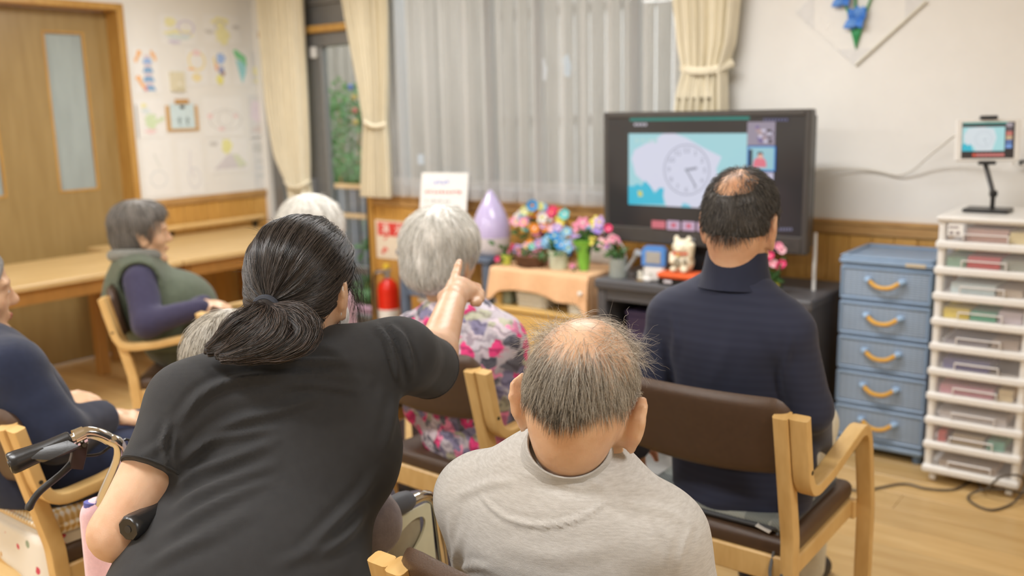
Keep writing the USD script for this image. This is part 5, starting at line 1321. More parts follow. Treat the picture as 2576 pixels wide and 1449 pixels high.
# seat pad with tie strings on the navy man's chair
sc_ = thing('seat_cushion', 'thin grey patchwork seat cushion tied to the chair of the navy shirted man', 'cushion', (-.934, 2.172, .463))
M['patch'] = usdkit.material(stage, '/World/Looks/patchwork', {'tc': ('texture_coordinate', {}), 'mp': ('mapping', {'scale': (14, 14, 14)}), 'v': ('voronoi_texture', {'scale': 1.0, 'metric': 'chebychev'}), 'w': ('wave_texture', {'scale': 5.0, 'bands_direction': 'diagonal'}), 's': ('rgb_to_bw', {}), 'rp': ('rgb_ramp', {'ramp': [(.2, srgb(88, 92, 92)), (.5, srgb(132, 138, 134)), (.8, srgb(168, 172, 164))]}), 'm': ('mix_color', {'blend_type': 'multiply', 'fac': .35}), 'p': ('principled_bsdf', {'roughness': .9})},
                             [('tc.object', 'mp.vector'), ('mp.vector', 'v.vector'), ('mp.vector', 'w.vector'), ('v.color', 's.color'), ('s.val', 'rp.fac'), ('rp.color', 'm.a'), ('w.color', 'm.b'), ('m.result', 'p.base_color')], surface='p.BSDF')
obj('pad', Vol([rbox((0, 0, .012), (.195, .19, .016), .014, k=.004)], .006).mesh(2), M['patch'], sc_, smooth=True)
obj('binding', tube([(x_, y_, .008) for x_, y_ in np.vstack([rrect(.392, .382, .04, 5), rrect(.392, .382, .04, 5)[:1]])], .006, 8), flat((62, 64, 68)), sc_)
tw = np.array([-.934, 2.172, .463])
for s in (-1, 1):
    a = tw + [s * .175, -.17, .01]
    obj('tie', tube(spline([a, a + [s * .006, -.025, -.03], a + [s * .002, -.05, -.09], a + [s * .012, -.055, -.125], a + [s * .03, -.06, -.13], a + [s * .065, -.055, -.135]], 24), .0042, 8), flat((96, 98, 100)), sc_, world=True)
    obj('tie', tube(spline([a + [s * .012, -.055, -.125], a + [s * .03, -.068, -.11], a + [s * .036, -.066, -.085]], 10), .0036, 8), flat((96, 98, 100)), sc_, world=True)
obj('care_label', moved(bx((-.018, -.012, -.0015), (.018, .012, .0015), .0008), (.150, -.195, .008), rotm((0, 1, 0), .25)), M['paper'], sc_)
# cushions on the left chair
M['gingham'] = usdkit.material(stage, '/World/Looks/gingham', {'tc': ('texture_coordinate', {}), 'mp': ('mapping', {'scale': (1, 1, 1)}), 'w1': ('wave_texture', {'scale': 22.0, 'bands_direction': 'x'}), 'w2': ('wave_texture', {'scale': 22.0, 'bands_direction': 'y'}), 'a': ('math', {'math_type': 'add'}), 'h': ('math', {'math_type': 'multiply', 'value2': .5}), 'rp': ('rgb_ramp', {'ramp': [(.25, srgb(238, 232, 220)), (.5, srgb(226, 200, 150)), (.8, srgb(206, 168, 104))]}), 'p': ('principled_bsdf', {'roughness': .9})},
                               [('tc.object', 'mp.vector'), ('mp.vector', 'w1.vector'), ('mp.vector', 'w2.vector'), ('w1.fac', 'a.value1'), ('w2.fac', 'a.value2'), ('a.value', 'h.value1'), ('h.value', 'rp.fac'), ('rp.color', 'p.base_color')], surface='p.BSDF')
M['sprig'] = usdkit.material(stage, '/World/Looks/sprig_cloth', {'tc': ('texture_coordinate', {}), 'v': ('voronoi_texture', {'scale': 20.0}), 's': ('separate_color', {}), 'lt': ('math', {'math_type': 'less_than', 'value2': .20}), 'g': ('math', {'math_type': 'less_than', 'value2': .45}), 'mm': ('math', {'math_type': 'multiply'}), 'rp': ('rgb_ramp', {'interpolate': False, 'ramp': [(0, srgb(206, 80, 96)), (.2, srgb(206, 80, 96)), (.25, srgb(150, 164, 140)), (.35, srgb(206, 160, 90))]}), 'm': ('mix_color', {'a': srgb(232, 226, 214)}), 'p': ('principled_bsdf', {'roughness': .9})},
                             [('tc.object', 'v.vector'), ('v.distance', 'lt.value1'), ('v.color', 's.color'), ('s.r', 'g.value1'), ('lt.value', 'mm.value1'), ('g.value', 'mm.value2'), ('s.r', 'rp.fac'), ('mm.value', 'm.fac'), ('rp.color', 'm.b'), ('m.result', 'p.base_color')], surface='p.BSDF')
gc = thing('seat_cushion', 'yellow gingham cushion on the left edge armchair', 'cushion', (-2.32, 1.175, .487))
obj('pad', Vol([rbox((0, 0, .028), (.222, .226, .034), .030, k=.004), ell((0, 0, .034), (.19, .20, .036), k=.02)], .007).mesh(2), M['gingham'], gc, smooth=True)
obj('piping', tube([(x_, y_, .026) for x_, y_ in np.vstack([rrect(.446, .454, .05, 5), rrect(.446, .454, .05, 5)[:1]])], .006, 8), M['gingham'], gc)
sc2 = thing('seat_cloth', 'cream sprigged cloth draped over the seat of the left edge armchair', 'cloth', (-2.32, 1.175, .466))


def skirt_cloth():
    sec = dense(np.vstack([rrect(.408, .452, .05, 5), rrect(.408, .452, .05, 5)[:1]]), .012); a = np.arctan2(sec[:, 1], sec[:, 0]); rows = []
    rows.append(np.column_stack([sec * .02, np.full(len(sec), .018)])); rows.append(np.column_stack([sec * .9, np.full(len(sec), .018)]))
    for k_ in range(8):
        t = k_ / 7; g = 1.0 + .012 * t + .035 * t * np.sin(a * 11 + .6) * .5
        rows.append(np.column_stack([sec * g[:, None], .012 - t * (.150 + .05 * np.sin(a * 2 + 2.2))]))
    P = np.array(rows); nr, nc = P.shape[:2]; ii, jj = np.meshgrid(np.arange(nr - 1), np.arange(nc - 1), indexing='ij'); q = (ii * nc + jj).ravel()
    return P.reshape(-1, 3), np.vstack([np.stack([q, q + 1, q + nc + 1], 1), np.stack([q, q + nc + 1, q + nc], 1)])


obj('cloth', thicken(skirt_cloth(), .004), M['sprig'], sc2, smooth=True)

# ================================================================== wheelchair
wx, wy = -1.485, .70
wch = thing('wheelchair', 'wheelchair with a pink covered back, black hand grips and cream side panels', 'wheelchair', (wx, 1.0, 0))
M['pinkf'] = mat('pink_fleece', (238, 196, 204), .95, .03, 120, bump=.5, bscale=500, sheen=.4)
M['creamp'] = mat('cream_panel', (226, 222, 190), .45, .02)
gl0, gl1 = at(22, 1168, 1.66), at(182, 1106, 1.72)
gr0, gr1 = at(322, 1332, 1.42), at(440, 1262, 1.52)
postL, postR = np.array([wx - .205, .855, 0]), np.array([wx + .205, .855, 0])
for s, g0, g1, po in ((-1, gl0, gl1, postL), (1, gr0, gr1, postR)):
    d = unit(g1 - g0); top = g1 + d * .05
    pth = spline([g0 + d * .01, g0 + d * .05, g1, g1 + d * .028 + [0, 0, .002], g1 + d * .060 + [0.004, 0, -.022], g1 + d * .078 + [.006, 0, -.062], np.array([po[0], po[1], .66]), np.array([po[0], po[1], .40])], 60)
    obj('push_tube', tube(pth, .0115, 14), M['chrome'], wch, world=True)
    nrm = unit(np.cross(d, [0, 0, 1])); upv = unit(np.cross(nrm, d))
    L_ = np.linalg.norm(g1 - g0) * (.98 if s < 0 else .9)
    sec = []
    prof = [(0, .0175), (.004, .0205), (.014, .0205), (L_ * .35, .0185), (L_ * .6, .0172), (L_ * .97, .0185), (L_, .0165)]
    obj('hand_grip', sweep([g0 + d * a for a, _ in prof], circ(1.0, 8), scale=[r for _, r in prof]), M['black'], wch, world=True, smooth=50, label='black rubber hand grip')
    obj('grip_hole', cylinder(g0 - d * .0012, g0 + d * .002, .006, 12), M['rubber'], wch, world=True)
    if s < 0:
        # clamp, brake lever and its bracket
        c0 = g1 + d * .004
        obj('grip_clamp', [cylinder(c0, c0 + d * .018, .0172, 16)], M['chrome'], wch, world=True)
        obj('clamp_screw', [cylinder(c0 + d * .009 + nrm * .010 - upv * .016, c0 + d * .009 + nrm * .024 - upv * .010, .004, 10)], M['screw'], wch, world=True)
        obj('lever_bracket', sweep([c0 + d * .006 - upv * .012, c0 - d * .004 - upv * .032 + nrm * .004, c0 - d * .016 - upv * .052 + nrm * .006], rrect(.026, .018, .004, 2)), flat((60, 44, 48), .4), wch, world=True)
        lv_ = spline([c0 - d * .008 - upv * .036 + nrm * .004, c0 - d * .040 - upv * .050 + nrm * .010, c0 - d * .085 - upv * .066 + nrm * .014, c0 - d * .112 - upv * .088 + nrm * .016], 20)
        obj('brake_lever', tube(lv_, 1.0, 10, scale=np.interp(np.linspace(0, 1, 20), [0, .3, .85, .97, 1], [.008, .0062, .0062, .0078, .005])), M['rubber'], wch, world=True, label='dark brake lever below the left grip')
        obj('finger_rest', hull([g0 + d * a + nrm * b_ + upv * c for a, b_, c in ((.035, .010, .012), (.035, .019, .0), (.10, .018, .008), (.112, .034, -.004), (.06, .030, -.010), (.10, .030, -.012), (.05, .018, -.014), (.116, .030, -.010))]), M['black'], wch, world=True, smooth=60)
        obj('brake_cable', tube(spline([c0 - d * .004 - upv * .034, c0 + d * .03 - upv * .046, c0 + d * .06 - upv * .040, c0 + d * .085 - upv * .058, np.array([po[0] - .012, po[1], .62])], 20), .0028, 8), M['black'], wch, world=True)
        obj('tube_band', cylinder(np.array([po[0], po[1] - .004, .690]), np.array([po[0], po[1] + .0, .720]), .0165, 14), flat((92, 96, 170)), wch, world=True)
# pink covered backrest
bk = [cap((wx - .205, .865, .40), (wx - .203, .865, .690), .040, .036, k=.02), cap((wx + .205, .865, .40), (wx + .205, .865, .690), .040, .036, k=.02), rbox((wx, .870, .53), (.20, .018, .15), .016, k=.03)]
obj('pink_back_cover', Vol(bk, .007).mesh(4), M['pinkf'], wch, smooth=True, world=True, label='pink fleece back cover')
obj('seat', Vol([rbox((wx, 1.10, .455), (.195, .225, .03), .02, k=.01)], .008).mesh(2), flat((72, 74, 84)), wch, smooth=True, world=True)
for s in (-1, 1):
    x_ = wx + s * .235
    obj('main_wheel', tube([(x_ + s * .025, .93 + .27 * math.cos(t), .275 + .27 * math.sin(t)) for t in np.linspace(0, 2 * PI, 49)], .014, 8), M['rubber'], wch, world=True)
    obj('wheel_rim', tube([(x_ + s * .025, .93 + .248 * math.cos(t), .275 + .248 * math.sin(t)) for t in np.linspace(0, 2 * PI, 49)], .008, 8), M['chrome'], wch, world=True)
    for k_ in range(12): obj('spoke', cylinder((x_ + s * .025, .93, .275), (x_ + s * .025, .93 + .248 * math.cos(k_ * PI / 6), .275 + .248 * math.sin(k_ * PI / 6)), .0018, 5), M['chrome'], wch, world=True)
    obj('hub', cylinder((x_ + s * .0, .93, .275), (x_ + s * .04, .93, .275), .022, 16), M['chrome'], wch, world=True)
    obj('front_caster', [tube([(x_ - s * .02, 1.34 + .062 * math.cos(t), .076 + .062 * math.sin(t)) for t in np.linspace(0, 2 * PI, 25)], .014, 8), cylinder((x_ - s * .028, 1.34, .076), (x_ - s * .012, 1.34, .076), .052, 20)], M['rubber'], wch, world=True)
    obj('side_frame', tube(arc_path([(x_ - s * .005, .87, .43), (x_ - s * .005, 1.33, .43), (x_ - s * .01, 1.40, .16), (x_ - s * .02, 1.34, .14)], .05), .0115, 10), M['chrome'], wch, world=True)
    # arm: padded tube with chrome bend in front
    za, y0, y1 = .675, .955, 1.275
    obj('arm_tube', tube(arc_path([(x_, .90, .44), (x_, .90, za), (x_, y1 + .075, za), (x_, y1 + .10, .44)], .055), .0115, 12), M['chrome'], wch, world=True)
    obj('arm_pad', sweep([(x_, y0, za + .004), (x_, y0 + .01, za + .006), (x_, y1 - .02, za + .006), (x_, y1 - .004, za + .004), (x_, y1 + .008, za)], circ(1.0, 14), scale=[.017, .0225, .0225, .021, .013]), flat((92, 96, 104), .5), wch, world=True, label='grey padded armrest')
    pn = Polygon([(.92, .46), (y1 + .075, .46), (y1 + .06, .655), (.92, .655)]).buffer(-.012).buffer(.012).difference(affinity.rotate(affinity.scale(Point(y1 - .02, .59).buffer(1, 24), .070, .032), 30))
    obj('side_panel', on_wall(ext(pn, .005), (x_ - (.0025), 0, 0), (0, 1, 0), (0, 0, 1)), M['creamp'], wch, smooth=False, world=True, label='cream side panel with an oval opening')
    obj('panel_lining', on_wall(ext(sbox(.94, .48, y1 + .04, .64), .002), (x_ - s * .012, 0, 0), (0, 1, 0), (0, 0, 1)), flat((170, 158, 132)), wch, smooth=False, world=True)
    if s > 0: obj('sticker', on_wall(ext(Polygon([(y1 - .085, .535), (y1 - .06, .545), (y1 - .055, .575), (y1 - .075, .56), (y1 - .09, .565)]), .0006), (x_ + .0028, 0, 0), (0, 1, 0), (0, 0, 1)), flat((70, 176, 140)), wch, smooth=False, world=True)
    obj('footrest', bx((wx + s * .03, 1.46, .10), (wx + s * .18, 1.58, .115), .005), M['black'], wch, world=True)
    obj('footrest_tube', tube(arc_path([(x_ - s * .03, 1.36, .40), (x_ - s * .05, 1.48, .30), (x_ - s * .06, 1.50, .11)], .05), .010, 10), M['chrome'], wch, world=True)
# ================================================================== people
def skinmat(name, color, color2):
    return usdkit.material(stage, f'/World/Looks/{name}', {'tc': ('texture_coordinate', {}), 'nz': ('noise_texture', {'scale': 22.0, 'detail': 4.0}), 'rp': ('rgb_ramp', {'ramp': [(.35, srgb(*color2)), (.62, srgb(*color))]}), 'nb': ('noise_texture', {'scale': 420.0, 'detail': 2.0}), 'b': ('bump', {'strength': .18, 'distance': .0012}),
                           'p': ('principled_bsdf', {'roughness': .40, 'subsurface_weight': .12, 'subsurface_scale': .006, 'specular_ior_level': .45})},
                           [('tc.object', 'nz.vector'), ('nz.fac', 'rp.fac'), ('rp.color', 'p.base_color'), ('tc.object', 'nb.vector'), ('nb.fac', 'b.height'), ('b.normal', 'p.normal')], surface='p.BSDF')


M['skin_a'] = skinmat('skin_fair', (215, 177, 147), (203, 160, 128))
M['skin_b'] = skinmat('skin_warm', (218, 179, 146), (205, 161, 126))
M['skin_c'] = skinmat('skin_tan', (218, 172, 138), (204, 152, 118))


def hairmat(name, dark, light, rough=.42):
    """three tones of hair; the strands are shared out between them"""
    dark, light = np.array(dark, float), np.array(light, float)
    return [usdkit.material(stage, f'/World/Looks/{name}_{i}', {'p': ('principled_bsdf', {'base_color': srgb(*(dark + (light - dark) * f)), 'roughness': rough, 'specular_ior_level': .4})}, [], surface='p.BSDF') for i, f in enumerate((0, .5, 1))]


def solidhair(name, dark, light, sc=(60, 60, 10)):
    return mat(name, light, .5, .03, 1.0, dark=dark, stretch=sc)


def cloth(name, color, rough=.9, var=.03, weave=900, bump=.35, sheen=.15, scale=60, dark=None, stretch=None):
    return mat(name, color, rough, var, scale, bump=bump, bscale=weave, bdist=.0008, sheen=sheen, spec=.25, dark=dark, stretch=stretch)


class Head:
    """frame of a head: C midway between the ears, R to the person's right, F forward, U up"""
    def __init__(s, C, yaw, pitch=0.0, roll=0.0, k=1.0):
        F_ = np.array([-math.sin(yaw) * math.cos(pitch), math.cos(yaw) * math.cos(pitch), math.sin(pitch)]); R_ = np.array([math.cos(yaw), math.sin(yaw), 0.0]); U_ = np.cross(R_, F_)
        s.R = math.cos(roll) * R_ - math.sin(roll) * U_; s.U = math.sin(roll) * R_ + math.cos(roll) * U_; s.F = F_; s.C = np.asarray(C, float); s.k = k; s.A = np.array([s.R, s.F, s.U])

    def w(s, *p):
        p = np.asarray(p[0] if len(p) == 1 else p, float); return s.C + (p * s.k) @ s.A

    def l(s, P): return ((np.asarray(P) - s.C) @ s.A.T) / s.k

    def e(s, c, rad, k=.015, op='+'): return ell(s.w(*c), np.array(rad) * s.k, s.A, k, op)

    def c(s, a, b_, ra, rb=None, k=.012, op='+', flat=None): return cap(s.w(*a), s.w(*b_), ra * s.k, (ra if rb is None else rb) * s.k, None if flat is None else (flat[0] @ s.A, flat[1]), k, op)


def head_prims(h, ear_out=.0, male=True, ek=1.0):
    j = 1.0 if male else .93; ed = -.007 * (ek > 1)
    P = [h.e((0, -.002, .040), (.0755, .0965, .0880), .02), h.e((0, -.035, -.01), (.062, .055, .06), .03), h.e((0, .046, -.028), (.058 * j, .050, .076), .03)]
    for s in (-1, 1):
        P += [h.c((s * .047 * j, .018, -.062), (s * .014, .080, -.098), .020, .018, .02), h.e((s * .042, .058, -.020), (.020, .022, .022), .02), h.c((s * .046, .080, .030), (s * .012, .092, .030), .011, .010, .012)]
        P.append(h.e((s * .032, .098, .008), (.017, .012, .011), .010, '-')); P.append(h.e((s * .032, .083, .008), (.013, .0125, .012), .004))
    P += [h.c((0, .090, .022), (0, .113, -.018), .008, .0115, .010), h.e((0, .104, -.024), (.017, .011, .009), .008), h.c((-.018, .094, -.052), (.018, .094, -.052), .006, .006, .006), h.c((-.016, .092, -.062), (.016, .092, -.062), .0065, .0065, .005), h.e((0, .086, -.096), (.018, .016, .015), .012)]
    for s in (-1, 1):   # ears
        o = ear_out
        pts = [(.074, .008, -.028), (.079 + .3 * o, -.004, -.030), (.083 + .7 * o, -.016, -.012), (.086 + o, -.022, .008), (.086 + o, -.018, .024), (.082 + .7 * o, -.004, .032), (.077 + .2 * o, .008, .024)]
        for a, b_ in zip(pts[:-1], pts[1:]): P.append(h.c((s * a[0], a[1], a[2] * ek + ed), (s * b_[0], b_[1], b_[2] * ek + ed), .0052, .0052, .004))
        P.append(h.e((s * (.080 + .6 * o), -.006, .002 + ed), (.0075 + .4 * o, .018, .029 * ek), .006)); P.append(h.e((s * (.079 + .25 * o), .002, -.032 * ek + ed), (.0055, .010, .011), .005)); P.append(h.e((s * .066, .004, -.020), (.013, .022, .026), .010))
    return P


def hand_prims(Wr, d, n, thumb, curl=.35, k=1.0, bend=None):
    """relaxed hand: wrist Wr, direction d, back-of-hand normal n, thumb side vector; curl in radians per joint"""
    d, n = unit(d), unit(n); t = unit(thumb - d * (thumb @ d)); P = []
    Wr = np.asarray(Wr, float)
    P.append(cap(Wr, Wr + d * .03 * k, .024 * k, .026 * k, (n, .62), .012))
    for i, off in enumerate((.026, .009, -.009, -.025)): P.append(cap(Wr + d * .022 * k + t * off * .7 * k, Wr + d * (.082 - .004 * abs(i - 1)) * k + t * off * k, .012 * k, .0108 * k, None, .010))
    for i, (off, L_) in enumerate(zip((.027, .009, -.009, -.026), (.070, .078, .073, .058))):
        p = Wr + d * (.084 - .004 * abs(i - 1)) * k + t * off * k; a = 0.0
        for q, (fr, r0, r1) in enumerate(((.44, .0098, .0090), (.31, .0090, .0082), (.25, .0082, .0066))):
            a += curl * (.8 + .3 * q) + .05 * i; v = d * math.cos(a) - n * math.sin(a) + t * (off * .8); v = unit(v); q1 = p + v * L_ * fr * k
            P.append(cap(p, q1, r0 * k, r1 * k, None, .0035)); p = q1
    th0 = Wr + d * .020 * k + t * .022 * k; th1 = th0 + (d * .55 + t * .75 - n * .25) * .036 * k; th2 = th1 + (d * .85 + t * .35 - n * .35) * .030 * k; th3 = th2 + (d * .95 + t * .05 - n * .3) * .025 * k
    P += [cap(th0, th1, .0145 * k, .0115 * k, None, .008), cap(th1, th2, .0110 * k, .0100 * k, None, .004), cap(th2, th3, .0098 * k, .0078 * k, None, .004)]
    return P


def displace_folds(m, folds, px=True):
    """adds cloth folds: each (points, amplitude, half width) follows a line over the cloth as surveyed from the front"""
    v = m.vertices; n = m.vertex_normals; X, Y_, D = proj(v); vis = ((v - EYE) * n).sum(1) < 0
    out = np.zeros(len(v))
    for pts, amp, wd in folds:
        c = spline(pts, 24) if len(pts) > 2 else np.linspace(pts[0], pts[1], 24); best = np.full(len(v), 1e9); tt = np.zeros(len(v))
        for i in range(23):
            a, b_ = c[i], c[i + 1]; e = b_ - a; t = np.clip(((X - a[0]) * e[0] + (Y_ - a[1]) * e[1]) / (e @ e + 1e-9), 0, 1); dd = np.hypot(X - a[0] - t * e[0], Y_ - a[1] - t * e[1]); k_ = dd < best; best[k_] = dd[k_]; tt[k_] = ((i + t) / 23)[k_]
        taper = np.clip(np.sin(PI * np.clip(tt, 0.02, .98)), 0, 1) ** .6
        out += amp * taper * (np.exp(-(best / wd) ** 2) - .45 * np.exp(-((best - 1.7 * wd) / wd) ** 2))
    m.vertices = v + n * (out * vis)[:, None]
    return m


def wrinkle(m, amp, scale, seed=0, stretch=(1, 1, 1)):
    m.vertices = m.vertices + m.vertex_normals * ((meshkit.fbm(m.vertices * scale * np.array(stretch) + 50, 3, seed) - .5) * 2 * amp)[:, None]; return m


HW = {}


def strands(parent, name, paths, width, m, label=None, tip=.3):
    """hair strands: paths (N, K, 3) in world space"""
    if isinstance(m, list):
        n = len(paths)
        for i, mm in enumerate(m): strands(parent, name, paths[i::3], width, mm, label, tip)
        return
    paths = np.asarray(paths); N, K = paths.shape[:2]; P = local(parent, paths.reshape(-1, 3)) if isinstance(parent, Usd.Prim) and parent.GetTypeName() == 'Xform' else paths.reshape(-1, 3)
    c = UsdGeom.BasisCurves.Define(stage, numbered(path_of(parent), name)); c.CreateTypeAttr('linear'); c.CreateCurveVertexCountsAttr(Vt.IntArray.FromNumpy(np.full(N, K, np.int32)))
    c.CreatePointsAttr(Vt.Vec3fArray.FromNumpy(P.astype(np.float32)))
    w_ = np.tile(np.interp(np.linspace(0, 1, K), [0, .6, 1], [1, .85, tip]) * width, N) if np.ndim(width) == 0 else (np.asarray(width)[:, None] * np.interp(np.linspace(0, 1, K), [0, .6, 1], [1, .85, tip])[None]).ravel()
    c.CreateWidthsAttr(Vt.FloatArray.FromNumpy(w_.astype(np.float32))); c.SetWidthsInterpolation('vertex')
    UsdShade.MaterialBindingAPI.Apply(c.GetPrim()).Bind(m); return tag(c.GetPrim(), label, None, None, 'stuff')


def groom(vol, h, n, mask, grow, length, lift=.004, K=8, jit=.25, curl=0.0, droop=0.0, seed=1, base=None, stick=1.0):
    """short hair on a head: roots where mask(local point) is positive, combed along grow(local points)"""
    r_ = np.random.default_rng(seed); pts = []
    while sum(len(p) for p in pts) < n:
        d = r_.normal(size=(n * 3, 3)); d /= np.linalg.norm(d, axis=1, keepdims=True); L_ = d * np.array([.078, .10, .092]) + [0, -.002, .036]; keep = r_.random(len(L_)) < mask(L_); pts.append(L_[keep])
    L_ = np.vstack(pts)[:n]; P = h.w(L_)
    for _ in range(4): P = P - vol.grad(P) * vol.sample(P)[:, None]
    ln = length(h.l(P)) if callable(length) else np.full(n, length); ln = ln * r_.uniform(.6, 1.25, n); out = [P]; phase = r_.uniform(0, 6.28, n); jv = r_.normal(size=(n, 3)) * jit; lf = lift * r_.uniform(.25, 1.6, n)
    for k_ in range(1, K):
        g = vol.grad(P); d = grow(h.l(P)) @ h.A + jv + (r_.normal(size=(n, 3)) * jit * .3); d = d - [0, 0, droop * k_ / K]; d = d - g * (d * g).sum(1)[:, None] * stick; d /= np.linalg.norm(d, axis=1, keepdims=True) + 1e-9
        if curl: d = d + curl * (np.sin(phase + k_ * 1.3)[:, None] * np.cross(d, g) + .5 * np.cos(phase + k_ * 1.3)[:, None] * g)
        P = P + d * (ln / (K - 1))[:, None]; s_ = vol.sample(P); tgt = lf * min(1, (k_ / (K - 1)) * 1.3); P = P + g * np.where(s_ < tgt, tgt - s_, 0)[:, None]; out.append(P)
    return np.stack(out, 1)


def person(label, base, group=None): return thing('person', label, 'person', (base[0], base[1], 0))


def whorl(c):
    """combing direction: away from the whorl at local point c"""
    def g(L_):
        d = L_ - np.asarray(c, float); n = L_ - [0, 0, .04]; n = n / (np.linalg.norm(n, axis=1, keepdims=True) + 1e-9); d = d - n * (d * n).sum(1)[:, None]; return d / (np.linalg.norm(d, axis=1, keepdims=True) + 1e-9)
    return g


def limbs(J, off=0.0, parts=('torso', 'arms', 'legs'), arm=1.0, leg=1.0, depth=.68, bust=0.0):
    """trunk and limbs from joints J (world); off thickens for clothes. J: pv, wa, ch, nb, sl, sr, el, er, wl, wr, hl, hr, kl, kr, al, ar, fr (front), w (half widths pelvis, waist, chest)"""
    fr = unit(J['fr']); P = []
    if 'torso' in parts:
        wp, ww, wc = J['w']; o = off
        P += [cap(J['pv'], J['wa'], wp + o, ww + o, (fr, depth + .06), .05), cap(J['wa'], J['ch'], ww + o, wc + o, (fr, depth), .05), cap(J['ch'], J['ch'] * .45 + J['nb'] * .55, wc + o, .085 + o, (fr, depth), .05)]
        P += [cap(J['sl'], J['sr'], .056 + o, .056 + o, None, .045)]
        for s in ('sl', 'sr'): P.append(cap(J['nb'] * .8 + J['ch'] * .2, J[s] * .8 + J['nb'] * .2, .050 + o, .050 + o, None, .03))
        if J.get('belly') is not None: P.append(ell(J['belly'], np.array([.13, .10, .12]) + o, np.array([np.cross(fr, [0, 0, 1]), fr, [0, 0, 1]]), .05))
    if 'arms' in parts:
        for s, e, w_ in (('sl', 'el', 'wl'), ('sr', 'er', 'wr')): P += [cap(J[s], J[e], (.051 * arm + off), (.041 * arm + off), None, .03), cap(J[e], J[w_], (.041 * arm + off), (.029 * arm + off), None, .015)]
    if 'legs' in parts:
        for a, b_, c in (('hl', 'kl', 'al'), ('hr', 'kr', 'ar')): P += [cap(J[a], J[b_], .086 * leg + off, .060 * leg + off, None, .04), cap(J[b_], J[c], .058 * leg + off, .042 * leg + off, None, .02)]
    return P


def feet(J, fr, t, m):
    for a in ('al', 'ar'):
        A = J[a]; f_ = unit([fr[0], fr[1], 0]); obj('shoe', Vol([cap(A + [0, 0, -.045], [A[0] + f_[0] * .13, A[1] + f_[1] * .13, .028], .040, .034, k=.02), cap([A[0] - f_[0] * .03, A[1] - f_[1] * .03, .034], [A[0] + f_[0] * .14, A[1] + f_[1] * .14, .028], .032, .028, k=.02), dict(fn=lambda P: -P[..., 2], lo=None, hi=None, k=.004, op='&')], .009).mesh(2), m, t, smooth=True, world=True)


def sit(pv, yaw, knee=.42, spread=.10, shin=.0, hipdrop=.02):
    """thighs and shins of someone sitting at pelvis pv"""
    f_ = np.array([-math.sin(yaw), math.cos(yaw), 0]); r_ = np.array([math.cos(yaw), math.sin(yaw), 0]); J = {}
    for s, n in ((-1, 'l'), (1, 'r')):
        J['h' + n] = pv + r_ * s * .085 - [0, 0, hipdrop]; J['k' + n] = pv + r_ * s * spread + f_ * knee + [0, 0, -.015 - hipdrop]
        a = J['k' + n] + f_ * shin; J['a' + n] = np.array([a[0], a[1], .085])
    return J


def eyes(h, t, m=None):
    for s in (-1, 1):
        obj('eye', [ico(h.w(s * .032, .0865, .008), (.0095 * h.k, .0080 * h.k, .0048 * h.k), 2)], flat((232, 228, 222), .2), t, world=True); obj('iris', [ico(h.w(s * .032, .0915, .008), .0040 * h.k, 1)], flat((52, 38, 30), .2), t, world=True)


DARK = flat((44, 40, 40), .6)
# ------------------------------------------------------------------ the woman in black
def V3(*p): return np.array(p, float)


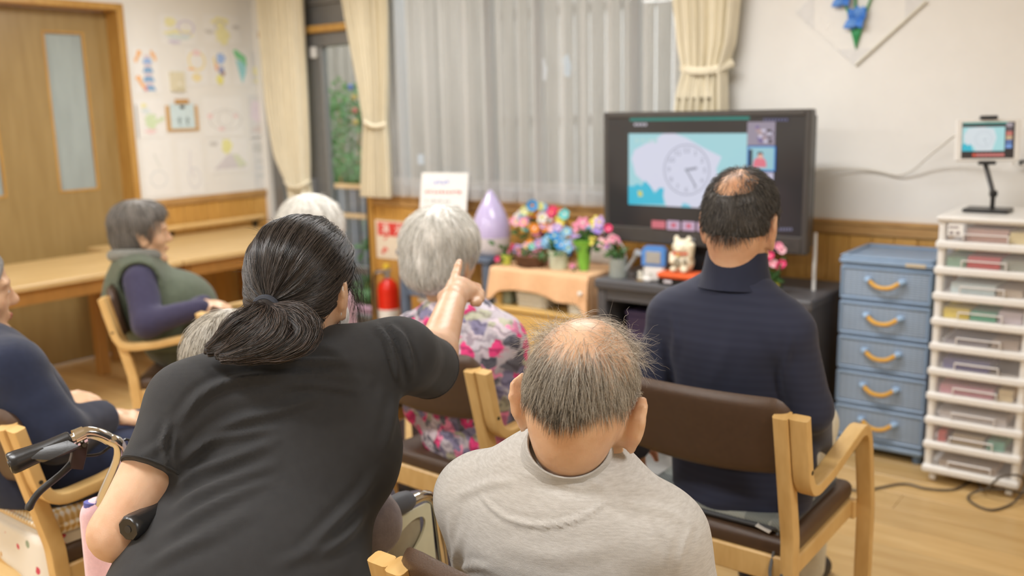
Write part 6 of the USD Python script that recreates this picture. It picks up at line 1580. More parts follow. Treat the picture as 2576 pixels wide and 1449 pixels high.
def build_woman():
    t = person('person in a black T-shirt with a low dark ponytail, leaning over the wheelchair and pointing', (-1.15, .70))
    h = Head(at(755, 742, 1.70), math.radians(25), math.radians(-6), math.radians(2), 1.04)
    J = dict(sl=at(472, 1012, 1.57), sr=at(1006, 895, 1.71), nb=at(745, 872, 1.69), ch=at(708, 1070, 1.67), wa=at(668, 1290, 1.60), pv=at(606, 1540, 1.50), el=at(296, 1340, 1.47), wl=at(468, 1283, 1.67), er=at(1098, 884, 1.93), wr=at(1140, 752, 2.11))
    lat = unit(J['sr'] - J['sl']); up = unit(J['nb'] - J['wa']); J['fr'] = unit(np.cross(up, lat)); J['w'] = (.195, .166, .172)
    pv = J['pv']
    for s, n in ((-1, 'l'), (1, 'r')):
        J['h' + n] = pv + V3(.085 * s, 0, -.03); J['k' + n] = V3(pv[0] + .09 * s, pv[1] + .06, .075); J['a' + n] = V3(pv[0] + .09 * s, pv[1] - .33, .06)
    skin = limbs(J, -.024, ('torso',), depth=.66) + limbs(J, 0, ('arms',), arm=1.04) + limbs(J, -.012, ('legs',)) + head_prims(h, .002, False)
    skin += [cap(h.w(0, -.02, -.04), J['nb'], .056, .062, None, .03)]
    # left hand resting behind the wheelchair back
    skin += hand_prims(J['wl'], unit(J['wl'] - J['el']), V3(0, -.6, .8), V3(.2, .8, .6), .5, .95)
    body = Vol(skin, .0075)
    bm = body.mesh(4)
    # the pointing hand is meshed finely and joined to the forearm
    W_ = J['wr']
    mcp = [at(1140, 714, 2.165), at(1160, 710, 2.18), at(1176, 718, 2.185), at(1189, 732, 2.18)]
    hp = [cap(J['er'] * .25 + W_ * .75, W_, .0330, .0275, None, .01), cap(W_, at(1150, 735, 2.15), .030, .028, None, .012)]
    for q, wgt in zip(mcp, (.7, .7, .65, .6)): hp.append(cap(W_ * .75 + q * .25, q, .0165, .0135, None, .012))
    for ch_ in ([mcp[0], at(1147, 690, 2.195), at(1152, 672, 2.215), at(1156, 659, 2.23)], [mcp[1], at(1201, 724, 2.215), at(1205, 741, 2.195), at(1192, 748, 2.17)], [mcp[2], at(1208, 737, 2.20), at(1208, 752, 2.18), at(1193, 757, 2.16)], [mcp[3], at(1206, 748, 2.18), at(1202, 761, 2.165), at(1190, 763, 2.15)]):
        for a, b_, r0, r1 in zip(ch_[:-1], ch_[1:], (.0118, .0100, .0092), (.0102, .0094, .0076)): hp.append(cap(a, b_, r0, r1, None, .004))
    tb_ = [at(1118, 748, 2.13), at(1136, 738, 2.20), at(1160, 745, 2.225), at(1178, 752, 2.215)]
    for a, b_, r0, r1 in zip(tb_[:-1], tb_[1:], (.017, .013, .011), (.013, .011, .009)): hp.append(cap(a, b_, r0, r1, None, .006))
    hm_ = Vol(hp, .0032).mesh(3)
    bodyj = (np.vstack([bm.vertices, hm_.vertices]), np.vstack([bm.faces, hm_.faces + len(bm.vertices)]))
    bm2 = m3.Manifold(m3.Mesh(np.array(bm.vertices, np.float32), np.array(bm.faces, np.uint32))) + m3.Manifold(m3.Mesh(np.array(hm_.vertices, np.float32), np.array(hm_.faces, np.uint32)))
    if bm2.status() == m3.Error.NoError and not bm2.is_empty(): bodyj = arr(bm2)
    obj('body', bodyj, M['skin_a'], t, smooth=True, world=True)
    obj('fingernail', ico(mcp[0] * 0 + at(1156, 660, 2.222), (.005, .004, .006), 1), flat((240, 206, 190), .3), t, world=True)
    eyes(h, t)
    # T-shirt
    sR, sL = at(1083, 926, 1.845), at(383, 1188, 1.50)
    sh_ = limbs(J, .006, ('torso',), depth=.67)
    sh_ += [cap(J['sr'], sR, .066, .061, None, .03, cut=True), cap(J['sl'], sL, .062, .053, None, .03, cut=True), cap(J['pv'], J['pv'] + V3(-.0, -.03, -.10), .200, .200, (J['fr'], .78), .05), ell(at(930, 1120, 1.66), (.05, .06, .10), None, .05)]
    sm = Vol(sh_, .0052).mesh(5)
    sm = wrinkle(sm, .0014, 16, 3)
    f_ = [([(452, 1062), (500, 1000), (560, 966), (641, 949), (793, 943), (925, 962)], .0042, 13), ([(462, 1146), (527, 1097), (603, 1059), (679, 1040), (755, 1016), (815, 992)], .0045, 14), ([(455, 1168), (497, 1127), (565, 1101), (690, 1076)], .0046, 11), ([(444, 1232), (482, 1195), (565, 1161), (690, 1112)], .0046, 13), ([(429, 1298), (489, 1249), (603, 1203), (690, 1170)], .0044, 14), ([(414, 1347), (489, 1294), (603, 1238), (680, 1210)], .0036, 14),
          ([(770, 1380), (830, 1328), (906, 1249), (944, 1190)], .0046, 14), ([(804, 1402), (876, 1347), (929, 1260)], .0042, 13), ([(700, 1420), (800, 1380), (900, 1320)], .0025, 16), ([(641, 925), (755, 911), (868, 911)], .0036, 11), ([(690, 968), (793, 968), (925, 985)], .0034, 11), ([(950, 822), (978, 860), (996, 910), (1008, 965)], .0050, 9), ([(975, 816), (1012, 850), (1032, 900), (1036, 950)], .0038, 9), ([(1000, 985), (985, 1060), (968, 1130)], .0030, 12), ([(425, 1060), (412, 1120), (425, 1180)], .0044, 9), ([(440, 1090), (436, 1140), (446, 1190)], .0036, 8), ([(356, 1150), (400, 1120), (428, 1080)], .0022, 12), ([(400, 1400), (520, 1340), (640, 1290)], .0026, 16), ([(360, 1430), (470, 1380), (600, 1330)], .0024, 15)]
    sm = displace_folds(sm, [(p, a * (1.75 if np.mean([q_[1] for q_ in p]) > 1050 else 2.5), w_) for p, a, w_ in f_])
    obj('t_shirt', sm, cloth('black_jersey', (53, 53, 54), .92, .03, 1500, .45, .08), t, smooth=True, world=True, label='black short sleeved T-shirt')
    for p, d, r in ((sR, unit(sR - J['sr']), .0615), (sL, unit(sL - J['sl']), .0535)):
        a = unit(np.cross(d, [0, 0, 1])); b_ = np.cross(d, a)
        ringp = lambda off, rr: np.array([p + d * off + (a * math.cos(q) + b_ * math.sin(q)) * rr for q in np.linspace(0, 2 * PI, 41)])
        obj('sleeve_hem', tube(ringp(-.003, r - .002), .0028, 6), cloth('black_jersey_hem_%d' % int(r * 1e4), (50, 50, 51), .92, .03, 1500, .4, .05), t, world=True)
    nbx = unit(h.w(0, -.02, -.04) - J['nb']); a = unit(np.cross(nbx, [0, 1, .2])); b_ = np.cross(nbx, a)
    obj('neckband', tube([J['nb'] + nbx * .012 + (a * math.cos(q) + b_ * math.sin(q)) * .070 for q in np.linspace(0, 2 * PI, 41)], .0075, 8), cloth('black_rib', (48, 48, 49), .92, .03, 1500, .4, .05), t, world=True)
    obj('trousers', Vol(limbs(J, .006, ('legs',)) + [ell(pv - V3(0, 0, .03), (.19, .15, .12), None, .05)], .010).mesh(4), flat((58, 60, 70), .9), t, smooth=True, world=True)
    # hair drawn back to the tie
    solid = solidhair('dark_hair_mass', (30, 26, 24), (56, 48, 44), (9, 9, 90)); hm = hairmat('dark_hair', (25, 22, 21), (74, 67, 63), .30)
    tie = h.w(-.004, -.116, -.012)
    hp = [h.e((0, -.004, .042), (.085, .105, .0935), .02), h.e((0, -.052, -.012), (.066, .056, .062), .03), h.e((0, .03, .07), (.074, .07, .06), .02)]
    vol = Vol(hp + [plane(h.w(0, .062, .02), h.F - .55 * h.U), plane(h.w(0, .02, -.066), -h.U + .45 * h.F), h.e((.090, .012, -.01), (.030, .024, .050), .008, '-'), h.e((-.090, .012, -.01), (.030, .024, .050), .008, '-')], .006)
    hmesh = vol.mesh(3); L_ = h.l(hmesh.vertices); tl_ = h.l(tie); d0 = unit(tl_ - V3(0, 0, .035)); q = L_ - V3(0, 0, .035); q = q / np.linalg.norm(q, axis=1, keepdims=True); ang = np.arctan2(q @ unit(np.cross(d0, [1, 0, 0])), q @ V3(1, 0, 0)); dist = np.arccos(np.clip(q @ d0, -1, 1))
    gr = meshkit.noise(np.stack([np.cos(ang) * 9, np.sin(ang) * 9, dist * .8], -1), 5) + .6 * meshkit.noise(np.stack([np.cos(ang) * 22, np.sin(ang) * 22, dist * 1.2], -1), 6)
    hmesh.vertices = hmesh.vertices + hmesh.vertex_normals * ((gr - .8) * .0065)[:, None]
    hr_ = obj('hair', hmesh, solid, t, smooth=True, world=True, label='dark hair drawn back')
    r_ = np.random.default_rng(11)
    full = Vol(hp, .007)
    # strands run over the scalp from the hairline to the tie
    N = 5200; d = r_.normal(size=(N * 3, 3)); d /= np.linalg.norm(d, axis=1, keepdims=True)
    front = d @ V3(0, 1, 0); upz = d[:, 2]; ok = (front < .62 + .35 * upz) & (upz > -.50 + .35 * np.maximum(front, 0) * 2) & ~((np.abs(d[:, 0]) > .6) & (front > -.05) & (upz < -.12))
    d = d[ok][:N]; N = len(d); K = 11; paths = []
    sag = r_.normal(size=(N, 1)) * .03; offs = r_.uniform(-.0022, .0032, N)
    cut0 = r_.uniform(0, .55, N) * (r_.random(N) < .5)
    for k_ in range(K):
        u_ = cut0 + (1 - cut0) * (k_ / (K - 1)); v = d * (1 - u_)[:, None] + d0 * u_[:, None]; v[:, 2] -= .30 * np.sin(u_ * PI) * (np.abs(d[:, 0]) > .3) * .35 * (1 - np.abs(d[:, 2])); v = v + sag * np.sin(u_ * PI)[:, None] * np.cross(d, d0); v /= np.linalg.norm(v, axis=1, keepdims=True)
        P = h.w(V3(0, 0, .035) + v * .10)
        for _ in range(4): P = P - full.grad(P) * full.sample(P)[:, None]
        gk = meshkit.noise(np.stack([np.cos(np.arctan2(v @ unit(np.cross(d0, [1, 0, 0])), v @ V3(1, 0, 0))) * 9, np.sin(np.arctan2(v @ unit(np.cross(d0, [1, 0, 0])), v @ V3(1, 0, 0))) * 9, np.arccos(np.clip(v @ d0, -1, 1)) * .8], -1), 5)
        P = P + full.grad(P) * (offs + .0022 + (gk - .5) * .0065)[:, None]; paths.append(P)
    paths = np.stack(paths, 1); strands(t, 'hair_strand', paths, .00085, hm, tip=.9)
    # ponytail
    G = [[(640, 797, 1.555), (580, 832, 1.54), (515, 888, 1.535)], [(668, 812, 1.545), (610, 860, 1.525), (535, 899, 1.525)], [(708, 812, 1.545), (690, 860, 1.52), (610, 893, 1.515), (545, 903, 1.52)], [(738, 806, 1.55), (762, 850, 1.53), (700, 892, 1.515), (605, 906, 1.515)], [(745, 796, 1.56), (778, 828, 1.55), (755, 868, 1.53), (685, 896, 1.52)], [(690, 830, 1.535), (650, 873, 1.515), (575, 903, 1.515)], [(650, 840, 1.55), (590, 868, 1.54), (510, 886, 1.535)]]
    pony = [ell(tie, (.024, .022, .020), h.A, .012)]; allp = []
    for gi, g in enumerate(G):
        c = spline([tie] + [at(*p) for p in g], 22); rad = np.interp(np.linspace(0, 1, 22), [0, .25, .6, 1], [.011, .020, .019, .002]); pony += [cap(c[i], c[i + 1], rad[i] * .72, rad[i + 1] * .72, None, .008) for i in range(21)]
        tt, n_, b2 = frames(c)[1:]; n0 = 620
        for _ in range(n0):
            a, rr = r_.uniform(0, 6.28), math.sqrt(r_.uniform(.25, 1)) * r_.uniform(.9, 1.16); tw_ = r_.normal() * .8; th = a + tw_ * np.linspace(0, 1, 22); wv = 1 + (.22 if _ % 4 else .62) * np.sin(np.linspace(0, r_.uniform(5, 11), 22) + r_.uniform(0, 6.28)) * np.linspace(.2, 1, 22); allp.append((c + (n_ * np.cos(th)[:, None] + b2 * np.sin(th)[:, None]) * (np.maximum(rad, .007) * rr * wv)[:, None])[::2])
    pm = Vol(pony, .005).mesh(2); obj('ponytail', pm, solidhair('dark_ponytail_mass', (22, 19, 18), (40, 33, 30), (60, 60, 60)), t, smooth=True, world=True, label='low dark ponytail')
    strands(t, 'ponytail_strand', np.array(allp), .0008, hairmat('dark_brown_hair', (26, 22, 20), (86, 73, 66), .32), tip=.7)
    obj('hair_tie', tube([tie + (h.R * math.cos(q) * .021 + h.U * math.sin(q) * .019) + h.F * -.004 for q in np.linspace(0, 2 * PI, 25)], .006, 8), flat((38, 42, 52), .7), t, world=True)
    # loose strands by the right ear and at the nape
    fly = []
    for i in range(110):
        a = h.w(.075 + r_.uniform(-.008, .008), .035 + r_.uniform(-.02, .02), .05 + r_.uniform(-.04, .02)); b_ = a + V3(0, 0, -1) * r_.uniform(.05, .12) + h.R * r_.uniform(.0, .022) + h.F * r_.uniform(-.015, .02); fly.append(spline([a, (a + b_) / 2 + h.R * r_.uniform(.004, .016), b_], 11))
    for i in range(70):
        a = h.w(r_.uniform(-.05, .05), -.075, -.045 + r_.uniform(-.02, .01)); b_ = a - h.U * r_.uniform(.01, .04) + h.R * r_.uniform(-.01, .03) - h.F * .008; fly.append(spline([a, (a + b_) / 2 - h.F * .006, b_], 11))
    for i in range(60):
        v = unit(r_.normal(size=3)); v[2] = abs(v[2]); a = h.w(V3(0, -.01, .04) + v * V3(.085, .105, .094)); b_ = a + (v @ h.A) * r_.uniform(.003, .012) + h.R * r_.uniform(-.03, .03) - h.F * .02; fly.append(spline([a, (a + b_) / 2 + (v @ h.A) * .004, b_], 11))
    strands(t, 'loose_strand', np.array(fly), .00035, hm, tip=.5)
    # face mask with its ear loop
    mk = Vol([h.e((0, .066, -.045), (.062, .056, .055), .02), plane(h.w(0, .035, 0), -h.F), plane(h.w(0, 0, -.005), h.U - .15 * h.F)], .005).mesh(2)
    fmk = obj('face_mask', mk, flat((238, 238, 238), .8), t, smooth=True, world=True, label='white face mask')
    for s in (-1, 1):
        obj('ear_loop', tube([(lambda q: q)(p) for p in (lambda A_: spline(A_, 24))([h.w(s * .056, .055, -.02), h.w(s * .078, .02, .025), h.w(s * .084, -.006, .034), h.w(s * .088, -.022, .016), h.w(s * .083, -.014, -.022), h.w(s * .070, .012, -.055), h.w(s * .052, .048, -.075)])], .0016, 6), flat((238, 238, 236), .8), t, world=True)
    return t


# ------------------------------------------------------------------ the man in grey
def build_grey_man():
    t = person('person with thinning grey hair in a light grey sweatshirt, seated nearest the camera', (-.75, 1.2))
    h = Head(at(1458, 1024, 1.41), math.radians(17), math.radians(-4), math.radians(6), 1.06)
    yaw = math.radians(5); Fr = V3(-math.sin(yaw), math.cos(yaw), 0)
    J = dict(sl=at(1200, 1252, 1.56), sr=at(1662, 1352, 1.39), nb=at(1424, 1166, 1.46), fr=unit(Fr + V3(0, 0, -.12)))
    J['ch'] = at(1428, 1335, 1.485); J['pv'] = V3(J['ch'][0] + .005, J['ch'][1] + .05, .56); J['wa'] = J['pv'] * .5 + J['ch'] * .5; J['w'] = (.165, .155, .160)
    lat = V3(math.cos(yaw), math.sin(yaw), 0)
    J['el'] = J['sl'] + V3(0, .06, -.25) - lat * .02; J['er'] = J['sr'] + V3(0, .06, -.25) + lat * .05; J['wl'] = J['el'] + Fr * .19 + lat * .06 + V3(0, 0, -.02); J['wr'] = J['er'] + Fr * .20 - lat * .07 + V3(0, 0, -.02)
    J.update(sit(V3(J['pv'][0], J['pv'][1] + .01, .53), math.radians(16), .38, .075))
    skin = limbs(dict(J, nb=J['nb'] - V3(0, 0, .05), sl=J['sl'] - V3(0, 0, .03), sr=J['sr'] - V3(0, 0, .03)), -.030, ('torso',)) + limbs(J, -.012, ('arms', 'legs')) + head_prims(h, .010, True, 1.14) + [cap(h.w(0, -.028, -.045), J['nb'] + V3(0, 0, .0), .054, .048, None, .02)]
    for w_, e_, th in (('wl', 'el', lat), ('wr', 'er', -lat)): skin += hand_prims(J[w_], unit(J[w_] - J[e_]), V3(0, 0, 1), th, .3)
    body = Vol(skin, .0058); bm = body.mesh(4); obj('body', bm, M['skin_b'], t, smooth=True, world=True)
    eyes(h, t)
    sh_ = limbs(J, .008, ('torso',), depth=.70) + [ell(J['ch'] - J['fr'] * .03 + V3(0, 0, -.02), (.16, .10, .16), None, .05)]
    for s, e, w_ in (('sl', 'el', 'wl'), ('sr', 'er', 'wr')): sh_ += [cap(J[s], J[e], .066, .054, None, .035), cap(J[e], J[w_], .052, .040, None, .02)]
    sh_ += [ell(J['pv'] + V3(0, .0, 0), (.175, .13, .12), None, .05)]
    sm = Vol(sh_, .0055).mesh(5); sm = wrinkle(sm, .0012, 14, 5)
    f_ = [([(1205, 1236), (1222, 1262), (1270, 1301), (1340, 1321), (1420, 1316), (1490, 1286), (1552, 1238)], .0036, 6.5), ([(1300, 1180), (1370, 1205), (1450, 1222), (1520, 1225)], .0042, 11), ([(1330, 1160), (1400, 1180), (1480, 1205), (1540, 1240)], .0036, 9), ([(1150, 1250), (1180, 1235), (1240, 1215), (1300, 1210)], .0036, 12), ([(1520, 1255), (1600, 1270), (1680, 1290), (1730, 1320)], .0032, 13), ([(1130, 1300), (1140, 1370), (1150, 1440)], .0045, 9), ([(1160, 1320), (1150, 1390), (1140, 1449)], .0040, 9), ([(1140, 1440), (1180, 1425), (1240, 1430)], .0032, 10), ([(1745, 1310), (1718, 1380), (1700, 1449)], .0026, 9), ([(1640, 1300), (1680, 1350), (1690, 1420)], .0024, 14), ([(1250, 1370), (1400, 1400), (1560, 1370)], .0018, 22)]
    sm = displace_folds(sm, f_)
    gm = mat('grey_marl', (197, 194, 189), .95, .03, 1.0, bump=.55, bscale=900, bdist=.001, sheen=.08, spec=.2, dark=(181, 177, 171), stretch=(70, 70, 420))
    obj('sweatshirt', sm, gm, t, smooth=True, world=True, label='light grey marl sweatshirt')
    nx = unit(h.w(0, -.028, -.045) - J['nb']); nx = unit(nx * .8 + V3(0, -.1, .35)); a = unit(np.cross(nx, [0, 1, .2])); b_ = np.cross(nx, a); c0 = J['nb'] + nx * .034 - J['fr'] * .010 + lat * .010
    prof = []
    for q in np.linspace(0, 2 * PI, 49):
        dr = a * math.cos(q) + b_ * math.sin(q); prof.append([c0 + dr * rr + nx * zz for rr, zz in ((.092, -.030), (.078, -.012), (.0685, .014), (.0645, .034), (.0622, .0365), (.0600, .032), (.060, .0), (.060, -.02))])
    prof = np.array(prof); n1, n2 = prof.shape[:2]; ii, jj = np.meshgrid(np.arange(n1 - 1), np.arange(n2 - 1), indexing='ij'); q = (ii * n2 + jj).ravel()
    obj('collar', (prof.reshape(-1, 3), np.vstack([np.stack([q, q + n2, q + n2 + 1], 1), np.stack([q, q + n2 + 1, q + 1], 1)])), mat('grey_rib', (190, 187, 182), .95, .03, 1.0, bump=.6, bscale=700, sheen=.08, dark=(172, 168, 162), stretch=(40, 40, 300)), t, smooth=True, world=True, label='ribbed stand collar')
    obj('trousers', Vol(limbs(J, .004, ('legs',)) + [ell(J['pv'] - V3(0, 0, .03), (.175, .14, .11), None, .05)], .010).mesh(4), flat((92, 90, 86), .9), t, smooth=True, world=True); feet(J, Fr, t, DARK)
    # sparse hair
    hv = Vol(head_prims(h, .010, True, 1.14) + [cap(h.w(0, -.028, -.045), J['nb'], .054, .048, None, .02)], .006)
    b0 = unit([0, .16, 1.0])

    def dens(L_, a0=42, a1=74, mid=0):
        v = L_ - V3(0, 0, .03); v = v / np.linalg.norm(v, axis=1, keepdims=True); ang = np.degrees(np.arccos(np.clip(v @ b0, -1, 1))); m = np.clip((ang - a0) / (a1 - a0), 0, 1) ** 1.3; m = m * np.clip((L_[:, 2] - .008 + .007 * np.cos(L_[:, 0] * 60)) / .020, 0, 1)
        m = m * (L_[:, 1] < .055 + .3 * (L_[:, 2] - .03)) * ~((np.abs(L_[:, 0]) > .058) & (L_[:, 1] > -.028) & (L_[:, 1] < .02) & (L_[:, 2] < .036)); return m
    g = whorl((0, -.035, .14))
    gv = lambda L_: g(L_) + V3(0, 0, -.25)
    grey = hairmat('grey_hair', (130, 122, 110), (216, 209, 196), .42); dk = hairmat('dark_grey_hair', (44, 42, 40), (104, 100, 94), .42)
    strands(t, 'hair_strand', groom(hv, h, 4600, lambda L_: dens(L_) * .9, gv, lambda L_: .026 + .014 * (L_[:, 2] > .05), .0045, 8, .16, .12, 0, 21), .00036, grey, 'thin grey hair')
    strands(t, 'hair_strand', groom(hv, h, 1700, lambda L_: dens(L_, 60, 92) * np.exp(-((L_[:, 0] + .012) / .052) ** 2) * (L_[:, 1] < -.01), gv, .032, .0035, 8, .14, .1, 0, 22), .00040, dk, 'darker hair at the back')
    strands(t, 'hair_strand', groom(hv, h, 420, lambda L_: .6 * (1 - dens(L_, 20, 55)) * (L_[:, 2] > .06), lambda L_: g(L_) * .6 + V3(.5, -.2, 0), .05, .010, 8, .4, .3, 0, 23, stick=.8), .00028, grey)
    # longer wisps standing off the crown's rim
    strands(t, 'wisp', groom(hv, h, 520, lambda L_: dens(L_, 26, 34) * (1 - dens(L_, 50, 66)) * (.25 + .75 * (np.abs(L_[:, 0]) > .03)) * (L_[:, 2] > .06), lambda L_: np.stack([np.sign(L_[:, 0]) * .55, np.full(len(L_), -.1) - .4 * L_[:, 1] * 8, np.full(len(L_), .25)], 1), .050, .016, 9, .35, .25, .3, 24, stick=.55), .00030, grey)
    return t


# ------------------------------------------------------------------ the man in navy
def build_navy_man():
    t = person('person with a small bald crown in a navy high collared sweater, seated before the television', (-.94, 2.15))
    h = Head(at(1860, 566, 2.20), math.radians(5), math.radians(-3), math.radians(3), 1.03)
    yaw = math.radians(2); Fr = V3(-math.sin(yaw), math.cos(yaw), 0); lat = V3(math.cos(yaw), math.sin(yaw), 0)
    J = dict(sl=at(1692, 796, 2.31), sr=at(1983, 838, 2.13), nb=at(1850, 706, 2.22), fr=Fr)
    J['ch'] = at(1842, 850, 2.24); J['pv'] = V3(J['ch'][0] - .0, 2.125, .57); J['wa'] = J['pv'] * .5 + J['ch'] * .5; J['w'] = (.156, .142, .146)
    J['el'] = at(1632, 1010, 2.36); J['wl'] = at(1602, 1118, 2.50); J['er'] = at(2036, 1030, 2.17); J['wr'] = at(2056, 1118, 2.42)
    J.update(sit(V3(J['pv'][0], J['pv'][1] + .05, .57), math.radians(9), .40, .080))
    skin = limbs(J, -.026, ('torso',)) + limbs(J, -.012, ('arms', 'legs')) + head_prims(h, .0, True, 1.15) + [cap(h.w(0, -.025, -.045), J['nb'], .056, .064, None, .03)]
    skin += hand_prims(J['wl'], V3(-.1, .25, -1), V3(-1, 0, -.1), V3(0, 1, .2), .3, 1.0) + hand_prims(J['wr'], V3(-.05, .6, -.8), V3(1, .1, .1), V3(0, .5, .6), .3)
    obj('body', Vol(skin, .0075).mesh(4), M['skin_c'], t, smooth=True, world=True); eyes(h, t)
    sh_ = limbs(J, .008, ('torso',), depth=.68)
    for s, e, w_ in (('sl', 'el', 'wl'), ('sr', 'er', 'wr')): sh_ += [cap(J[s], J[e], .060, .052, None, .010), cap(J[e], J[w_], .050, .038, None, .02)]
    hem = J['pv'] + V3(0, -.012, -.098); sh_ += [cap(J['pv'], hem, .178, .176, (Fr, .74), .04), plane(hem, (0, 0, -1))]
    sm = Vol(sh_, .0068).mesh(5); sm = wrinkle(sm, .002, 10, 9, (1, 1, .6))
    f_ = [([(1700, 900), (1720, 1000), (1760, 1080)], .004, 16), ([(1850, 800), (1820, 900), (1780, 980)], .0028, 20), ([(1930, 830), (1960, 900), (1990, 960)], .003, 16), ([(1690, 790), (1700, 850), (1690, 920)], .004, 9), ([(1990, 840), (1976, 920), (1972, 1000)], .004, 9), ([(1780, 700), (1850, 712), (1920, 730)], .0035, 8), ([(1740, 730), (1850, 745), (1960, 775)], .0025, 10), ([(1640, 1230), (1760, 1262), (1900, 1270)], .003, 14)]
    sm = displace_folds(sm, f_)
    nm = usdkit.material(stage, '/World/Looks/navy_knit', {'tc': ('texture_coordinate', {}), 'w': ('wave_texture', {'bands_direction': 'z', 'scale': 16.0, 'distortion': .6}), 'rp': ('rgb_ramp', {'ramp': [(0, srgb(40, 44, 63)), (1, srgb(44, 48, 67))]}), 'nb': ('noise_texture', {'scale': 900.0}), 'b': ('bump', {'strength': .35, 'distance': .0008}), 'p': ('principled_bsdf', {'roughness': .82, 'sheen_weight': .12, 'specular_ior_level': .3})},
                         [('tc.object', 'w.vector'), ('w.fac', 'rp.fac'), ('rp.color', 'p.base_color'), ('tc.object', 'nb.vector'), ('nb.fac', 'b.height'), ('b.normal', 'p.normal')], surface='p.BSDF')
    obj('sweater', sm, nm, t, smooth=True, world=True, label='navy knitted sweater')
    nx = unit(V3(-.0, .06, 1)); a = lat; b_ = np.cross(nx, a); c0 = J['nb'] + nx * .048; prof = []
    for q in np.linspace(0, 2 * PI, 49):
        dr = a * math.cos(q) * 1.04 + b_ * math.sin(q); prof.append([c0 + dr * rr + nx * zz for rr, zz in ((.092, -.062), (.080, -.042), (.0735, -.016), (.068, .020), (.0655, .023), (.063, .020), (.063, -.03))])
    prof = np.array(prof); n1, n2 = prof.shape[:2]; ii, jj = np.meshgrid(np.arange(n1 - 1), np.arange(n2 - 1), indexing='ij'); q = (ii * n2 + jj).ravel()
    obj('collar', (prof.reshape(-1, 3), np.vstack([np.stack([q, q + n2, q + n2 + 1], 1), np.stack([q, q + n2 + 1, q + 1], 1)])), cloth('navy_rib', (38, 42, 60), .85, .03, 800), t, smooth=True, world=True, label='navy stand collar')
    obj('trousers', Vol(limbs(J, .010, ('legs',)) + [ell(J['pv'] + V3(0, .03, -.04), (.165, .11, .095), None, .04)], .009).mesh(4), cloth('cream_cotton', (222, 216, 196), .9, .03, 400), t, smooth=True, world=True); feet(J, Fr, t, DARK)
    hp = head_prims(h, .0, True, 1.15); hv = Vol(hp + [cap(h.w(0, -.025, -.045), J['nb'], .056, .064, None, .03)], .007)
    b0 = unit([-.05, -.66, .75])

    def dens(L_, a0=11, a1=34):
        v = (L_ - V3(.0, 0, .03)) * V3(1.15, .85, 1); v = v / np.linalg.norm(v, axis=1, keepdims=True); ang = np.degrees(np.arccos(np.clip(v @ b0, -1, 1))); m = np.clip((ang - a0) / (a1 - a0), 0, 1); m = np.clip(m + .12 * (L_[:, 1] > -.02), 0, 1)
        m = m * np.clip((L_[:, 2] + .018 + .016 * np.cos(L_[:, 0] * 42)) / .018, 0, 1) * (L_[:, 1] < .075 + .3 * (L_[:, 2] - .03)); return m * ~((np.abs(L_[:, 0]) > .058) & (L_[:, 1] > -.024) & (L_[:, 1] < .02) & (L_[:, 2] < .034))
    capm = Vol([h.e((0, -.004, .038), (.0795, .1005, .0895), .02), h.e((0, -.038, -.012), (.064, .058, .062), .03), plane(h.w(0, .055, .02), h.F - .5 * h.U), plane(h.w(0, 0, -.020), -h.U), h.e((-.004, -.072, .118), (.060, .056, .048), .014, '-'), h.e((.085, .004, -.01), (.028, .024, .044), .006, '-'), h.e((-.085, .004, -.01), (.028, .024, .044), .006, '-')], .006).mesh(3)
    obj('hair', wrinkle(capm, .002, 60, 4), solidhair('black_grey_hair_mass', (40, 37, 35), (66, 62, 58), (70, 70, 20)), t, smooth=True, world=True, label='short dark hair')
    hm = hairmat('black_grey_hair', (34, 31, 29), (104, 99, 93), .38); g = whorl((0, -.03, .14))
    strands(t, 'hair_strand', groom(hv, h, 5600, dens, lambda L_: g(L_) + V3(0, 0, -.3), .026, .0075, 7, .18, .1, 0, 31), .0008, hm)
    strands(t, 'hair_strand', groom(hv, h, 700, lambda L_: .25 * (L_[:, 2] > .05), lambda L_: g(L_) + V3(.3, -.2, 0), .034, .006, 7, .25, .1, 0, 32), .0004, hm)
    return t


# ------------------------------------------------------------------ the woman in the floral blouse
def white_perm(t, h, col_d, col_l, seed, full=1.0, n=3600, nape=-.085):
    hp = [h.e((0, -.008, .046), (.097 * full, .116 * full, .100 * full), .02), h.e((0, -.052, -.020), (.080, .062, .066), .03)]
    cuts = [plane(h.w(0, .066, .02), h.F - .5 * h.U), plane(h.w(0, .01, nape), -h.U + .25 * h.F), h.e((.09, .05, -.035), (.05, .05, .06), .01, '-'), h.e((-.09, .05, -.035), (.05, .05, .06), .01, '-')]
    m = Vol(hp + cuts, .007).mesh(3); L_ = h.l(m.vertices)
    ang = np.arctan2(L_[:, 0], -L_[:, 1]); m.vertices = m.vertices + m.vertex_normals * ((meshkit.fbm(np.stack([np.cos(ang) * 6, np.sin(ang) * 6, L_[:, 2] * 14], -1) + 9, 3, seed) - .5) * .022)[:, None]
    obj('hair', m, solidhair(f'perm_mass_{seed}', tuple(np.array(col_d) * .95), col_l, (60, 60, 14)), t, smooth=True, world=True, label='wavy white hair')
    hv = Vol(hp, .008); g = whorl((.01, -.045, .16))
    dens = lambda L_: (L_[:, 1] < .06 + .4 * (L_[:, 2] - .02)) * (L_[:, 2] > nape + .03) * 1.0
    strands(t, 'hair_strand', groom(hv, h, n, dens, lambda L_: g(L_) + V3(0, 0, -.5), .055, .007, 8, .16, .22, .2, seed), .0008, hairmat(f'perm_{seed}', col_d, col_l, .5), tip=.5)


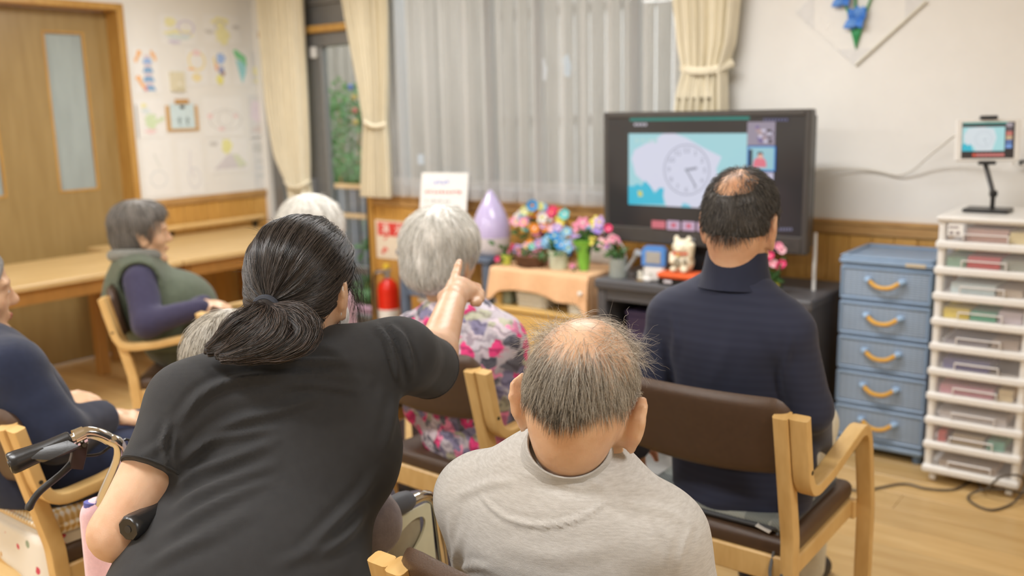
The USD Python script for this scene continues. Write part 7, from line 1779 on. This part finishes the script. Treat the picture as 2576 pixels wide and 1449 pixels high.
M['floral'] = usdkit.material(stage, '/World/Looks/floral_print', {
    'tc': ('texture_coordinate', {}), 'nz': ('noise_texture', {'scale': 26.0, 'detail': 3.0}), 'ad': ('vector_math', {'math_type': 'multiply_add', 'vector2': (.06, .06, .06)}), 'v': ('voronoi_texture', {'scale': 27.0, 'randomness': 1.0}), 's': ('separate_color', {}),
    'rp': ('rgb_ramp', {'interpolate': False, 'ramp': [(0, srgb(222, 66, 128)), (.20, srgb(198, 186, 196)), (.32, srgb(126, 122, 152)), (.48, srgb(228, 140, 176)), (.60, srgb(178, 178, 158)), (.72, srgb(98, 98, 110)), (.86, srgb(190, 184, 194))]}),
    'w': ('wave_texture', {'wave_type': 'rings', 'rings_direction': 'spherical', 'scale': 11.0, 'distortion': 6.0, 'detail': 2.0, 'detail_scale': 2.0}), 'rw': ('rgb_ramp', {'ramp': [(.15, (.58, .54, .58)), (.5, (.95, .95, .95)), (.85, (1.2, 1.2, 1.2))]}), 'm': ('mix_color', {'blend_type': 'multiply', 'fac': .8}),
    'mr': ('map_range', {'from_min': .6, 'from_max': .8, 'clamp': True}), 'm2': ('mix_color', {'b': srgb(188, 180, 188)}), 'p': ('principled_bsdf', {'roughness': .85})},
    [('tc.object', 'nz.vector'), ('nz.color', 'ad.vector1'), ('tc.object', 'ad.vector3'), ('ad.vector', 'v.vector'), ('v.color', 's.color'), ('s.r', 'rp.fac'), ('ad.vector', 'w.vector'), ('w.fac', 'rw.fac'), ('rp.color', 'm.a'), ('rw.color', 'm.b'), ('v.distance', 'mr.value'), ('mr.result', 'm2.fac'), ('m.result', 'm2.a'), ('m2.result', 'p.base_color')], surface='p.BSDF')


def build_floral():
    t = person('person with white permed hair in a pink and grey floral blouse, seen from behind', (-1.68, 2.0))
    h = Head(at(1112, 655, 2.66), math.radians(6), math.radians(-4), math.radians(-2), 1.06)
    yaw = math.radians(-3); Fr = V3(-math.sin(yaw), math.cos(yaw), 0); lat = V3(math.cos(yaw), math.sin(yaw), 0)
    J = dict(sl=at(1040, 846, 2.76), sr=at(1262, 858, 2.60), nb=at(1132, 768, 2.68), fr=Fr)
    J['ch'] = at(1165, 878, 2.68); J['pv'] = V3(J['ch'][0] + .02, max(J['ch'][1], 2.05) + .02, .555); J['wa'] = J['pv'] * .5 + J['ch'] * .5; J['w'] = (.178, .158, .160)
    J['el'] = J['sl'] + V3(-.02, .05, -.24); J['er'] = J['sr'] + V3(.04, .05, -.24); J['wl'] = J['el'] + Fr * .20 + lat * .06; J['wr'] = J['er'] + Fr * .20 - lat * .06
    J.update(sit(V3(J['pv'][0], J['pv'][1] + .02, .555), yaw, .38, .09))
    skin = limbs(J, -.026, ('torso',)) + limbs(J, -.012, ('arms', 'legs')) + head_prims(h, 0, False) + [cap(h.w(0, -.02, -.04), J['nb'], .050, .056, None, .03)]
    for w_, e_, th in (('wl', 'el', lat), ('wr', 'er', -lat)): skin += hand_prims(J[w_], unit(J[w_] - J[e_]), V3(0, 0, 1), th, .3, .9)
    obj('body', Vol(skin, .008).mesh(4), M['skin_b'], t, smooth=True, world=True); eyes(h, t)
    sh_ = limbs(J, .008, ('torso',), depth=.70)
    for s, e, w_ in (('sl', 'el', 'wl'), ('sr', 'er', 'wr')): sh_ += [cap(J[s], J[e], .062, .056, None, .035), cap(J[e], J[w_], .054, .044, None, .02)]
    hemc = V3(J['pv'][0], J['pv'][1], .50); sh_ += [ell(hemc + V3(-.0, -.0, .03), (.205, .165, .12), None, .05), ell(hemc + V3(-.13, -.05, -.02), (.07, .08, .075), None, .04), cap(hemc + V3(0, .0, .0), hemc + V3(0, .2, .0), .16, .13, ((0, 0, 1), .6), .05)]
    sm = Vol(sh_, .008).mesh(4); sm = wrinkle(sm, .006, 9, 7)
    obj('blouse', sm, M['floral'], t, smooth=True, world=True, label='loose floral blouse')
    nx = unit(h.w(0, -.02, -.04) - J['nb']); a = unit(np.cross(nx, [0, 1, .2])); b_ = np.cross(nx, a)
    obj('neckband', tube([J['nb'] + nx * .016 + (a * math.cos(q) + b_ * math.sin(q)) * .064 for q in np.linspace(0, 2 * PI, 33)], .009, 8), M['floral'], t, world=True)
    obj('trousers', Vol(limbs(J, .004, ('legs',)), .010).mesh(4), flat((90, 84, 100), .9), t, smooth=True, world=True); feet(J, Fr, t, DARK)
    white_perm(t, h, (188, 186, 178), (242, 240, 235), 41)
    return t


# ------------------------------------------------------------------ the person in mauve with white hair
def build_mauve():
    t = person('person with white hair in a mauve top, mostly hidden behind the dark ponytail', (-2.36, 2.05))
    h = Head(at(786, 602, 3.02), math.radians(8), math.radians(-3), 0, 1.0)
    yaw = math.radians(-5); Fr = V3(-math.sin(yaw), math.cos(yaw), 0); lat = V3(math.cos(yaw), math.sin(yaw), 0)
    nb = h.C + V3(0, -.04, -.13); J = dict(nb=nb, sl=nb - lat * .155 + V3(0, 0, -.055), sr=nb + lat * .125 + V3(0, 0, -.065), fr=Fr, ch=nb + V3(-.02, 0, -.15), pv=V3(nb[0], nb[1] + .02, .555)); J['wa'] = J['pv'] * .5 + J['ch'] * .5; J['w'] = (.165, .15, .15)
    J['el'] = J['sl'] + V3(-.05, .03, -.25); J['er'] = J['sr'] + V3(.05, .03, -.25); J['wl'] = J['el'] + Fr * .2 + lat * .08; J['wr'] = J['er'] + Fr * .2 - lat * .08; J.update(sit(V3(nb[0], nb[1] + .03, .555), yaw, .38))
    skin = limbs(J, -.026, ('torso',)) + limbs(J, -.012, ('arms', 'legs')) + head_prims(h, 0, False) + [cap(h.w(0, -.02, -.04), nb, .050, .056, None, .03)]
    for w_, e_, th in (('wl', 'el', lat), ('wr', 'er', -lat)): skin += hand_prims(J[w_], unit(J[w_] - J[e_]), V3(0, 0, 1), th, .3, .9)
    obj('body', Vol(skin, .009).mesh(4), M['skin_b'], t, smooth=True, world=True); eyes(h, t)
    sh_ = limbs(J, .012, ('torso',))
    for s, e, w_ in (('sl', 'el', 'wl'), ('sr', 'er', 'wr')): sh_ += [cap(J[s], J[e], .068, .058, None, .035), cap(J[e], J[w_], .056, .042, None, .02)]
    obj('cardigan', wrinkle(Vol(sh_ + [ell(J['pv'], (.185, .15, .12), None, .05)], .009).mesh(4), .005, 9, 3), cloth('mauve_knit', (196, 164, 172), .92, .04, 300), t, smooth=True, world=True, label='mauve cardigan')
    obj('trousers', Vol(limbs(J, .004, ('legs',)), .011).mesh(4), flat((96, 88, 96), .9), t, smooth=True, world=True); feet(J, Fr, t, DARK)
    white_perm(t, h, (196, 194, 186), (240, 238, 232), 43, 1.0, 1600)
    return t


# ------------------------------------------------------------------ the woman in the green vest
def build_vest():
    t = person('person with a grey bob in an olive quilted vest over purple sleeves, seated sideways', (-3.25, 2.15))
    h = Head(at(352, 590, 3.78), math.radians(-24), math.radians(-4), 0, 1.02)
    yaw = math.radians(-44); Fr = V3(-math.sin(yaw), math.cos(yaw), 0); lat = V3(math.cos(yaw), math.sin(yaw), 0)
    nb = at(338, 655, 3.77); ch_ = at(348, 745, 3.80)
    J = dict(nb=nb, sr=at(352, 706, 3.64), sl=nb - lat * .15 + V3(0, .02, -.05), fr=Fr, ch=ch_, pv=V3(-3.335, 2.15, .56)); J['wa'] = J['pv'] * .5 + J['ch'] * .5 + Fr * .03; J['w'] = (.175, .165, .155); J['belly'] = J['wa'] + Fr * .07 + V3(0, 0, .02)
    J['er'] = at(372, 812, 3.56); J['wr'] = at(505, 776, 3.56); J['el'] = J['sl'] + V3(-.0, .05, -.24); J['wl'] = at(512, 764, 3.66); J.update(sit(V3(J['pv'][0] + Fr[0] * .03, J['pv'][1] + Fr[1] * .03, .555), yaw, .38))
    skin = limbs(J, -.026, ('torso',)) + limbs(J, -.012, ('arms', 'legs')) + head_prims(h, 0, False) + [cap(h.w(0, -.02, -.04), nb, .050, .058, None, .03)]
    skin += hand_prims(J['wr'], unit(V3(.5, .7, -.05)), V3(0, -.3, .95), V3(-.5, .6, .4), .7, .95) + hand_prims(J['wl'], unit(V3(.75, .25, -.1)), V3(-.2, .2, .95), V3(.2, -.6, .5), .7, .95)
    obj('body', Vol(skin, .0065).mesh(4), M['skin_b'], t, smooth=True, world=True); eyes(h, t)
    obj('lips', [Vol([h.c((-.016, .0985, -.053), (.016, .0985, -.053), .0048, k=.003), h.c((-.014, .0965, -.061), (.014, .0965, -.061), .005, k=.003)], .003).mesh(1)], flat((198, 128, 112), .5), t, smooth=True, world=True)
    obj('eyebrow', [Vol([h.c((s * .045, .085, .032), (s * .016, .0965, .034), .0030, .0036, k=.002)], .0025).mesh(1) for s in (-1, 1)], flat((96, 84, 76), .8), t, smooth=True, world=True, kind='stuff')
    sv = []
    for s, e, w_ in (('sl', 'el', 'wl'), ('sr', 'er', 'wr')): sv += [cap(J[s], J[e], .064, .056, None, .035), cap(J[e], J[w_], .054, .036, None, .02)]
    obj('sleeves', wrinkle(Vol(sv, .008).mesh(4), .004, 12, 2), cloth('purple_knit', (72, 66, 104), .9, .04, 400), t, smooth=True, world=True, kind='stuff') if False else None
    for nm_, (s, e, w_) in (('sleeve', ('sl', 'el', 'wl')), ('sleeve', ('sr', 'er', 'wr'))):
        obj(nm_, wrinkle(Vol([cap(J[s], J[e], .064, .058, None, .035), cap(J[e], J[w_], .056, .036, None, .02)], .008).mesh(4), .004, 12, 2), M.setdefault('purple', cloth('purple_knit', (62, 59, 84), .9, .04, 400)), t, smooth=True, world=True, label='purple sleeve')
    vm = Vol(limbs(J, .022, ('torso',), depth=.74) + [plane(V3(0, 0, .545), (0, 0, -1)), cap(J['sr'] + lat * .02, J['sr'] + lat * .06 + V3(0, 0, -.02), .070, .072, None, .015, '-')], .008).mesh(4)
    obj('vest', wrinkle(vm, .006, 8, 6), cloth('olive_quilt', (86, 94, 78), .8, .05, 200, .4), t, smooth=True, world=True, label='olive quilted vest')
    nx = unit(h.w(0, -.02, -.04) - nb + V3(0, 0, .05)); a = unit(np.cross(nx, [0, 1, .2])); b_ = np.cross(nx, a)
    obj('collar', tube([nb + nx * .020 + (a * math.cos(q) + b_ * math.sin(q)) * .080 for q in np.linspace(0, 2 * PI, 33)], .024, 10), cloth('grey_fleece_collar', (128, 128, 122), .95, .05, 300), t, world=True, label='grey fleece collar')
    obj('trousers', Vol(limbs(J, .010, ('legs',)) + [ell(J['pv'] - V3(0, 0, .02), (.19, .16, .11), None, .05)], .010).mesh(4), cloth('dark_olive', (74, 76, 60), .9, .04, 300), t, smooth=True, world=True); feet(J, Fr, t, DARK)
    hp = [h.e((0, -.008, .044), (.094, .113, .096), .02), h.e((0, -.040, -.025), (.082, .068, .066), .03), h.e((0, .045, .080), (.07, .055, .045), .02)]
    m = Vol(hp + [plane(h.w(0, .084, .045), h.F - .35 * h.U), plane(h.w(0, .0, -.074), -h.U + .12 * h.F), h.e((.085, .082, -.01), (.06, .066, .085), .008, '-'), h.e((-.085, .082, -.01), (.06, .066, .085), .008, '-'), h.e((0, .11, -.01), (.06, .05, .066), .008, '-')], .007).mesh(3)
    obj('hair', m, solidhair('grey_bob_mass', (92, 88, 84), (134, 129, 123), (40, 40, 8)), t, smooth=True, world=True, label='smooth grey bob')
    hv = Vol(hp, .008); g = whorl((0, -.03, .16))
    strands(t, 'hair_strand', groom(hv, h, 2200, lambda L_: ((L_[:, 1] < .03 + .5 * (L_[:, 2] - .02)) & (L_[:, 2] > -.05)) * 1.0, lambda L_: g(L_) + V3(0, 0, -.6), .06, .004, 8, .06, 0, .3, 45), .0009, hairmat('grey_bob', (84, 80, 76), (158, 152, 145), .4), tip=.7)
    return t


# ------------------------------------------------------------------ the person in navy at the left edge
def build_left():
    t = person('person in a navy jacket cut off by the left picture edge, seen in profile', (-2.38, 1.15))
    h = Head(at(-92, 744, 2.32), math.radians(-12), math.radians(-4), 0, 1.02)
    yaw = math.radians(-12); Fr = V3(-math.sin(yaw), math.cos(yaw), 0); lat = V3(math.cos(yaw), math.sin(yaw), 0)
    nb = at(-75, 868, 2.28); ch_ = at(-10, 990, 2.28)
    J = dict(nb=nb, sr=at(30, 935, 2.16), sl=nb - lat * .16 + V3(0, 0, -.05), fr=Fr, ch=ch_, pv=V3(ch_[0] + .03, ch_[1] + .06, .60)); J['wa'] = J['pv'] * .5 + J['ch'] * .5; J['w'] = (.17, .16, .155)
    J['er'] = at(142, 1096, 2.16); J['wr'] = at(262, 1050, 2.40); J['el'] = J['sl'] + V3(.02, .07, -.24); J['wl'] = at(140, 1008, 2.52); J.update(sit(V3(J['pv'][0] + .01, J['pv'][1] + .03, .60), yaw, .40, .10))
    skin = limbs(J, -.026, ('torso',)) + limbs(J, -.012, ('arms', 'legs')) + head_prims(h, .004, False) + [cap(h.w(0, -.02, -.04), nb, .052, .058, None, .03)]
    skin += hand_prims(J['wr'], unit(V3(.4, .9, -.2)), V3(0, -.2, 1), V3(-.8, .3, .2), .4, .95) + hand_prims(J['wl'], unit(V3(.8, .5, -.05)), V3(0, -.1, 1), V3(.2, .9, .2), .4, .95)
    obj('body', Vol(skin, .0065).mesh(4), M['skin_b'], t, smooth=True, world=True); eyes(h, t)
    obj('lips', [Vol([h.c((-.016, .0985, -.053), (.016, .0985, -.053), .0048, k=.003), h.c((-.014, .0965, -.061), (.014, .0965, -.061), .005, k=.003)], .003).mesh(1)], flat((186, 112, 98), .5), t, smooth=True, world=True)
    for s in (-1, 1): obj('eyebrow', [Vol([h.c((s * .045, .085, .033), (s * .016, .0965, .034), .0032, .0038, k=.002)], .0025).mesh(1)], flat((52, 46, 42), .8), t, smooth=True, world=True)
    sh_ = limbs(J, .014, ('torso',), depth=.72)
    for s, e, w_ in (('sl', 'el', 'wl'), ('sr', 'er', 'wr')): d = unit(J[w_] - J[e]); sh_ += [cap(J[s], J[e], .070, .064, None, .035), cap(J[e], J[w_] - d * .012, .062, .048, None, .02, cut=True)]
    sh_ += [ell(J['pv'] + Fr * .02 + V3(0, 0, -.02), (.19, .15, .12), None, .05), plane(V3(0, 0, .548), (0, 0, -1))]
    jm = wrinkle(Vol(sh_, .0075).mesh(4), .007, 8, 12)
    nv = cloth('navy_fleece', (34, 40, 60), .9, .05, 260, .5)
    obj('jacket', jm, nv, t, smooth=True, world=True, label='navy fleece jacket')
    cf = flat((196, 204, 228), .85)
    for e, w_ in (('el', 'wl'), ('er', 'wr')):
        d = unit(J[w_] - J[e]); obj('cuff', sweep([J[w_] - d * .018, J[w_] - d * .004, J[w_] + d * .006], circ(1, 18), scale=[.043, .041, .034]), cf, t, world=True, smooth=50, label='pale blue cuff')
    obj('trousers', wrinkle(Vol(limbs(J, .014, ('legs',)) + [ell(J['pv'] - V3(0, 0, .0), (.185, .13, .085), None, .04)], .010).mesh(4), .005, 9, 3), cloth('navy_cotton', (40, 48, 74), .9, .05, 260), t, smooth=True, world=True); feet(J, Fr, t, DARK)
    hp = [h.e((0, -.006, .042), (.086, .107, .092), .02), h.e((0, -.045, -.015), (.068, .058, .062), .03)]
    m = Vol(hp + [plane(h.w(0, .070, .04), h.F - .55 * h.U), plane(h.w(0, .0, -.066), -h.U + .3 * h.F), h.e((.085, .062, -.02), (.05, .060, .066), .008, '-'), h.e((-.085, .062, -.02), (.05, .060, .066), .008, '-')], .007).mesh(3)
    obj('hair', m, solidhair('salt_hair_mass', (104, 102, 100), (166, 164, 162), (50, 50, 10)), t, smooth=True, world=True, label='short grey hair')
    strands(t, 'hair_strand', groom(Vol(hp, .008), h, 900, lambda L_: ((L_[:, 1] < .05 + .5 * (L_[:, 2] - .02)) & (L_[:, 2] > -.03)) * 1.0, lambda L_: V3(0, -1, -.3) + 0 * L_, .05, .003, 7, .12, 0, .1, 46), .0008, hairmat('salt_hair', (90, 88, 86), (190, 188, 186), .4))
    return t


# ------------------------------------------------------------------ the person sitting in the wheelchair
def build_wheel():
    t = person('person with loose grey hair in a mauve grey fleece, sitting in the wheelchair', (-1.5, 1.1))
    h = Head(at(592, 948, 1.86), math.radians(14), math.radians(-14), math.radians(-3), .97)
    yaw = 0.0; Fr = V3(0, 1, 0); lat = V3(1, 0, 0); nb = V3(-1.54, 1.05, .845)
    J = dict(nb=nb, sl=nb + V3(-.145, .01, -.05), sr=nb + V3(.115, .01, -.06), fr=Fr, ch=nb + V3(.01, .02, -.14), pv=V3(-1.485, 1.06, .56)); J['wa'] = J['pv'] * .5 + J['ch'] * .5; J['w'] = (.155, .14, .14)
    J['er'] = at(930, 1318, 1.73); J['wr'] = V3(-1.40, 1.29, .67); J['el'] = V3(-1.70, 1.10, .66); J['wl'] = V3(-1.58, 1.26, .66); J.update(sit(V3(-1.485, 1.10, .56), yaw, .36, .08)); J['al'] = J['kl'] + V3(0, .10, -.40); J['ar'] = J['kr'] + V3(0, .10, -.40)
    skin = limbs(J, -.012, ('torso', 'arms', 'legs'), arm=.9) + head_prims(h, 0, False) + [cap(h.w(0, -.02, -.04), nb, .048, .054, None, .03)]
    for w_, e_, th in (('wl', 'el', lat), ('wr', 'er', -lat)): skin += hand_prims(J[w_], unit(J[w_] - J[e_]), V3(0, 0, 1), th, .35, .9)
    obj('body', Vol(skin, .009).mesh(4), M['skin_b'], t, smooth=True, world=True); eyes(h, t)
    sh_ = limbs(J, .012, ('torso',))
    for s, e, w_ in (('sl', 'el', 'wl'), ('sr', 'er', 'wr')): sh_ += [cap(J[s], J[e], .060, .056, None, .035), cap(J[e], J[w_], .055, .046, None, .02)]
    obj('fleece', wrinkle(Vol(sh_, .008).mesh(4), .004, 10, 8), cloth('mauve_grey_fleece', (154, 146, 154), .95, .06, 240, .6, .4), t, smooth=True, world=True, label='mauve grey fleece')
    obj('trousers', Vol(limbs(J, .004, ('legs',)), .011).mesh(4), flat((86, 82, 92), .9), t, smooth=True, world=True)
    for a in ('al', 'ar'): obj('shoe', Vol([cap(J[a] + V3(0, -.02, -.0), J[a] + V3(0, .13, -.02), .040, .032, k=.02)], .009).mesh(2), DARK, t, smooth=True, world=True)
    hp = [h.e((0, -.008, .044), (.092, .110, .096), .02), h.e((0, -.045, -.025), (.078, .064, .072), .03)]
    m = Vol(hp + [plane(h.w(0, .066, .02), h.F - .5 * h.U), plane(h.w(0, .0, -.088), -h.U + .2 * h.F), h.e((.09, .06, -.03), (.05, .06, .07), .01, '-'), h.e((-.09, .06, -.03), (.05, .06, .07), .01, '-')], .007).mesh(3)
    obj('hair', wrinkle(m, .004, 40, 2), solidhair('grey_loose_mass', (128, 122, 110), (182, 176, 164), (60, 60, 14)), t, smooth=True, world=True, label='loose grey hair')
    hv = Vol(hp, .008); g = whorl((0, -.03, .15)); gm = hairmat('grey_loose', (120, 114, 102), (214, 208, 196), .4)
    strands(t, 'hair_strand', groom(hv, h, 2000, lambda L_: ((L_[:, 1] < .05 + .4 * (L_[:, 2] - .02)) & (L_[:, 2] > -.05)) * 1.0, lambda L_: g(L_) + V3(0, 0, -.5), .075, .006, 9, .15, .18, .3, 47), .0007, gm)
    r_ = np.random.default_rng(48); fly = []
    for i in range(60):
        a = h.w(-.07 + r_.uniform(-.02, .02), -.05 + r_.uniform(-.04, .04), -.05 + r_.uniform(-.03, .03)); b_ = a - h.R * r_.uniform(.01, .06) - h.U * r_.uniform(.02, .07); fly.append(spline([a, (a + b_) / 2 - h.R * r_.uniform(0, .02), b_], 9))
    strands(t, 'loose_strand', np.array(fly), .0004, gm)
    return t


for make in (build_woman, build_grey_man, build_navy_man, build_floral, build_mauve, build_vest, build_left, build_wheel): make()
